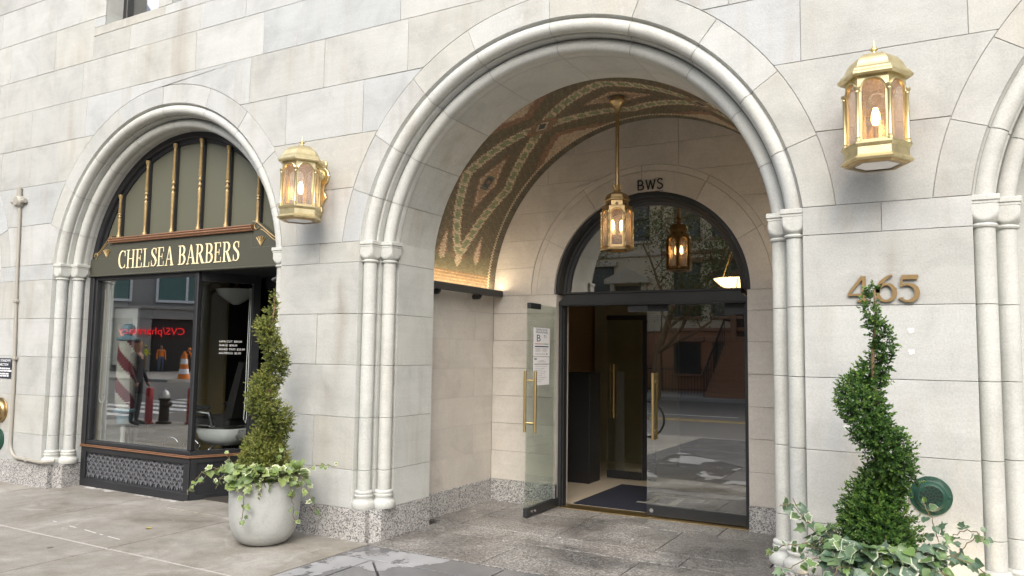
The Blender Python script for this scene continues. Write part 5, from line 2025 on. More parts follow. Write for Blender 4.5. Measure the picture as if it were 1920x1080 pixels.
def wall_lantern(loc, label):
    t = thing('wall_lantern', label, 'lantern', loc, 'brass wall lanterns beside the arches')
    R, n, rot = 0.158, 6, 0.0
    Bz = 2.612
    L = lambda z: z - Bz
    # local frame: root on the wall below the lantern; lantern axis at y=-0.25
    c = (0.0, -0.25, 0.0)

    def sh(m):
        m.v = [(x + c[0], y + c[1], z) for x, y, z in m.v]
        return m
    zb, zt = L(2.745), L(3.135)
    dome = MB().ngon_stack((0, 0, 0), [(0.186, L(3.118)), (0.198, L(3.128)), (0.198, L(3.140)), (0.190, L(3.148)), (0.184, L(3.160)), (0.172, L(3.168)), (0.160, L(3.18)), (0.150, L(3.205)), (0.138, L(3.225)), (0.118, L(3.245)), (0.09, L(3.262)), (0.05, L(3.272)), (0.02, L(3.276))], 6, rot)
    sh(dome).build('dome', M['brass'], t, True, angle=25)
    fin = MB().lathe((0, 0, 0), [(0.026, L(3.270)), (0.028, L(3.280)), (0.012, L(3.288)), (0.010, L(3.296)), (0.022, L(3.305)), (0.022, L(3.312)), (0.010, L(3.322)), (0.004, L(3.345)), (0.0015, L(3.362))], 14)
    sh(fin).build('finial', M['brass'], t, True)
    for k in range(6):
        m = MB()
        Q, hw, ex, nrm, mid = arch_panel(m, R, 6, k, rot, zb, zt, L(3.035), 0.76)
        p = sh(m).build('side_frame', M['brass'], t, True, angle=35)
        g = MB()
        pts = [(-hw - 0.003, zb + 0.01)] + [(-(hw + 0.003) * math.cos(PI * i / 12), L(3.035) + (hw + 0.003) * math.sin(PI * i / 12)) for i in range(13)] + [(hw + 0.003, zb + 0.01)]
        g.loft([[Q(q, -0.0045) for q in pts], [Q(q, -0.0065) for q in pts]])
        gp = sh(g).build('pane', M['seeded'], p, True, smooth=False)
        m = MB()
        a = rot + 2 * PI * k / 6
        m.lathe((R * 1.03 * math.cos(a), R * 1.03 * math.sin(a), 0), [(0.016, zb), (0.016, zb + 0.012), (0.011, zb + 0.018), (0.013, zb + 0.024), (0.0095, zb + 0.032), (0.0095, L(3.022)), (0.013, L(3.028)), (0.011, L(3.034)), (0.018, L(3.046)), (0.019, L(3.056)), (0.014, L(3.058))], 12)
        sh(m).build('colonnette', M['brass'], t, True)
    base = MB().ngon_stack((0, 0, 0), [(0.150, L(2.640)), (0.186, L(2.640)), (0.190, L(2.652)), (0.178, L(2.664)), (0.170, L(2.672)), (0.168, L(2.715)), (0.176, L(2.722)), (0.184, L(2.732)), (0.184, L(2.742)), (0.170, L(2.7465)), (0.13, L(2.7465))], 6, rot, 0, False, False)
    sh(base).build('base', M['brass'], t, True, angle=25)
    m = MB()
    m.ngon_stack((0, 0, 0), [(0.125, L(2.628)), (0.160, L(2.628)), (0.172, L(2.640)), (0.125, L(2.640))], 6, rot, 0, False, False)
    sh(m).build('bottom_ring', M['brass_old'], t, True, angle=25)
    m = MB().ngon_stack((0, 0, 0), [(0.126, L(2.634)), (0.126, L(2.637))], 6, rot)
    sh(m).build('bottom_pane', M['paper'], t, True, smooth=False)
    m = MB().lathe((0, 0, 0), [(0.004, L(2.86)), (0.016, L(2.87)), (0.024, L(2.90)), (0.022, L(2.93)), (0.013, L(2.955)), (0.012, L(2.965))], 14)
    sh(m).build('bulb', M['bulb'], t, True)
    m = MB().lathe((0, 0, 0), [(0.014, L(2.745)), (0.014, L(2.86))], 12)
    m.lathe((0, 0, 0), [(0.05, L(2.746)), (0.05, L(2.752)), (0.014, L(2.756))], 12)
    sh(m).build('socket', M['brass_old'], t, True)
    # wall plate with scrolled outline and bracket
    m = MB()
    half = [(0.0, 2.70), (0.018, 2.715), (0.03, 2.75), (0.022, 2.79), (0.045, 2.83), (0.075, 2.865), (0.062, 2.90), (0.04, 2.93), (0.05, 2.975), (0.085, 3.01), (0.098, 3.06), (0.08, 3.105), (0.05, 3.13), (0.062, 3.16), (0.055, 3.19), (0.025, 3.20), (0.0, 3.215)]
    pts = [(x, L(z)) for x, z in half] + [(-x, L(z)) for x, z in reversed(half[1:-1])]
    m.prism(pts, -0.022, 0.0, 'xz', 0, 0.006)
    m.build('wall_plate', M['brass'], t, True, smooth=False)
    m = MB()
    m.lathe((0, -0.02, L(3.06)), [(0.06, 0.0), (0.055, 0.03), (0.035, 0.05), (0.028, 0.10)], 16, 0, 'y')
    m.lathe((0, 0.0, L(2.69)), [(0.012, 0.0), (0.012, 0.10), (0.018, 0.105), (0.018, 0.12)], 10, 0, 'y')
    m.build('bracket', M['brass'], t, True)
    ld = bpy.data.lights.new('lantern_light', 'POINT')
    ld.energy = 0.55
    ld.color = (1.0, 0.55, 0.22)
    ld.shadow_soft_size = 0.03
    lo = bpy.data.objects.new('lantern_light', ld)
    lo.location = (c[0], c[1], L(2.91))
    attach(lo, t, True)
    return t


wall_lantern((-4.748, -0.002, 2.612), 'brass six-sided wall lantern between the shop arch and the entrance arch')
wall_lantern((-0.318, -0.002, 2.612), 'brass six-sided wall lantern above the number 465')

# pendant lantern under the vault
PD = (-2.53, 1.38)
pend = thing('pendant_lantern', 'aged brass pendant lantern on a long rod under the mosaic vault', 'lantern', (PD[0], PD[1], 3.85))
c0 = (PD[0], PD[1], 0.0)
MB().lathe(c0, [(0.020, 3.70), (0.024, 3.72), (0.034, 3.76), (0.055, 3.795), (0.075, 3.81), (0.078, 3.825), (0.06, 3.832), (0.062, 3.858)], 20).build('ceiling_canopy', M['brass_old'], pend)
MB().tube([(PD[0], PD[1], 3.03), (PD[0], PD[1], 3.72)], 0.0165, 12).build('rod', M['brass_old'], pend)
m = MB()
m.lathe(c0, [(0.02, 2.985), (0.034, 3.0), (0.026, 3.012), (0.022, 3.03), (0.030, 3.04)], 14)
for k in range(6):
    a = 2 * PI * k / 6
    m.tube([(PD[0] + 0.022 * math.cos(a), PD[1] + 0.022 * math.sin(a), 3.01), (PD[0] + 0.034 * math.cos(a), PD[1] + 0.034 * math.sin(a), 3.045), (PD[0] + 0.052 * math.cos(a), PD[1] + 0.052 * math.sin(a), 3.058)], [0.008, 0.008, 0.003], 6)
m.build('crown', M['brass_old'], pend)
PR, PN, prot = 0.135, 6, rad(20)
MB().ngon_stack(c0, [(0.108, 2.905), (0.116, 2.912), (0.112, 2.922), (0.104, 2.930), (0.100, 2.945), (0.088, 2.965), (0.065, 2.980), (0.03, 2.990)], 6, prot).build('dome', M['brass_old'], pend, angle=28)
nk = MB().ngon_stack(c0, [(0.100, 2.835), (0.100, 2.907)], 6, prot, 0, False, False)
nko = nk.build('neck', M['brass_old'], pend, smooth=False)
m = MB()
for k in range(6):
    a = prot + 2 * PI * (k + 0.5) / 6
    nr = Vector((math.cos(a), math.sin(a), 0))
    ex = Vector((-math.sin(a), math.cos(a), 0))
    ctr = Vector((PD[0], PD[1], 2.872)) + nr * (0.100 * math.cos(PI / 6) + 0.0004)
    for du, dv in ((0.009, 0), (-0.009, 0), (0, 0.009), (0, -0.009)):
        pc = ctr + ex * du + Vector((0, 0, dv))
        ring = [tuple(pc + ex * 0.0065 * math.cos(2 * PI * j / 8) + Vector((0, 0, 0.0065 * math.sin(2 * PI * j / 8))) + nr * (0.0002 + 0.0001 * (du > 0) + 0.0002 * (dv > 0) + 0.0003 * (dv < 0))) for j in range(8)]
        m.add(ring, [tuple(range(8))])
m.build('quatrefoil', M['ink'], nko, smooth=False)
for k in range(6):
    m = MB()
    Q, hw, ex, nrm, mid = arch_panel(m, PR, 6, k, prot, 2.492, 2.850, 2.770, 0.70)
    m.v = [(x + PD[0], y + PD[1], z) for x, y, z in m.v]
    p = m.build('side_frame', M['brass_old'], pend, angle=35)
    g = MB()
    pts = [(-hw - 0.003, 2.50)] + [(-(hw + 0.003) * math.cos(PI * i / 12), 2.770 + (hw + 0.003) * math.sin(PI * i / 12)) for i in range(13)] + [(hw + 0.003, 2.50)]
    g.loft([[Q(q, -0.0045) for q in pts], [Q(q, -0.0065) for q in pts]])
    g.v = [(x + PD[0], y + PD[1], z) for x, y, z in g.v]
    g.build('pane', M['seeded'], p, smooth=False)
    a = prot + 2 * PI * k / 6
    cxk, cyk = PD[0] + (PR + 0.004) * math.cos(a), PD[1] + (PR + 0.004) * math.sin(a)
    tw = MB()                # twisted colonnette
    for ph in (0.0, PI):
        tw.tube([(cxk + 0.005 * math.cos(ph + i * 0.8), cyk + 0.005 * math.sin(ph + i * 0.8), 2.50 + 0.0068 * i) for i in range(41)], 0.0065, 6)
    tw.lathe((cxk, cyk, 0), [(0.013, 2.49), (0.013, 2.503), (0.009, 2.508)], 10)
    tw.lathe((cxk, cyk, 0), [(0.010, 2.772), (0.014, 2.785), (0.012, 2.80), (0.005, 2.812)], 10)
    tw.build('twisted_colonnette', M['brass_old'], pend)
MB().ngon_stack(c0, [(0.10, 2.462), (0.148, 2.462), (0.152, 2.470), (0.145, 2.480), (0.140, 2.484), (0.140, 2.493), (0.10, 2.493)], 6, prot, 0, False, False).build('base', M['brass_old'], pend, angle=28)
MB().ngon_stack(c0, [(0.141, 2.849), (0.135, 2.853), (0.101, 2.858)], 6, prot, 0, False, False).build('shoulder', M['brass_old'], pend, smooth=False)
m = MB()
for dx in (-0.035, 0.035):
    m.lathe((PD[0] + dx, PD[1] + dx * 0.5, 0), [(0.003, 2.64), (0.012, 2.65), (0.017, 2.68), (0.015, 2.71), (0.008, 2.735)], 12)
m.build('bulb', M['bulb'], pend)
ld = bpy.data.lights.new('pendant_light', 'POINT')
ld.energy = 16.0
ld.color = (1.0, 0.63, 0.34)
ld.shadow_soft_size = 0.05
lo = bpy.data.objects.new('pendant_light', ld)
lo.location = (PD[0], PD[1], 2.69)
attach(lo, pend)

# ------------------------------------------------------------------ number 465
num = thing('house_number', 'bronze house number 465 on the stone pier right of the entrance', 'house number', (-0.33, 0.0, 1.88))
G = Glyphs((-0.508, -0.004, 1.877), (1, 0, 0), (0, 0, 1), (0, -1, 0))
hN = 0.152
G.begin()
G.stroke([(0.083, hN), (0.004, 0.048)], [0.020, 0.013], 0.015)
G.poly([(0.0, 0.036), (0.125, 0.036), (0.125, 0.049), (0.0, 0.049)], 0.015)
G.poly([(0.074, 0.004), (0.098, 0.004), (0.098, hN), (0.080, hN)], 0.015)
G.poly([(0.048, -0.001), (0.124, -0.001), (0.124, 0.011), (0.048, 0.011)], 0.015)
G.end('digit', M['bronze'], num)
G.begin()
p6 = [(0.238, hN + 0.003), (0.205, 0.136), (0.180, 0.112), (0.165, 0.082), (0.160, 0.055)]
G.stroke(p6 + ell(0.206, 0.052, 0.046, 0.049, 180, 540, 28), [0.010, 0.017, 0.022, 0.024, 0.024] + [0.012 + 0.013 * abs(math.cos(rad(180 + 360 * i / 28))) for i in range(29)], 0.015)
G.end('digit', M['bronze'], num)
G.begin()
G.poly([(0.288, hN - 0.026), (0.370, hN - 0.026), (0.376, hN), (0.288, hN)], 0.015)
G.stroke([(0.292, hN - 0.01), (0.285, 0.085)], 0.012, 0.015)
p5 = [(0.284, 0.088), (0.300, 0.096)] + ell(0.318, 0.049, 0.050, 0.049, 90, -130, 20) + [(0.284, 0.022)]
G.stroke(p5, [0.009, 0.012] + [0.013 + 0.015 * max(0, math.cos(rad(90 - 220 * i / 20))) for i in range(21)] + [0.028], 0.015)
G.end('digit', M['bronze'], num)

# ------------------------------------------------------------------ wall fittings
def ring_text(parent, txt, c, R, size, a_mid, flip, mat):
    """raised letters round a circle on a wall facing -y"""
    n_ = len(txt)
    step = size * 0.86 / R
    for i, chx in enumerate(txt):
        if chx == ' ':
            continue
        k = (i - (n_ - 1) / 2) * step
        a = a_mid - k if not flip else a_mid + k
        o = (c[0] + R * math.cos(a), c[1], c[2] + R * math.sin(a))
        if not flip:
            r_, u_ = (math.sin(a), 0, -math.cos(a)), (math.cos(a), 0, math.sin(a))
        else:
            r_, u_ = (-math.sin(a), 0, math.cos(a)), (-math.cos(a), 0, -math.sin(a))
        lettering('raised_letter', mat, parent, chx, size, o, r_, u_, (0, -1, 0), 0.002, 'CENTER')


def cap_fitting(name, label, cat, c, R, mat):
    t = thing(name, label, cat, c)
    MB().lathe(c, [(R, 0.0), (R, 0.008), (R * 0.97, 0.014), (R * 0.80, 0.016), (R * 0.745, 0.020), (R * 0.72, 0.032), (R * 0.62, 0.044), (R * 0.575, 0.047), (R * 0.54, 0.043), (R * 0.02, 0.043)], 40, 0, 'y').build('flange', mat, t, angle=40)
    return t


cc = (-0.103, -0.001, 0.782)
dr_ = cap_fitting('drain_cap', 'round green cast drain cap with perforated centre behind the right planter', 'drain cap', cc, 0.108, M['green'])
m = MB()
for ring_, cnt in ((0.0, 1), (0.0175, 6), (0.035, 12), (0.05, 14)):
    for k in range(cnt):
        a = 2 * PI * k / cnt + ring_ * 20
        if ring_ == 0.05 and k % 7 == 3:
            continue
        m.lathe((cc[0] + ring_ * math.cos(a), cc[1] - 0.0432, cc[2] + ring_ * math.sin(a)), [(0.0072, 0.0), (0.0072, 0.0004)], 10, 0, 'y')
m.build('hole_pattern', M['ink'], dr_, smooth=False)['kind'] = 'stuff'
ring_text(dr_, 'MURPHY INC.', (cc[0], cc[1] - 0.0155, cc[2]), 0.086, 0.019, rad(72), False, M['green'])
ring_text(dr_, 'NUBER', (cc[0], cc[1] - 0.0155, cc[2]), 0.099, 0.019, rad(-72), True, M['green'])
m = MB()
for s in (-1, 1):
    m.lathe((cc[0] + s * 0.092, cc[1] - 0.014, cc[2]), [(0.008, 0.0), (0.008, 0.004), (0.004, 0.006)], 10, 0, 'y')
m.build('screw', M['green'], dr_)
# far left: brass standpipe and green cap, sign, conduit
bc = (-9.60, -0.001, 0.80)
br_ = cap_fitting('fire_standpipe', 'polished brass standpipe cap on the wall at the left edge', 'standpipe', bc, 0.145, M['brass_old'])
MB().lathe((bc[0], bc[1] - 0.04, bc[2]), [(0.088, 0.0), (0.09, 0.05), (0.075, 0.075), (0.045, 0.09), (0.01, 0.095)], 28, 0, 'y').build('dome', M['brass_old'], br_)
gc = (-9.62, -0.001, 0.462)
gr_ = cap_fitting('drain_cap', 'green cast wall cap below the brass standpipe at the left edge', 'drain cap', gc, 0.13, M['green'])
m = MB()
for k in range(7):
    m.tube([(gc[0] - 0.055 + 0.018 * k, gc[1] - 0.046, gc[2] - 0.05), (gc[0] - 0.055 + 0.018 * k, gc[1] - 0.046, gc[2] + 0.05)], 0.004, 6)
m.build('rib', M['green'], gr_)
sg = thing('standpipe_sign', 'small black standpipe connection sign on the wall at the left edge', 'sign', (-9.66, -0.002, 1.17))
MB().box(-9.90, -9.435, -0.006, -0.001, 1.168, 1.400).build('plate', M['navy'], sg, smooth=False)
for line, zz_ in (('HOSE STANDPIPE', 1.357), ('CONNECTION', 1.312)):
    lettering('text_line', M['paper'], sg, line, 0.042, (-9.455 if line[0] == 'H' else -9.50, -0.0065, zz_), (1, 0, 0), (0, 0, 1), (0, -1, 0), 0.0005, 'RIGHT')
m = MB()
for i in range(4):
    xq = -9.86
    zq = (1.272, 1.246, 1.212, 1.188)[i]
    while xq < -9.49 + 0.02 * (i % 2):
        w_ = random.uniform(0.03, 0.09)
        m.box(xq, xq + w_, -0.0068, -0.006, zq, zq + 0.016)
        xq += w_ + 0.012
m.build('fine_print', M['paper'], sg, smooth=False)
cdt = thing('conduit', 'grey wall conduit with cross fitting running down and along the base', 'conduit', (-9.4, 0, 0.3))
m = MB()
path = [(-9.455, -0.022, 3.18), (-9.42, -0.022, 2.4), (-9.375, -0.022, 1.7), (-9.335, -0.022, 1.1), (-9.325, -0.022, 0.62)]
for i in range(8):
    a = PI + (PI / 2) * i / 7
    path.append((-9.155 + 0.17 * math.cos(a), -0.022, 0.46 + 0.17 * math.sin(a)))
path += [(-8.95, -0.022, 0.285), (-8.75, -0.045, 0.283), (-8.62, -0.05, 0.285), (-8.53, 0.03, 0.30)]
m.tube(path, 0.019, 10)
m.build('pipe', M['greypipe'], cdt)
m = MB()
m.tube([(-9.47, -0.03, 3.24), (-9.47, -0.03, 3.40)], 0.03, 8)
m.tube([(-9.60, -0.03, 3.235), (-9.33, -0.03, 3.235)], 0.026, 8)
m.lathe((-9.462, 0.0, 3.235), [(0.07, 0.0), (0.07, 0.05), (0.05, 0.075)], 16, 0, 'y')
m.build('cross_fitting', M['greypipe'], cdt)
for (x, z) in ((-9.40, 2.06), (-9.345, 1.40)):
    MB().cbox(x - 0.03, x + 0.035, -0.046, -0.001, z - 0.018, z + 0.018, 0.006).build('pipe_clip', M['greypipe'], cdt)
MB().cbox(-8.99, -8.95, -0.046, -0.001, 0.262, 0.308, 0.006).build('pipe_clip', M['greypipe'], cdt)

# ------------------------------------------------------------------ planters
def planter(loc, label):
    t = thing('planter', label, 'planter', loc, 'round concrete planters with spiral topiary')
    prof = [(0.10, 0.0), (0.155, 0.004), (0.185, 0.018), (0.215, 0.045), (0.243, 0.09), (0.262, 0.15), (0.272, 0.22), (0.277, 0.30), (0.279, 0.42), (0.279, 0.505), (0.277, 0.511), (0.272, 0.514), (0.255, 0.514), (0.250, 0.511), (0.248, 0.47)]
    MB().lathe((0, 0, 0), prof, 56, cap1=False).build('pot', M['pot'], t, True, angle=60)
    m = MB()
    rings = []
    for r in (0.249, 0.18, 0.10, 0.03):
        rings.append([(r * math.cos(2 * PI * j / 28), r * math.sin(2 * PI * j / 28), 0.465 + 0.02 * random.random() + (0.249 - r) * 0.08) for j in range(28)])
    m.loft(rings, False, True)
    m.build('soil', M['soil'], t, True)
    return t


P1, P2 = Vector((-4.845, -0.42, 0.0)), Vector((-0.335, -0.50, 0.0))
planter(P1, 'round pale concrete planter beside the barber shop doorway')
planter(P2, 'round pale concrete planter at the bottom right in front of the pier')


def lerp_tab(tab, z):
    if z <= tab[0][0]:
        return tab[0][1]
    for (a, va), (b, vb) in zip(tab[:-1], tab[1:]):
        if z <= b:
            return va + (vb - va) * (z - a) / (b - a)
    return tab[-1][1]


def topiary(base, label, mat, ang_tab, rad_tab, z0, z1, cone_top, n_leaf, leaf, seed):
    """spiral clipped bush: leaves over a helical band round the stem, and a cone at the foot"""
    rnd = random.Random(seed)
    t = thing('spiral_topiary', label, 'topiary', (base.x, base.y, 0.47), 'spiral topiary bushes')
    # stem
    m = MB()
    pts = [(base.x + 0.012 * math.sin(i * 1.1), base.y + 0.012 * math.cos(i * 1.4), 0.45 + (z1 - 0.47) * i / 14) for i in range(15)]
    m.tube(pts, [0.017 - 0.0105 * i / 14 for i in range(15)], 8)
    m.build('trunk', M['bark'], t)
    # twigs
    V, F, T = [], [], []

    def add_leaf(p, nrm, s, tone):
        nrm = nrm.normalized()
        a = Vector((rnd.gauss(0, 1), rnd.gauss(0, 1), rnd.gauss(0, 1)))
        d = (nrm * 0.75 + a.normalized() * 0.75 + Vector((0, 0, 0.25))).normalized()
        sd_ = d.cross(Vector((rnd.gauss(0, 1), rnd.gauss(0, 1), rnd.gauss(0, 1)))).normalized()
        upv = sd_.cross(d)
        w = s * 0.27
        b = len(V)
        c = p + d * s * 0.5
        V.extend([tuple(p), tuple(c + sd_ * w + upv * s * 0.08), tuple(p + d * s), tuple(c - sd_ * w + upv * s * 0.08)])
        F.append((b, b + 1, b + 2, b + 3))
        T.append(tone)

    def sprig(p, v, tone, n):
        """a short twig with leaves set round it"""
        v = (v + Vector((rnd.gauss(0, 0.28), rnd.gauss(0, 0.28), rnd.gauss(0.25, 0.25)))).normalized()
        L = leaf * rnd.uniform(1.0, 1.9)
        s1 = v.cross(Vector((0.3, 0.2, 0.9))).normalized()
        s2 = v.cross(s1)
        ph = rnd.uniform(0, 6.28)
        for k in range(n):
            f = k / (n - 1)
            a = ph + k * 2.4
            rd = s1 * math.cos(a) + s2 * math.sin(a)
            d = (v * (0.55 + 0.7 * f) + rd * (0.95 - 0.55 * f)).normalized()
            b = len(V)
            ll = leaf * rnd.uniform(0.8, 1.2) * (1.0 - 0.25 * f)
            w = ll * 0.30
            sd_ = d.cross(v + rd * 0.3)
            if sd_.length < 1e-3:
                sd_ = s1
            sd_ = (sd_.normalized() + Vector((rnd.gauss(0, 0.2), rnd.gauss(0, 0.2), rnd.gauss(0, 0.2)))).normalized()
            upv = sd_.cross(d)
            q = p + v * L * f
            c = q + d * ll * 0.52
            V.extend([tuple(q), tuple(c + sd_ * w + upv * ll * 0.10), tuple(q + d * ll), tuple(c - sd_ * w + upv * ll * 0.10)])
            F.append((b, b + 1, b + 2, b + 3))
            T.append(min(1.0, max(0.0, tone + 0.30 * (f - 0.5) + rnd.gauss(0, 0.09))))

    def blob(c, r, k, n, squash=1.0):
        for _ in range(max(2, n // 7)):
            v = Vector((rnd.gauss(0, 1), rnd.gauss(0, 1), rnd.gauss(0, 1) * squash))
            v.normalize()
            q = rnd.random() ** 0.20
            p = c + v * (r - leaf) * q
            tone = 0.42 + 0.20 * v.z + 0.9 * (q - 0.85) + rnd.gauss(0, 0.15)  # depth shade painted into the tone: darker inside the clump, lighter on top
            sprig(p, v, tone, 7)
    steps = 150
    tot = 0.0
    plan = []
    for i in range(steps):
        z = z0 + (z1 - z0) * i / (steps - 1)
        Rv = lerp_tab(rad_tab, z)
        th = rad(lerp_tab(ang_tab, z))
        r = max(0.022, Rv * (0.60 if seed == 5 else 0.65))
        c = Vector((base.x + (Rv - r) * math.cos(th), base.y + (Rv - r) * math.sin(th), z))
        if z < cone_top:
            k = (cone_top - z) / (cone_top - z0)
            c = c.lerp(Vector((base.x, base.y, z)), min(1.0, 0.35 + 0.75 * k))
            r = r + (Rv * 0.97 - r) * min(1.0, 0.25 + 0.85 * k)
        plan.append((c, r))
        tot += r * r
    for c, r in plan:
        blob(c + Vector((rnd.gauss(0, 1), rnd.gauss(0, 1), rnd.gauss(0, 1))) * r * 0.10, r * rnd.uniform(0.90, 1.05), 0, max(8, int(n_leaf * r * r / tot)), 0.8)
        if rnd.random() < 0.35:           # sprigs that stick out
            a = rnd.uniform(0, 2 * PI)
            v = Vector((math.cos(a), math.sin(a), rnd.uniform(-0.1, 0.9))).normalized()
            for k in range(6):
                add_leaf(c + v * (r * (0.95 + 0.06 * k)), v, leaf * 0.9, rnd.uniform(0.45, 1.0))
    me = bpy.data.meshes.new('foliage')
    me.from_pydata(V, [], F)
    me.materials.append(mat)
    at = me.attributes.new('tone', 'FLOAT', 'FACE')
    at.data.foreach_set('value', T)
    me.update()
    o = attach(bpy.data.objects.new('foliage', me), t)
    o['kind'] = 'stuff'
    return t


ANG2 = [(0.50, 740), (0.70, 540), (0.85, 450), (1.00, 360), (1.17, 270), (1.35, 180), (1.50, 90), (1.62, 0), (1.75, -90), (1.86, -180), (1.95, -240)]
RAD2 = [(0.50, 0.185), (0.66, 0.20), (0.80, 0.185), (0.95, 0.195), (1.10, 0.19), (1.25, 0.20), (1.38, 0.20), (1.50, 0.13), (1.62, 0.108), (1.75, 0.085), (1.86, 0.058), (1.94, 0.028)]
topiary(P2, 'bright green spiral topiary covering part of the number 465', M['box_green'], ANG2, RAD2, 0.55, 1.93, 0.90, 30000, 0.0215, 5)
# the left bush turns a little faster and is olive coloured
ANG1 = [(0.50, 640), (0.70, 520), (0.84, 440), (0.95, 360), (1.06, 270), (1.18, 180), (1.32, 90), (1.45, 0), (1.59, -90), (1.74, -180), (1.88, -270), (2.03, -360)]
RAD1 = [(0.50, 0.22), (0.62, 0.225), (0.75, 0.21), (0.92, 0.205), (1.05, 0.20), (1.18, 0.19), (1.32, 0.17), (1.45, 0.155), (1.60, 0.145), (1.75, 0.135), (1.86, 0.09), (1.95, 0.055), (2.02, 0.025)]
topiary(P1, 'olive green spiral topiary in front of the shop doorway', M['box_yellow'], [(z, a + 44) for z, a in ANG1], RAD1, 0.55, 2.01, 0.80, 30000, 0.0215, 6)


# ------------------------------------------------------------------ ivy: each leaf is a separate piece
def ivy_leaf_mesh(name, mat, lobes, rnd, curl):
    """five-lobed leaf, tip towards +y, curled and uneven; attribute 'edge' is 1 on the rim"""
    V, F, Ee = [], [], []
    lobes = [(a + rnd.uniform(-5, 5) * (abs(a) < 170), r * rnd.uniform(0.86, 1.14)) for a, r in lobes]
    N = len(lobes)
    bend = rnd.uniform(-0.25, 0.55) * curl
    fold = rnd.uniform(0.15, 0.75) * curl
    twist = rnd.uniform(-0.35, 0.35) * curl

    def P(x, y):
        z = fold * abs(x) * 0.55 - bend * (y - 0.2) ** 2 + twist * x * y + 0.03 * math.sin(9 * x + 7 * y)
        return (x, y, z)
    V.append(P(0, 0.30))
    Ee.append(0.0)
    for f, e in ((0.5, 0.42), (0.82, 0.74), (1.0, 1.0)):
        for k, (a, r) in enumerate(lobes):
            V.append(P(f * r * math.sin(rad(a)), 0.30 + f * r * math.cos(rad(a))))
            Ee.append(e)
    for k in range(N - 1):
        F.append((0, 1 + k + 1, 1 + k))
        for q in range(2):
            b0, b1 = 1 + q * N, 1 + (q + 1) * N
            F.append((b0 + k, b0 + k + 1, b1 + k + 1, b1 + k))
    me = bpy.data.meshes.new(name)
    me.from_pydata(V, [], F)
    me.materials.append(mat)
    at = me.attributes.new('edge', 'FLOAT', 'POINT')
    at.data.foreach_set('value', Ee)
    me.shade_smooth()
    me.update()
    return me


LOB_A = [(-178, 0.30), (-150, 0.42), (-118, 0.55), (-92, 0.36), (-62, 0.62), (-34, 0.42), (0, 0.78), (34, 0.42), (62, 0.62), (92, 0.36), (118, 0.55), (150, 0.42), (178, 0.30)]
LOB_B = [(-176, 0.28), (-140, 0.46), (-105, 0.50), (-70, 0.52), (-35, 0.50), (0, 0.72), (35, 0.50), (70, 0.52), (105, 0.50), (140, 0.46), (176, 0.28)]


def ivy(base, label, mat, trails, fill, size, seed):
    rnd = random.Random(seed)
    t = thing('ivy_plant', label, 'ivy', (base.x, base.y, 0.47))
    meshes = [ivy_leaf_mesh('leaf', mat, LOB_A if k % 2 else LOB_B, rnd, 1.0) for k in range(9)]
    stems = MB()

    def leaf(p, tipdir, facing, s):
        o = bpy.data.objects.new('leaf', rnd.choice(meshes))
        link(o)
        o.parent = t
        y = tipdir.normalized()
        z = (facing - y * facing.dot(y))
        if z.length < 1e-3:
            z = Vector((0, 0, 1)) - y * y.z
        z.normalize()
        x = y.cross(z)
        w = Vector(p) - WLOC[t]
        o.matrix_local = Matrix(((x.x * s, y.x * s, z.x * s, w.x), (x.y * s, y.y * s, z.y * s, w.y), (x.z * s, y.z * s, z.z * s, w.z), (0, 0, 0, 1)))
    # carpet of leaves over the rim
    for _ in range(fill):
        a = rnd.gauss(math.atan2(CAM.y - base.y, CAM.x - base.x), 0.85) if rnd.random() < 0.72 else rnd.uniform(0, 2 * PI)
        r = rnd.uniform(0.19, 0.315)
        out = Vector((math.cos(a), math.sin(a), 0))
        p = base + out * r + Vector((0, 0, 0.515 + rnd.uniform(-0.005, 0.13) - max(0, r - 0.27) * 0.9))
        tip = out + Vector((rnd.gauss(0, 0.5), rnd.gauss(0, 0.5), rnd.uniform(-0.9, 0.25)))
        face = out * 0.75 + Vector((rnd.gauss(0, 0.35), rnd.gauss(0, 0.35) - 0.25, 0.75))
        leaf(p, tip, face, size * rnd.uniform(0.5, 1.3))
        stems.tube([tuple(base + out * max(0.02, r - 0.1) + Vector((0, 0, 0.49))), tuple(p)], 0.0022, 4)
    for pts, n in trails:
        P = [base + Vector(q) for q in pts]
        path = []
        for i in range(len(P) - 1):
            for k in range(6):
                path.append(P[i].lerp(P[i + 1], k / 6) + Vector((rnd.gauss(0, 0.004), rnd.gauss(0, 0.004), rnd.gauss(0, 0.004))))
        path.append(P[-1])
        stems.tube([tuple(q) for q in path], 0.0028, 5)
        for k in range(n):
            f = (k + rnd.random()) / n
            i = min(len(path) - 2, int(f * (len(path) - 1)))
            p = path[i]
            d = (path[i + 1] - path[i]).normalized()
            side = Vector((rnd.gauss(0, 1), rnd.gauss(0, 1), rnd.gauss(0, 0.5)))
            tip = (d * 0.4 + side.normalized() * 0.8 + Vector((0, -0.1, -0.35)))
            face = Vector((rnd.gauss(0.2, 0.4), -0.85 + rnd.gauss(0, 0.3), 0.55 + rnd.gauss(0, 0.3)))
            q = p + side.normalized() * 0.02
            leaf(q, tip, face, size * rnd.uniform(0.55, 1.05) * (1.0 - 0.35 * f))
    stems.build('stem', M['stem'], t)
    return t


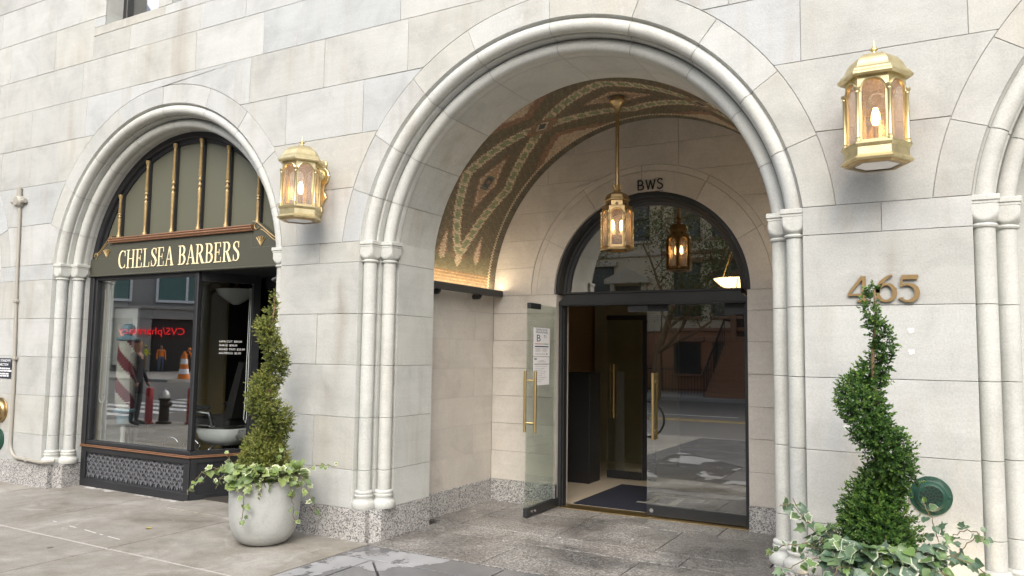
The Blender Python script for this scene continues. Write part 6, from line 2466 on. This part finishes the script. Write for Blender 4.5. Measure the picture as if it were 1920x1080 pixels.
TR1 = [
    ([(-0.20, -0.16, 0.52), (-0.30, -0.26, 0.60), (-0.40, -0.30, 0.56), (-0.47, -0.34, 0.46), (-0.50, -0.35, 0.38)], 16),
    ([(-0.22, -0.10, 0.52), (-0.34, -0.16, 0.58), (-0.46, -0.20, 0.52), (-0.52, -0.22, 0.44)], 13),
    ([(0.06, -0.25, 0.52), (0.10, -0.31, 0.50), (0.12, -0.325, 0.40), (0.11, -0.32, 0.28), (0.08, -0.315, 0.20)], 17),
    ([(0.22, 0.02, 0.52), (0.33, 0.06, 0.54), (0.40, 0.08, 0.44), (0.44, 0.09, 0.33), (0.47, 0.08, 0.26)], 13),
    ([(0.20, 0.12, 0.52), (0.32, 0.18, 0.60), (0.42, 0.22, 0.62), (0.52, 0.25, 0.61)], 9),
    ([(0.12, 0.05, 0.55), (0.17, 0.02, 0.66), (0.20, 0.0, 0.74)], 7),
    ([(-0.12, -0.15, 0.55), (-0.18, -0.2, 0.64), (-0.20, -0.24, 0.72)], 6),
    ([(0.26, -0.02, 0.52), (0.33, -0.03, 0.42), (0.35, -0.03, 0.26), (0.36, -0.03, 0.18)], 8),
    ([(-0.16, -0.20, 0.54), (-0.22, -0.27, 0.52), (-0.24, -0.29, 0.44)], 6),
    ([(-0.04, -0.26, 0.54), (-0.05, -0.31, 0.50), (-0.05, -0.315, 0.43)], 5),
    ([(0.17, -0.19, 0.54), (0.22, -0.25, 0.50), (0.23, -0.26, 0.42)], 6),
]
ivy(P1, 'yellow green variegated ivy spilling over the planter by the shop', M['ivy_light'], TR1, 210, 0.066, 21)
TR2 = [
    ([(-0.20, -0.05, 0.52), (-0.30, -0.06, 0.62), (-0.36, -0.05, 0.70), (-0.42, -0.02, 0.78)], 14),
    ([(-0.22, -0.10, 0.52), (-0.33, -0.14, 0.58), (-0.44, -0.16, 0.56), (-0.53, -0.16, 0.50)], 14),
    ([(-0.20, -0.16, 0.52), (-0.32, -0.22, 0.52), (-0.42, -0.25, 0.46), (-0.48, -0.26, 0.38)], 12),
    ([(0.20, 0.02, 0.52), (0.27, 0.04, 0.62), (0.24, 0.05, 0.74), (0.20, 0.06, 0.82)], 11),
    ([(0.20, -0.08, 0.52), (0.32, -0.12, 0.60), (0.42, -0.14, 0.58), (0.52, -0.15, 0.50)], 16),
    ([(0.16, -0.18, 0.52), (0.26, -0.28, 0.56), (0.36, -0.33, 0.50), (0.44, -0.35, 0.42)], 14),
    ([(0.02, -0.26, 0.52), (0.0, -0.34, 0.53), (-0.04, -0.38, 0.44), (-0.05, -0.38, 0.34)], 9),
    ([(0.10, 0.10, 0.55), (0.14, 0.10, 0.85), (0.16, 0.09, 1.05)], 3),
    ([(-0.10, -0.25, 0.52), (-0.16, -0.34, 0.52), (-0.22, -0.38, 0.44)], 9),
    ([(-0.24, 0.0, 0.52), (-0.36, 0.02, 0.66), (-0.44, 0.04, 0.74), (-0.50, 0.04, 0.72)], 12),
    ([(0.22, -0.02, 0.55), (0.34, -0.03, 0.68), (0.42, -0.04, 0.72), (0.48, -0.05, 0.66)], 12),
    ([(0.24, -0.14, 0.52), (0.38, -0.22, 0.52), (0.50, -0.26, 0.44)], 10),
    ([(0.24, 0.05, 0.52), (0.36, 0.08, 0.58), (0.44, 0.10, 0.66)], 8),
]
ivy(P2, 'grey green and cream ivy crowding the bottom right planter', M['ivy_dark'], TR2, 185, 0.070, 22)

# ------------------------------------------------------------------ the street behind the camera (seen in the glass)
props(MB().box(-16.5, 30, -23.2, -18.6, -0.3, -0.01).build('far_sidewalk', M['far_sidewalk']), kind='structure')
props(MB().box(-90, -33, -60, -19.0, -0.3, -0.01).build('corner_sidewalk', M['far_sidewalk']), kind='structure')
mk = MB()
x = -15.5
for yy in (-10.35, -10.65):
    mk.box(-15.0, 60, yy, yy + 0.11, -0.142, -0.136)
props(mk.build('yellow_line', M['road_yellow']), kind='structure')
mk = MB()
for k in range(14):
    mk.box(-14 + 6 * k, -11 + 6 * k, -12.05, -11.93, -0.142, -0.136)
for k in range(13):
    yy = -6.3 - 0.95 * k
    mk.box(-22.0, -17.6, yy - 0.45, yy, -0.142, -0.136)
for k in range(15):
    xx_ = -18.5 - 1.0 * k
    mk.box(xx_ - 0.5, xx_, -23.5, -20.0, -0.142, -0.136)
props(mk.build('white_road_marking', M['road_paint']), kind='structure')


def far_house(x0, w, mat, trim, label, stoop_x, tall=12.5, grp='row houses across the street'):
    Y = -23.2
    h = thing('row_house', label, 'house', (x0 + w / 2, Y, 0.0), grp)
    MB().box(x0, x0 + w, Y - 10, Y, 2.6, tall).build('wall', M[mat], h, smooth=False)
    MB().box(x0, x0 + w, Y - 10, Y - 0.001, -0.1, 2.6).build('basement_wall', M['brownstone'], h, smooth=False)
    m = MB()
    m.cbox(x0 - 0.05, x0 + w + 0.05, Y - 0.2, Y + 0.55, tall - 0.25, tall + 0.05, 0.05)
    m.cbox(x0, x0 + w, Y - 0.1, Y + 0.3, tall - 0.7, tall - 0.25, 0.05)
    m.build('cornice', M[trim], h, smooth=False)
    cols_ = [x0 + w * f for f in (0.2, 0.5, 0.8)]
    pane0 = frame0 = None
    for fl, (zb, hh) in enumerate(((0.75, 1.35), (3.2, 2.3), (6.6, 1.9), (9.5, 1.6))):
        for cxw in cols_:
            if fl == 0 and abs(cxw - stoop_x) < 1.0:
                continue
            if fl == 1 and abs(cxw - stoop_x) < 0.9:
                m = MB().cbox(stoop_x - 0.62, stoop_x + 0.62, Y + 0.005, Y + 0.06, 2.15, 4.6, 0.02)
                d = m.build('door', M['leather'], h, smooth=False)
                MB().cbox(stoop_x - 0.42, stoop_x + 0.42, Y + 0.055, Y + 0.07, 3.9, 4.5, 0.01).build('pane', M['far_glass'], d, smooth=False)
                m = MB()
                m.cbox(stoop_x - 0.85, stoop_x - 0.62, Y, Y + 0.22, 2.1, 4.7, 0.03)
                m.cbox(stoop_x + 0.62, stoop_x + 0.85, Y, Y + 0.22, 2.1, 4.7, 0.03)
                m.prism([(stoop_x - 1.05, 4.7), (stoop_x + 1.05, 4.7), (stoop_x + 1.05, 4.9), (stoop_x, 5.35), (stoop_x - 1.05, 4.9)], Y + 0.4, Y, 'xz')
                m.build('door_surround', M[trim], h, smooth=False)
                continue
            m = MB()
            m.cbox(cxw - 0.55, cxw + 0.55, Y, Y + 0.02, zb, zb + hh, 0.005)
            wd = m.build('window', M['far_glass'], h, smooth=False)
            m = MB()
            for a, b, c, d in ((-0.58, -0.50, zb, zb + hh), (0.50, 0.58, zb, zb + hh), (-0.5, 0.5, zb + hh / 2 - 0.04, zb + hh / 2 + 0.04), (-0.5, 0.5, zb + hh - 0.07, zb + hh)):
                m.box(cxw + a, cxw + b, Y + 0.0205, Y + 0.06, c, d)
            if fl == 0:
                for k in range(6):
                    m.box(cxw - 0.45 + 0.17 * k, cxw - 0.42 + 0.17 * k, Y + 0.07, Y + 0.09, zb, zb + hh)
            m.build('sash', M['leather'], wd, smooth=False)
            m = MB()
            m.cbox(cxw - 0.75, cxw + 0.75, Y, Y + 0.16, zb + hh, zb + hh + 0.24, 0.03)
            m.cbox(cxw - 0.68, cxw + 0.68, Y, Y + 0.14, zb - 0.13, zb - 0.005, 0.02)
            m.build('lintel', M[trim], wd, smooth=False)
    for zz_ in (2.55, 5.9):
        MB().cbox(x0, x0 + w, Y, Y + 0.10, zz_, zz_ + 0.16, 0.02).build('band', M[trim], h, smooth=False)
    # stoop
    m = MB()
    ns = 12
    for i in range(ns):
        y_ = Y + 0.9 + 0.27 * (ns - i)
        m.box(stoop_x - 0.85, stoop_x + 0.85, Y + 0.06, y_, 0.175 * i, 0.175 * (i + 1) - 0.002)
    m.build('stoop', M[trim], h, smooth=False)
    m = MB()
    for s in (-1, 1):
        m.tube([(stoop_x + s * 0.9, Y + 4.1, 0.9), (stoop_x + s * 0.9, Y + 1.0, 3.0), (stoop_x + s * 0.9, Y + 0.1, 3.0)], 0.04, 8)
        for k in range(10):
            f = k / 9
            m.tube([(stoop_x + s * 0.9, Y + 4.1 - 3.1 * f, 0.0 + 2.05 * f), (stoop_x + s * 0.9, Y + 4.1 - 3.1 * f, 0.9 + 2.1 * f)], 0.018, 6)
    m.build('stoop_railing', M['iron'], h)
    m = MB()
    for a, b in ((x0 + 0.1, stoop_x - 1.0), (stoop_x + 1.0, x0 + w - 0.1)):
        if b - a < 0.4:
            continue
        for z in (0.15, 0.95):
            m.box(a, b, Y + 2.2, Y + 2.24, z, z + 0.04)
        k = a
        while k < b:
            m.box(k, k + 0.02, Y + 2.21, Y + 2.23, 0.0, 1.1)
            k += 0.13
    m.build('area_fence', M['iron'], h, smooth=False)
    return h


far_house(-22.4, 5.8, 'tan_front', 'tan_trim', 'tan painted row house at the corner across the street', -18.4)
far_house(-16.5, 5.6, 'tan_front', 'tan_trim', 'tan row house second from the avenue corner across the street', -12.4)
far_house(-10.85, 5.6, 'tan_front', 'brown_trim', 'tan row house with brown trim and tall stoop opposite the entrance', -7.0)
far_house(-5.2, 5.6, 'tan_front', 'tan_trim', 'tan painted row house with pale trim opposite the right passage wall', -1.4, 12.0)
far_house(0.45, 5.6, 'brownstone', 'brown_trim', 'brownstone row house directly opposite the right pier', 4.2)
far_house(6.1, 5.6, 'tan_front', 'tan_trim', 'tan painted row house farthest right across the street', 9.8, 13.0)

# corner building with the pharmacy, faces the crossing at an angle
cb = thing('corner_pharmacy_building', 'grey corner building with teal windows above a red lettered pharmacy', 'building', (-46.0, -30.0, 0.0))
ca = rad(128.0)                      # facade direction
fr = Vector((math.cos(ca), math.sin(ca), 0))
fn = Vector((math.cos(ca - PI / 2), math.sin(ca - PI / 2), 0))
O = Vector((-44.5, -27.5, 0.0))


def FB(m, s0, s1, d0, d1, z0, z1):
    """box along the angled facade; s along it, d outwards"""
    v = []
    for z in (z0, z1):
        for s, d in ((s0, d0), (s1, d0), (s1, d1), (s0, d1)):
            p = O + fr * s + fn * d
            v.append((p.x, p.y, z))
    m.add(v, [(0, 3, 2, 1), (4, 5, 6, 7), (0, 1, 5, 4), (1, 2, 6, 5), (2, 3, 7, 6), (3, 0, 4, 7)])


m = MB()
FB(m, -20, 30, -12, 0, -0.1, 3.4)
m.build('shop_storey', M['far_dark'], cb, smooth=False)
m = MB()
FB(m, -20, 30, -12, -0.3, 3.4, 22.0)
m.build('upper_wall', M['far_stone'], cb, smooth=False)
m = MB()
FB(m, -20, 30, 0.0, 0.35, 3.4, 4.2)
FB(m, -20, 30, 0.0, 0.5, 4.05, 4.25)
for z in (7.4, 10.6, 13.8):
    FB(m, -20, 30, -0.3, 0.05, z, z + 0.5)
m.build('stone_band', M['far_stone'], cb, smooth=False)
for k in range(10):
    s = -19 + 5.0 * k
    m = MB()
    FB(m, s, s + 1.1, -0.2, 0.3, -0.1, 3.4)
    m.build('pier', M['far_stone'], cb, smooth=False)
    for z in (4.6, 7.95, 11.15):
        m = MB()
        FB(m, s + 1.3, s + 4.8, -0.3, -0.24, z, z + 2.5)
        wd = m.build('window', M['far_teal'], cb, smooth=False)
        m = MB()
        for a, b in ((1.25, 1.4), (2.9, 3.05), (4.7, 4.85)):
            FB(m, s + a, s + b, -0.25, -0.18, z, z + 2.5)
        FB(m, s + 1.25, s + 4.85, -0.25, -0.17, z - 0.1, z + 0.06)
        FB(m, s + 1.25, s + 4.85, -0.25, -0.17, z + 1.7, z + 1.8)
        m.build('mullion', M['paper'], wd, smooth=False)
o_ = O + fr * -1.03 + fn * 0.36 + Vector((0, 0, 2.38))
M['redsign'] = emit('lit_red_sign_letters', (1.0, 0.03, 0.04), 0.8)
lettering('pharmacy_letters', M['redsign'], cb, 'CVS/pharmacy', 0.66, o_, fr, (0, 0, 1), fn, 0.06)


def bollard(loc, label):
    b = thing('bollard', label, 'bollard', loc, 'red bollards along the kerb')
    MB().lathe((0, 0, 0), [(0.075, 0.0), (0.075, 0.70), (0.06, 0.725), (0.02, 0.735)], 16).build('post', M['red'], b, True)
    MB().lathe((0, 0, 0), [(0.11, 0.0), (0.11, 0.02), (0.08, 0.03)], 16).build('base', M['red'], b, True)


bollard((-14.25, -4.55, 0), 'red bollard left of the hydrant, mirrored in the shop window')
bollard((-13.55, -5.0, 0), 'red bollard right of the hydrant, mirrored in the shop window')
hy = thing('fire_hydrant', 'black fire hydrant with silver cap, mirrored in the shop window', 'hydrant', (-14.0, -4.72, 0))
MB().lathe((0, 0, 0), [(0.15, 0.0), (0.15, 0.04), (0.10, 0.06), (0.095, 0.46), (0.12, 0.48), (0.12, 0.51), (0.10, 0.52)], 18).build('barrel', M['hydrant'], hy, True)
MB().lathe((0, 0, 0), [(0.105, 0.52), (0.10, 0.60), (0.06, 0.66), (0.025, 0.68), (0.025, 0.72)], 18).build('bonnet', M['silver'], hy, True)
m = MB()
for ax, s in (('x', 1), ('y', 1)):
    m.lathe((0.0 if ax == 'y' else 0.08, -0.08 if ax == 'y' else 0, 0.40), [(0.055, 0.0), (0.055, 0.07), (0.03, 0.08), (0.02, 0.10)], 14, 0, ax)
m.build('outlet', M['hydrant'], hy, True)
cn = thing('traffic_cone', 'orange and white traffic drum by the road works across the avenue', 'traffic cone', (-33.5, -20.3, -0.01))
for i in range(5):
    MB().lathe((0, 0, 0), [(0.30 - 0.04 * i, 0.25 * i), (0.30 - 0.04 * (i + 1), 0.25 * (i + 1))], 18).build('stripe', M['hivis_orange'] if i % 2 == 0 else M['paper'], cn, True)


def person(name_label, loc, rz, pose, mats, scale=1.0):
    """one skinned body; materials by region (0 skin, 1 top, 2 trousers, 3 hair or hat, 4 shoes)"""
    J = {'pelvis': (0, 0, 0.95), 'chest': (0, 0, 1.25), 'neck': (0, 0, 1.47), 'head': (0, -0.01, 1.60), 'crown': (0, 0.0, 1.74),
         'hipL': (0.10, 0, 0.90), 'kneeL': (0.11, -0.02, 0.50), 'ankL': (0.11, 0.02, 0.09), 'toeL': (0.12, -0.17, 0.04),
         'hipR': (-0.10, 0, 0.90), 'kneeR': (-0.11, -0.02, 0.50), 'ankR': (-0.11, 0.02, 0.09), 'toeR': (-0.12, -0.17, 0.04),
         'shL': (0.18, 0, 1.42), 'elL': (0.24, 0.02, 1.13), 'wrL': (0.25, -0.10, 0.88), 'haL': (0.25, -0.14, 0.78),
         'shR': (-0.18, 0, 1.42), 'elR': (-0.24, 0.02, 1.13), 'wrR': (-0.25, -0.10, 0.88), 'haR': (-0.25, -0.14, 0.78)}
    J.update(pose)
    Rr = {'pelvis': 0.15, 'chest': 0.165, 'neck': 0.06, 'head': 0.098, 'crown': 0.075, 'hip': 0.10, 'knee': 0.065, 'ank': 0.045, 'toe': 0.035, 'sh': 0.075, 'el': 0.05, 'wr': 0.036, 'ha': 0.04}
    names = list(J)
    E = [('pelvis', 'chest'), ('chest', 'neck'), ('neck', 'head'), ('head', 'crown')]
    for s in 'LR':
        E += [('pelvis', 'hip' + s), ('hip' + s, 'knee' + s), ('knee' + s, 'ank' + s), ('ank' + s, 'toe' + s), ('chest', 'sh' + s), ('sh' + s, 'el' + s), ('el' + s, 'wr' + s), ('wr' + s, 'ha' + s)]
    me = bpy.data.meshes.new('person_skeleton')
    me.from_pydata([J[k] for k in names], [(names.index(a), names.index(b)) for a, b in E], [])
    ob = bpy.data.objects.new('person_tmp', me)
    link(ob)
    sk = ob.modifiers.new('skin', 'SKIN')
    for i, k in enumerate(names):
        r = Rr.get(k, Rr.get(k[:-1], 0.05))
        sv = me.skin_vertices[0].data[i]
        sv.radius = (r, r * (0.72 if k in ('pelvis', 'chest') else 1.0))
        sv.use_root = (k == 'pelvis')
    ss = ob.modifiers.new('sub', 'SUBSURF')
    ss.levels = ss.render_levels = 2
    dg = bpy.context.evaluated_depsgraph_get()
    out = bpy.data.meshes.new_from_object(ob.evaluated_get(dg))
    bpy.data.objects.remove(ob)
    out.materials.clear()
    for mm in mats:
        out.materials.append(mm)
    segs = [(Vector(J[a]), Vector(J[b]), a, b) for a, b in E]
    for p in out.polygons:
        c = p.center
        best, lab = 9.0, 'pelvis'
        for a, b, na, nb in segs:
            t = max(0.0, min(1.0, (c - a).dot(b - a) / max(1e-6, (b - a).length_squared)))
            d = (c - (a + (b - a) * t)).length
            if d < best:
                best, lab = d, nb if t > 0.35 else na
        k = lab.rstrip('LR')
        mi = {'head': 0, 'crown': 3, 'neck': 0, 'chest': 1, 'sh': 1, 'el': 1, 'wr': 1, 'ha': 0, 'pelvis': 2, 'hip': 2, 'knee': 2, 'ank': 2, 'toe': 4}[k]
        if k == 'head' and c.z > J['head'][2] + 0.03 and c.y > J['head'][1] - 0.05:
            mi = 3
        if k == 'pelvis' and c.z > J['pelvis'][2] + 0.04:
            mi = 1
        p.material_index = mi
    out.shade_smooth()
    o = bpy.data.objects.new('person', out)
    link(o)
    o.location = loc
    o.rotation_euler = (0, 0, rz)
    o.scale = (scale,) * 3
    props(o, name_label, 'person')
    return o


person('person in dark jacket standing on the near sidewalk, mirrored beside the barber pole', (-14.06, -4.10, 0.0), rad(60), {}, [M['skin'], M['darkcloth'], M['darkcloth'], M['hair'], M['rubber']])
person('worker in yellow hi-vis top with arms raised at the far road works', (-44.6, -26.0, -0.01), rad(40), {'elL': (0.40, -0.12, 1.28), 'wrL': (0.50, -0.28, 1.36), 'haL': (0.53, -0.34, 1.40), 'elR': (-0.36, -0.06, 1.20), 'wrR': (-0.44, -0.24, 1.12), 'haR': (-0.46, -0.32, 1.10)}, [M['skin'], M['hivis_yellow'], M['khaki'], M['hivis_yellow'], M['rubber']])
person('worker in orange vest and jeans standing behind the yellow worker', (-43.6, -26.4, -0.01), rad(120), {}, [M['skin'], M['hivis_orange'], M['denim'], M['hair'], M['rubber']])
person('worker in orange top bending beside the traffic drum', (-36.5, -22.5, -0.01), rad(80), {'chest': (0, -0.18, 1.22), 'neck': (0, -0.34, 1.36), 'head': (0, -0.44, 1.44), 'crown': (0, -0.50, 1.56), 'shL': (0.18, -0.30, 1.33), 'elL': (0.24, -0.42, 1.06), 'wrL': (0.20, -0.55, 0.85), 'haL': (0.18, -0.60, 0.78), 'shR': (-0.18, -0.30, 1.33), 'elR': (-0.24, -0.42, 1.06), 'wrR': (-0.20, -0.55, 0.85), 'haR': (-0.18, -0.60, 0.78)}, [M['skin'], M['hivis_orange'], M['khaki'], M['hivis_orange'], M['rubber']])

# bicycle by the near kerb
bi = thing('bicycle', 'dark parked bicycle at the kerb, its wheel mirrored in the entrance door', 'bicycle', (-5.4, -4.5, 0.0))
for k, wx in enumerate((-4.95, -5.97)):
    m = MB()
    m.tube([(wx + 0.33 * math.cos(2 * PI * i / 36), -4.5, 0.34 + 0.33 * math.sin(2 * PI * i / 36)) for i in range(36)], 0.02, 8, 0, True)
    w_ = m.build('wheel', M['rubber'], bi)
    m = MB()
    for i in range(16):
        a = 2 * PI * i / 16
        m.tube([(wx, -4.5, 0.34), (wx + 0.32 * math.cos(a), -4.5, 0.34 + 0.32 * math.sin(a))], 0.002, 4)
    m.tube([(wx, -4.55, 0.34), (wx, -4.45, 0.34)], 0.025, 8)
    m.build('spokes', M['chrome'], w_)
m = MB()
for a, b in (((-5.97, 0.34), (-5.45, 0.32)), ((-5.97, 0.34), (-5.60, 0.86)), ((-5.60, 0.86), (-5.45, 0.32)), ((-5.60, 0.80), (-5.10, 0.84)), ((-5.45, 0.32), (-5.10, 0.78)), ((-4.95, 0.34), (-5.12, 0.92))):
    m.tube([(a[0], -4.5, a[1]), (b[0], -4.5, b[1])], 0.017, 8)
m.build('frame', M['leather'], bi)
MB().tube([(-5.12, -4.78, 0.98), (-5.14, -4.62, 1.0), (-5.12, -4.5, 0.95), (-5.14, -4.38, 1.0), (-5.12, -4.22, 0.98)], 0.013, 8).build('handlebar', M['chrome'], bi)
m = MB()
m.loft([[(-5.76, -4.57, 0.93), (-5.76, -4.43, 0.93), (-5.76, -4.43, 0.96), (-5.76, -4.57, 0.96)], [(-5.50, -4.52, 0.93), (-5.50, -4.48, 0.93), (-5.50, -4.48, 0.955), (-5.50, -4.52, 0.955)]])
m.tube([(-5.62, -4.5, 0.85), (-5.62, -4.5, 0.935)], 0.014, 8)
m.build('saddle', M['leather'], bi)


# street trees on the far side
def street_tree(loc, label, hgt, seed, n_leaf):
    rnd = random.Random(seed)
    t = thing('street_tree', label, 'tree', loc, 'street trees across the road')
    m = MB()
    tips = []

    def limb(p, d, r, L, lvl):
        path, rs = [p], [r]
        q = p.copy()
        dd = d.copy()
        for i in range(5):
            dd = (dd + Vector((rnd.gauss(0, 0.13), rnd.gauss(0, 0.13), rnd.gauss(0.03, 0.08)))).normalized()
            q = q + dd * L / 5
            path.append(q.copy())
            rs.append(r * (1 - 0.55 * (i + 1) / 5))
        m.tube([tuple(a) for a in path], rs, 7 if lvl < 2 else 5)
        if lvl >= 2:
            tips.extend(path[2:])
        if lvl < 3:
            for k in range(4 if lvl else 6):
                i = rnd.randint(2, 5)
                a = rnd.uniform(0, 2 * PI)
                nd = (dd * 0.7 + Vector((math.cos(a), math.sin(a), rnd.uniform(0.0, 0.6)))).normalized()
                limb(path[i], nd, rs[i] * 0.62, L * rnd.uniform(0.5, 0.75), lvl + 1)
    limb(Vector((0, 0, -0.05)), Vector((0, 0, 1)), 0.17, hgt * 0.5, 0)
    m.build('trunk', M['bark'], t, True)
    V, F, T = [], [], []
    for _ in range(n_leaf):
        c = rnd.choice(tips) + Vector((rnd.gauss(0, 0.28), rnd.gauss(0, 0.28), rnd.gauss(0, 0.25)))
        d = Vector((rnd.gauss(0, 1), rnd.gauss(0, 1), rnd.gauss(-0.3, 0.6))).normalized()
        s = d.cross(Vector((rnd.gauss(0, 1), rnd.gauss(0, 1), rnd.gauss(0, 1)))).normalized()
        L = rnd.uniform(0.06, 0.11)
        b = len(V)
        V += [tuple(c), tuple(c + d * L * 0.5 + s * L * 0.32), tuple(c + d * L), tuple(c + d * L * 0.5 - s * L * 0.32)]
        F.append((b, b + 1, b + 2, b + 3))
        T.append(rnd.random())
    me = bpy.data.meshes.new('crown')
    me.from_pydata(V, [], F)
    me.materials.append(M['street_leaf'])
    at = me.attributes.new('tone', 'FLOAT', 'FACE')
    at.data.foreach_set('value', T)
    o = attach(bpy.data.objects.new('crown', me), t, True)
    o['kind'] = 'stuff'


street_tree((-9.2, -17.6, 0), 'young street tree in front of the brown trimmed house', 8.5, 3, 9000)
street_tree((-2.6, -19.2, 0), 'young street tree in front of the pale trimmed tan house', 8.0, 4, 7000)
street_tree((-15.2, -19.3, 0), 'young street tree near the avenue corner', 9.0, 8, 7000)
